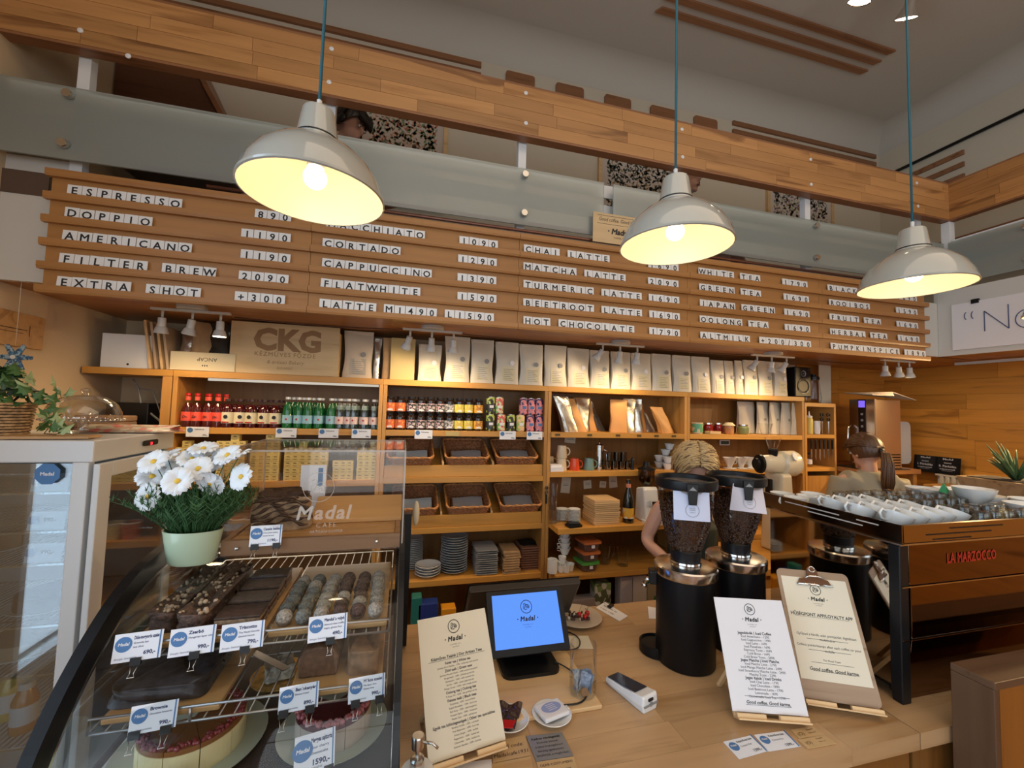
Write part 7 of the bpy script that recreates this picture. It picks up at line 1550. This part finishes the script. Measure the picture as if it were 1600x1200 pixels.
for k, (a, c_) in enumerate(((365, 630), (720, 935), (1005, 1178), (1240, 1380))):
    xa, xb = shelf_x(a, 2.62, ZU-.02), shelf_x(c_, 2.62, ZU-.02); n = 10
    solo('wiring', MB().tube([(xa+(xb-xa)*i/n, 2.63, ZU-.006-.012*math.sin(PI*i/n)) for i in range(n+1)], .004, 6), mat('brown_cable_%d' % k, (.12, .05, .03), .5), 'brown wire clipped under the gallery, %s section between spotlight bars' % ORD[k], 'cable', group='wires between the spotlight bars')
# ceiling spots at the top edge
for i, (px, py, tl) in enumerate(((1345, -4, 0), (1418, 22, 22))):
    p = at(px, py, Z=4.50); t = thing('ceiling_spotlight', ('chrome ceiling spotlight cut off by the upper border', 'chrome cone spotlight hanging from the ceiling beside the third cable')[i], 'spotlight', p, 0, 'chrome ceiling spotlights'); t.scale = (.85, .85, .85)
    b = MB().put((0, 0, 0), (R_(28), R_(-tl*.6), 0)).lathe([(.02, .18), (.035, .16), (.04, .05), (.075, -.02), (.078, -.03), (.072, -.03), (.038, .04)], 24, cap=False).build('head', M_CHROME, t)
    MB().put((0, 0, 0), (R_(28), R_(-tl*.6), 0)).lathe([(0, -.018), (.068, -.024)], 20, cap=False).build('lens', emis('ceiling_lens_%d' % i, (1, .86, .62), 12), t)
    MB().tube([(0, -.10, .08), (0, -.10, (ZC-4.50)/.8)], .008, 8).build('rod', M_STEEL, t)
# small framed card between the boards
t = thing('good_coffee_card', 'small kraft card with Good coffee lettering standing on top of the third menu board', 'sign', (at(968, 360, Y=2.09).x, 2.088, 2.79)); w = .33
MB().put((0, 0, .085), (R_(90), 0, 0)).box(-w/2, -.085, -.004, w/2, .085, 0).build('card', wood('kraft_card', (.60, .42, .22), 'x', rnd=0, knots=0, dark=.92), t)
b = MB().put((0, -.0008, .125), (R_(90), 0, 0)).text('Good coffee. Good karma.', .030, shear=.2, wx=.8).put((0, -.0008, .055), (R_(90), 0, 0)).text('· Madal ·', .045, bold=.04, shear=.2).put((0, -.0008, .03), (R_(90), 0, 0)).text('COFFEE CO.', .014)
b.put((0, -.0008, .108), (R_(90), 0, 0)).box(-.14, 0, 0, .14, .0015, .0003).put((0, -.0008, .155), (R_(90), 0, 0)).box(-.14, 0, 0, .14, .0015, .0003).build('print', M_INK, t)
# ================================================================ right corner: oven, radiator, cards, planter
OX0, OX1, OY0, OY1, OZ0, OZ1 = 4.02, 4.50, 2.52, 3.00, 1.44, 2.00
OX0 = shelf_x(1367, OY0, 1.7); OX1 = shelf_x(1408, OY0, 1.7); OY1 = at(1328, 680, X=OX0).y
t = thing('combi_oven', 'steel combi oven with a dark control panel in the corner', 'oven', (OX0, OY0, OZ0)); w, d, h = OX1-OX0, OY1-OY0, OZ1-OZ0
MB().box(.012, 0, 0, w, d, h).build('body', mat('oven_steel_wood_tint', (.85, .68, .48), .3, 1), t, bev=.004)  # tan base colour carries the wood wall reflected in the steel
MB().box(0, .0, .0, .012, d*.32, h).build('door_edge', M_STEEL, t); MB().box(-.004, d*.33, 0, .012, d*.62, h).build('control_panel', mat('oven_black', (.01, .01, .012), .15), t); MB().box(0, d*.63, 0, .012, d, h).build('door', M_STEEL, t)
MB().box(-.006, d*.35, h*.88, -.004, d*.60, h*.98).build('purple_display', emis('purple_display', (.25, .15, .9), .9), t)
b = MB()
for i in range(3): b.put((-.005, d*.47, h*(.78-.09*i)), (0, R_(-90), 0)).cyl(.010, 0, .003, 12)
b.build('buttons', M_GREY, t)
b = MB()
for i in range(5): b.box(w*.45, -.002, .02+.022*i, w*.95, 0, .03+.022*i)
b.build('vent_slots', M_BLACK, t)
MB().tube([(-.02, d*.9, .10), (-.05, d*.9, .12), (-.05, d*.9, .32), (-.02, d*.9, .34)], .008, 8).build('handle', M_CHROME, t)
solo('cardboard_sheet', MB().add([(-.06, -.03, 0), (w*.5, -.05, .0), (w*.55, -.03, .03), (w+.10, -.05, -.03), (w+.05, d, .01), (-.05, d, .02)]+[(-.06, -.03, .006), (w*.5, -.05, .006), (w*.55, -.03, .036), (w+.10, -.05, -.024), (w+.05, d, .016), (-.05, d, .026)], [(0, 5, 4, 3, 2, 1), (6, 7, 8, 9, 10, 11), (0, 1, 7, 6), (1, 2, 8, 7), (2, 3, 9, 8), (3, 4, 10, 9), (4, 5, 11, 10), (5, 0, 6, 11)]), mat('grey_cardboard', (.42, .33, .24), .6), 'bent grey cardboard sheet lying on top of the oven', 'cardboard', (OX0, OY0, OZ1+.032))
t = thing('oven_table', 'wooden side table with a thick top under the oven', 'table', (OX0-.15, OY0-.03, 0)); MB().box(0, 0, 1.40, w+.32, .53, 1.438).build('table_top', W_UNDER, t, bev=.003)
MB().box(0, -.004, 1.4385, w+.2, .3, 1.441).build('dark_mat', M_BLACK, t)
for x, y in ((.02, .02), (w+.26, .02), (.02, .48), (w+.26, .48)): MB().box(x, y, 0, x+.04, y+.04, 1.399).build('leg', W_SHELFV, t)
bpy.data.objects['combi_oven'].location.z = OZ0+.002; 
solo('chopping_board', MB().put((0, 0, .19), (R_(90), 0, 0)).rrect(.30, .38, 0, .015, .05), M_WPLAS, 'white plastic chopping board standing behind the oven', 'board', (shelf_x(1424, OY1+.04, 1.7)-.15, OY1+.06, 1.445))
solo('steel_canister', MB().lathe([(0, 0), (.03, 0), (.03, .09), (.022, .10), (.022, .12), (0, .12)], 14), M_CHROME, 'small steel canister in front of the oven door', 'canister', (OX0-.10, OY0+.05, 1.442))
# radiator
t = thing('radiator', 'cream ribbed radiator along the planked side wall', 'radiator', (XR-.10, 1.0, .75)); MB().box(.03, 0, 0, .07, 1.60, .62).build('back_plate', M_WPLAS, t)
rib = MB().prism([(.03, 0), (.012, .006), (.0, .012), (0, .028), (.012, .034), (.03, .04)], 0, .62, 'z').mesh('rib', mat('radiator_cream', (.75, .65, .48), .4))
for i in range(39): link('rib', rib, t, (0, .02+i*.04, 0))
MB().box(0, 0, .62, .08, 1.6, .635).build('top_grille', mat('radiator_cream_b', (.75, .65, .48), .4), t)
solo('wooden_cabinet', MB().box(0, 0, 0, .30, .40, 1.33).box(-.006, .015, .70, 0, .385, 1.31, 0).box(-.016, .13, 1.25, -.006, .27, 1.27, 1), [W_SHELFV, W_DARK], 'small wooden cabinet with a slot handle beside the radiator', 'cabinet', (4.10, 2.05, 0), bev=.004)
for i, (px, lb) in enumerate(((1444, 'left'), (1479, 'right'))):
    p = at(px, 718, X=XR-.10); t = thing('black_info_card', ('black printed card with a torn corner above the radiator, nearer the oven', 'black printed card above the radiator, nearer the planter')[i], 'card', (XR-.10, p.y, 1.388), 0, 'black cards above the radiator')
    MB().put((0, 0, 0), (0, R_(8), 0)).box(0, -.085, 0, .004, .085, .145).build('card', M_BLACK, t)
    b = MB()
    for z, s_, sz in ((.135, 'Madal', .03), (.105, 'kávézó', .018), (.07, ('I. Pörkölés', 'II. Pörkölés')[i], .026), (.045, 'budapesti pörkölő', .014), (.03, '----------------', .014)): b.put((-.002+z*.14, 0, z*.85), (R_(90), 0, R_(-90))).text(s_, sz, bold=.01)
    b.build('print', M_WPAPER, t)
t = thing('planter', 'wooden planter with a spiky green plant beside the radiator', 'potted plant', (shelf_x(1560, 1.66, 1.49)+.16, 1.66, 0)); pz = 1.30
MB().rrect(.20, .30, pz, pz+.20, .01, top=(.28, .42)).build('pot', wood('planter_wood', (.36, .24, .13), 'x', rnd=0), t)
MB().cbox(0, 0, 0, .24, .30, pz-.001).build('pedestal', W_SHELFV, t); MB().cbox(0, 0, pz+.201, .22, .34, .004).build('soil', M_SOIL, t)
rd = random.Random(8); AG = mat('agave_green', (.07, .13, .05), .5)
for i in range(34):
    a = rd.random()*6.3; L = rd.uniform(.14, .26); s_ = rd.uniform(.3, 1.1)
    P = [(math.cos(a)*s_*L*q*.9, math.sin(a)*s_*L*q*.9, pz+.20+L*(q-.25*q*q*s_)) for q in (0, .3, .6, .85, 1)]
    MB().tube(P, [.009, .010, .007, .004, .001], 5).build('leaf', AG, t)
# barista side counter with bulk grinder
t = thing('side_counter', 'low wooden side counter behind the grinders', 'counter', (2.02, 2.02, 0)); MB().box(0, 0, .91, .80, .49, .95).build('top', W_SHELF, t, bev=.003); MB().box(.02, .02, 0, .78, .48, .909).build('body', W_SHELFV, t)
gx = shelf_x(1215, 2.3, 1.45)
t = thing('bulk_coffee_grinder', 'cream-white bulk coffee grinder with a long horizontal motor housing', 'grinder', (gx, 2.30, .951), 0); t.scale = (.62, .8, 1.02)
CRM = mat('cream_machine_enamel', (.72, .63, .46), .25, coat=.4)
MB().prism([(-.13, 0), (.13, 0), (.075, .50), (-.065, .50)], -.09, .09, 'y').build('column', CRM, t, bev=.02)
MB().put((.03, 0, .56), (0, R_(90), 0)).lathe([(0, -.26), (.045, -.26), (.056, -.22), (.062, -.05), (.065, .0), (.082, .02), (.086, .18), (.076, .22), (.04, .25), (0, .255)], 32).build('motor_housing', CRM, t)
MB().put((.03, 0, .56), (0, R_(90), 0)).lathe([(0, -.33), (.035, -.33), (.038, -.30), (.030, -.29), (.060, -.285), (.063, -.262), (0, -.262)], 24).build('burr_knob', M_BLACK, t)
MB().put((.12, -.075, .61), (R_(60), 0, 0)).cyl(.03, 0, .012, 20).build('badge', M_WPLAS, t)
MB().put((.02, -.095, .19), (R_(90), 0, 0)).cyl(.012, 0, .012, 14).cbox(0, -.05, 0, .03, .05, .008).build('switch', M_BLACK, t)
MB().put((-.12, 0, .30)).cbox(0, 0, 0, .04, .05, .16).build('outlet', M_BLACK, t, bev=.006)
MB().put((-.06, 0, .61)).lathe([(.035, 0), (.045, .04), (.03, .05)], 16).build('feed_cap', M_BLACK, t); MB().put((-.06, 0, .66)).lathe([(.035, 0), (.07, .07)], 20, cap=False).build('clear_funnel', G_CLEAR, t)
t = thing('green_kettle', 'round green-grey lid and kettle beside the bulk grinder on the side counter', 'kettle', (shelf_x(1285, 2.25, 1.2), 2.2, .951)); MB().lathe([(0, 0), (.08, 0), (.085, .06), (.06, .16), (.02, .18), (0, .2)], 20).build('body', mat('green_grey_enamel', (.25, .33, .28), .3), t); MB().tube([(.06, 0, .14), (.12, 0, .12), (.11, 0, .04)], .008, 6).build('handle', M_BLACK, t)
# ================================================================ people
def person(label, loc, rz, joints, head, hair, shirt, look=0, lean=0, hairdo=None, pose=None):
    """one continuous skinned body: joints {name: (x, y, z, r)}, edges by parent"""
    t = thing('person', label, 'person', loc, rz)
    me = bpy.data.meshes.new('body_cage'); names = list(joints); idx = {n: i for i, n in enumerate(names)}
    V = [joints[n][:3] for n in names]; E = [(idx[joints[n][4]], idx[n]) for n in names if joints[n][4]]
    me.from_pydata(V, E, []); o = bpy.data.objects.new('cage', me); C.objects.link(o)
    md = o.modifiers.new('skin', 'SKIN'); 
    for i, n in enumerate(names): me.skin_vertices[0].data[i].radius = (joints[n][3], joints[n][3]*(.72 if n in ('pelvis', 'waist', 'chest', 'belly') else 1)); me.skin_vertices[0].data[i].use_root = (i == 0)
    sb = o.modifiers.new('sub', 'SUBSURF'); sb.levels = sb.render_levels = 1
    dg = bpy.context.evaluated_depsgraph_get(); ev = o.evaluated_get(dg); m2 = ev.to_mesh(); b = MB()
    b.add([tuple(v.co) for v in m2.vertices], [tuple(p.vertices) for p in m2.polygons], 0, True); ev.to_mesh_clear(); bpy.data.objects.remove(o)
    hx, hy, hz = head['c']; Rh = Euler(head.get('rot', (0, 0, 0)))
    b.put((hx, hy, hz), Rh)
    b.ball((0, .01, .02), .088, 20, 14, sx=.86, sy=1.02, sz=1.12); b.ball((0, -.022, -.045), .062, 16, 12, sx=.88, sy=.95, sz=1.05)      # skull and jaw (face towards -y)
    b.ball((0, -.092, -.012), .013, 10, 8, sz=1.7); b.ball((0, -.080, -.056), .018, 10, 8, sx=1.3, sz=.55); b.ball((0, -.072, -.088), .02, 10, 8)
    for s_ in (-1, 1): b.ball((s_*.078, .008, -.015), .017, 8, 6, sx=.4, sz=1.5)
    b.put(); b.tube([(joints['neck'][0], joints['neck'][1], joints['neck'][2]-.02), (hx, hy+.02, hz-.03)], .045, 12)
    bo = b.build('body', [M_SKIN, shirt[0]], t); rm = bo.modifiers.new('remesh', 'REMESH'); rm.mode = 'VOXEL'; rm.voxel_size = .0085; rm.use_smooth_shade = True
    sm_ = bo.modifiers.new('smooth', 'SMOOTH'); sm_.iterations = 3; sm_.factor = .5
    b = MB().put((hx, hy, hz), Rh)
    ew, ed_ = mat('eye_white', (.6, .58, .55), .2), mat('dark_hair_detail', (.02, .012, .01), .6)
    for s_ in (-1, 1):
        e_ = MB().put((hx, hy, hz), Rh).ball((s_*.030, -.080, .008), .0095, 10, 8).build('eye', ew, t)
        MB().put((hx, hy, hz), Rh).ball((s_*.030, -.0875, .008), .0042, 8, 6).build('pupil', ed_, e_)
        MB().put((hx, hy, hz), Rh).tube([(s_*.016, -.089, .026), (s_*.03, -.091, .031), (s_*.045, -.082, .026)], .0028, 5).build('eyebrow', ed_, t)
    MB().put((hx, hy, hz), Rh).ball((0, -.094, -.055), .015, 12, 6, sx=1.4, sy=.35, sz=.4).build('lips', mat('lips', (.42, .14, .12), .5), t)
    # clothes: shirt as an offset shell over torso and sleeves
    b = MB()
    for n, p, r0, r1 in shirt[1]:
        b.tube([joints[n][:3], Vector(joints[n][:3]).lerp(Vector(joints[p][:3]), .5), joints[p][:3]], [r0, (r0+r1)/2, r1], 16)
    so = b.build('shirt', shirt[0], t); rm = so.modifiers.new('remesh', 'REMESH'); rm.mode = 'VOXEL'; rm.voxel_size = .010; rm.use_smooth_shade = True; s2 = so.modifiers.new('smooth', 'SMOOTH'); s2.iterations = 8; s2.factor = .6
    hairdo(t, (hx, hy, hz), Rh, hair)
    return t
def base_joints(h=1.65, arms=None):
    s_ = h/1.65; J = dict(pelvis=(0, 0, .90*s_, .13, None), belly=(0, 0, 1.05*s_, .115, 'pelvis'), chest=(0, .0, 1.24*s_, .125, 'belly'), neck=(0, .01, 1.40*s_, .05, 'chest'))
    for k, q in (('l', -1), ('r', 1)):
        J['hip'+k] = (q*.09, 0, .84*s_, .095, 'pelvis'); J['knee'+k] = (q*.10, -.01, .46*s_, .06, 'hip'+k); J['ankle'+k] = (q*.10, .02, .08*s_, .04, 'knee'+k); J['toe'+k] = (q*.11, -.12, .03, .032, 'ankle'+k)
        J['sh'+k] = (q*.165, 0, 1.34*s_, .055, 'chest'); e, w = (arms or {}).get(k, ((q*.21, -.0, 1.08*s_), (q*.18, -.17, .98*s_)))
        J['el'+k] = (*e, .042, 'sh'+k); J['wr'+k] = (*w, .028, 'el'+k); d = (Vector(w)-Vector(e)).normalized(); P = Vector(w)+d*.06; J['palm'+k] = (*P, .028, 'wr'+k)
        sd = d.cross(Vector((0, 0, 1))).normalized()
        for f in range(4):
            a = P+sd*(f-1.5)*.020+d*.02; bb = a+d*(.035+.006*(1.5-abs(f-1.5)))-Vector((0, 0, .006)); cc = bb+d*.022-Vector((0, 0, .016))
            J['f%d%sa' % (f, k)] = (*a, .009, 'palm'+k); J['f%d%sb' % (f, k)] = (*bb, .008, 'f%d%sa' % (f, k)); J['f%d%sc' % (f, k)] = (*cc, .007, 'f%d%sb' % (f, k))
        a = P-sd*q*.03-d*.02; J['t%sa' % k] = (*a, .011, 'palm'+k); J['t%sb' % k] = (*(a+d*.035-sd*q*.012), .009, 't%sa' % k)
    return J
def strands(b, n, fn, r=.0022, mi=0):
    for i in range(n): b.tube(fn(i/n), [r, r, r*.8, r*.4], 4, mi)
def cap_hair(t, c_, Rh, hair, back=None, name='hair', cut=-.1, puff=1.0):
    b = MB().put(c_, Rh)
    def f(u, v):
        a = u*2*PI; e = PI/2-v*(PI/2+.55)
        front = max(0, -math.sin(a)); lim = 1-.52*front
        e = PI/2-v*(PI/2+.60)*lim
        r = (.100+.003*math.sin(a*23)*math.cos(v*4))*puff; return (r*.88*math.cos(a)*math.cos(e), .012+r*1.03*math.sin(a)*math.cos(e), .022+r*1.16*math.sin(e))
    b.grid(f, 60, 16); return b
BLOND = mat('blond_hair', (.58, .40, .19), .45); BLONDD = mat('blond_hair_roots', (.20, .12, .06), .55); BROWN = mat('brown_hair', (.085, .038, .016), .38); BROWN2 = mat('brown_hair_light', (.15, .07, .03), .38); DARKH = mat('dark_hair', (.018, .010, .008), .35, bump=.5, bscale=60)
def flow(b, rd, c_, Rh, P, r=.0035, mi=0): b.tube(P, [r, r*1.2, r*1.1, r*.9, r*.3], 4, mi)
def hair_blond(t, c_, Rh, m):
    b = cap_hair(t, c_, Rh, m, puff=.99); b.mi = [1]*len(b.mi); rd = random.Random(1); b.put(c_, Rh)
    for i in range(620):                                         # side-parted waves falling to both sides
        s_ = rd.choice((-1, 1)); y0 = rd.uniform(-.085, .10); w = rd.uniform(.8, 1.15); o = rd.uniform(0, .012); P = []
        for q in (0, .25, .5, .78, 1):
            a = q*1.75*w; o += .002; y = y0+(.02*math.sin(q*5+i)+.018*q)*(1 if y0 > -.03 else .4); rr = math.sqrt(max(.0, 1-(y0/.115)**2))
            P.append((s_*(.004+(.098+o)*rr*math.sin(min(a, 1.75)))+.004*math.sin(i+q*7), y-.012*q*(y0 < -.03), .018+(.118+o)*rr*math.cos(min(a, 1.9))+.006*math.sin(q*6+i)))
        flow(b, rd, c_, Rh, P, .0036, 1 if rd.random() < .22 else 0)
    b.build('hair', [BLOND, BLONDD], t)
def hair_pony(t, c_, Rh, m):
    b = cap_hair(t, c_, Rh, m, puff=1.0); rd = random.Random(2)
    for i in range(420):                                         # combed back to the tie
        a = rd.uniform(-1.9, 1.9); s0 = rd.uniform(0, .25); P = []
        for q in (0, .3, .6, .85, 1):
            f = s0+(1-s0)*q; th = -1.15+f*2.45; R0 = .103+.003*math.sin(i); k = 1-.75*max(0, (f-.6)/.4)
            P.append((.92*R0*math.sin(a*.8)*math.cos(th*.35)*k, .012+R0*math.sin(th)*(1.0 if f < .9 else 1.02), .02+R0*1.14*math.cos(th)*math.cos(a*.72)*k-.01*(1-k)))
        flow(b, rd, c_, Rh, P, .0034, int(rd.random() < .3))
    b.put(); tie = Vector(c_)+Rh.to_matrix() @ Vector((0, .118, -.005))
    for i in range(260):                                         # tail hanging down under its own weight
        a = rd.uniform(0, 2*PI); q = math.sqrt(rd.random())*.030; x, z = math.cos(a)*q, math.sin(a)*q*.7; L = rd.uniform(.9, 1.08)
        b.tube([tie+Vector((x*.3, -.005+z*.3, 0)), tie+Vector((x*.8, .035+z*.7, -.015*L)), tie+Vector((x*1.2, .050+z, -.09*L)), tie+Vector((x*1.3+.004*math.sin(i), .045+z, -.19*L)), tie+Vector((x*.9, .035+z*.8, -.27*L))], [.003, .004, .004, .0035, .001], 4, int(rd.random() < .3))
    b.build('hair', [BROWN, BROWN2], t); MB().put(tie, Rh).ball((0, 0, 0), .020, 12, 8, sy=.6).build('hair_tie', M_BLACK, t)
def hair_dark(t, c_, Rh, m):
    b = cap_hair(t, c_, Rh, m, puff=1.04)
    for i in range(50):
        x = -.07+.14*i/50; b.tube([(x*.5, -.02, .132), (x, -.076, .10), (x*1.1, -.088, .06), (x*1.1, -.087, .03)], [.004, .004, .003, .001], 4)
    b.build('hair', m, t)
    MB().put(c_, Rh).tube([(.10*math.cos(a), .0, .02+.115*math.sin(a)) for a in [PI*i/12 for i in range(13)]], .006, 6).put(c_, Rh @ Matrix.Identity(3).to_euler() if 0 else Rh).ball((.092, .0, -.01), .028, 12, 8, sx=.5).ball((-.092, .0, -.01), .028, 12, 8, sx=.5).build('headphones', M_BLACK, t)
SHO = [('pelvis', 'belly', .155, .135), ('belly', 'chest', .135, .150)]
def sleeves(r=.062): return [('chest', 'neck', .13, .060), ('shl', 'shr', .07, .07)]
J = base_joints(1.62, {'l': ((-.26, .02, 1.07), (-.14, -.22, 1.02)), 'r': ((.25, .0, 1.07), (.14, -.22, 1.02))})
hx = at(1096, 722, Y=2.05); h0 = hx.z
JJ = {k: (*v[:2], v[2], *v[3:]) for k, v in J.items()}
person('blond person in a dark apron looking down behind the black grinders', (hx.x, 2.13, .002), -.45, J, dict(c=(0, -.075, 1.535), rot=(R_(39), 0, 0)), BLOND, (mat('dark_green_apron', (.02, .028, .02), .7), SHO+[('chest', 'neck', .13, .06)]), hairdo=hair_blond)
J = base_joints(1.60, {'l': ((-.24, .0, 1.04), (-.16, -.2, .98)), 'r': ((.24, .0, 1.04), (.16, -.2, .98))})
hx = at(1362, 703, Y=2.13)
OL = mat('olive_tshirt', (.33, .29, .21), .8, bump=.2, bscale=30)
person('person with a brown ponytail and olive t-shirt facing the oven', (hx.x, 2.15, .135), 2.75, J, dict(c=(.0, -.03, 1.475), rot=(R_(14), 0, R_(14))), BROWN, (OL, SHO+[('chest', 'neck', .15, .065), ('chest', 'shl', .10, .072), ('chest', 'shr', .10, .072), ('shl', 'ell', .070, .058), ('shr', 'elr', .070, .058)]), hairdo=hair_pony)
ZF2 = 2.43
def seated(): 
    J = base_joints(1.62, {'l': ((-.23, -.05, 1.12), (-.12, -.25, 1.08)), 'r': ((.23, -.05, 1.12), (.12, -.25, 1.08))}); K = {}
    for k, v in J.items():
        x, y, z = v[:3]
        if k[:4] == 'knee': y, z = -.38, .84
        if k[:5] == 'ankle': y, z = -.36, .42
        if k[:3] == 'toe': y, z = -.46, .38
        K[k] = (x, y, z-.35 if k[:3] not in () else z, *v[3:])
    return K
hx = at(547, 190, Y=2.62)
K = seated(); dz = hx.z-ZF2-1.17
person('dark-haired person with headphones sitting upstairs looking down behind the first pendant', (hx.x-.06, 2.72, ZF2+dz), 1.15, K, dict(c=(0, -.06, 1.19), rot=(R_(24), 0, 0)), DARKH, (mat('dark_jumper', (.04, .035, .035), .8), SHO+[('chest', 'neck', .13, .06), ('chest', 'shl', .1, .07), ('chest', 'shr', .1, .07), ('shl', 'ell', .07, .055), ('shr', 'elr', .07, .055)]), hairdo=hair_dark)
hx2 = at(1068, 285, Y=2.62)
def hair_red(t, c_, Rh, m): hair_dark(t, c_, Rh, m)
K = seated(); dz2 = hx2.z-ZF2-1.19
person('person in a blue shirt sitting upstairs, mostly hidden by the second pendant', (hx2.x+.03, 2.66, ZF2+dz2+.05), .3, K, dict(c=(0, -.05, 1.17), rot=(R_(15), 0, 0)), DARKH, (mat('pale_blue_shirt', (.22, .30, .45), .8), SHO+[('chest', 'neck', .14, .065), ('chest', 'shl', .12, .085), ('chest', 'shr', .12, .085), ('shl', 'ell', .08, .06), ('shr', 'elr', .08, .06)]), hairdo=hair_red)
for nm, x, y, z in (('first', hx.x-.06, 2.72, ZF2+dz), ('second', hx2.x+.03, 2.66, ZF2+dz2)):
    t = thing('stool', 'wooden stool under the %s person upstairs' % nm, 'stool', (x, y, ZF2)); hs = z+.44-ZF2-.06
    MB().cyl(.16, hs-.03, hs, 24).build('seat', W_PINE, t)
    for q in range(4): a = PI/4+q*PI/2; MB().tube([(.10*math.cos(a), .10*math.sin(a), hs-.03), (.15*math.cos(a), .15*math.sin(a), 0)], .014, 8).build('leg', W_PINE, t)
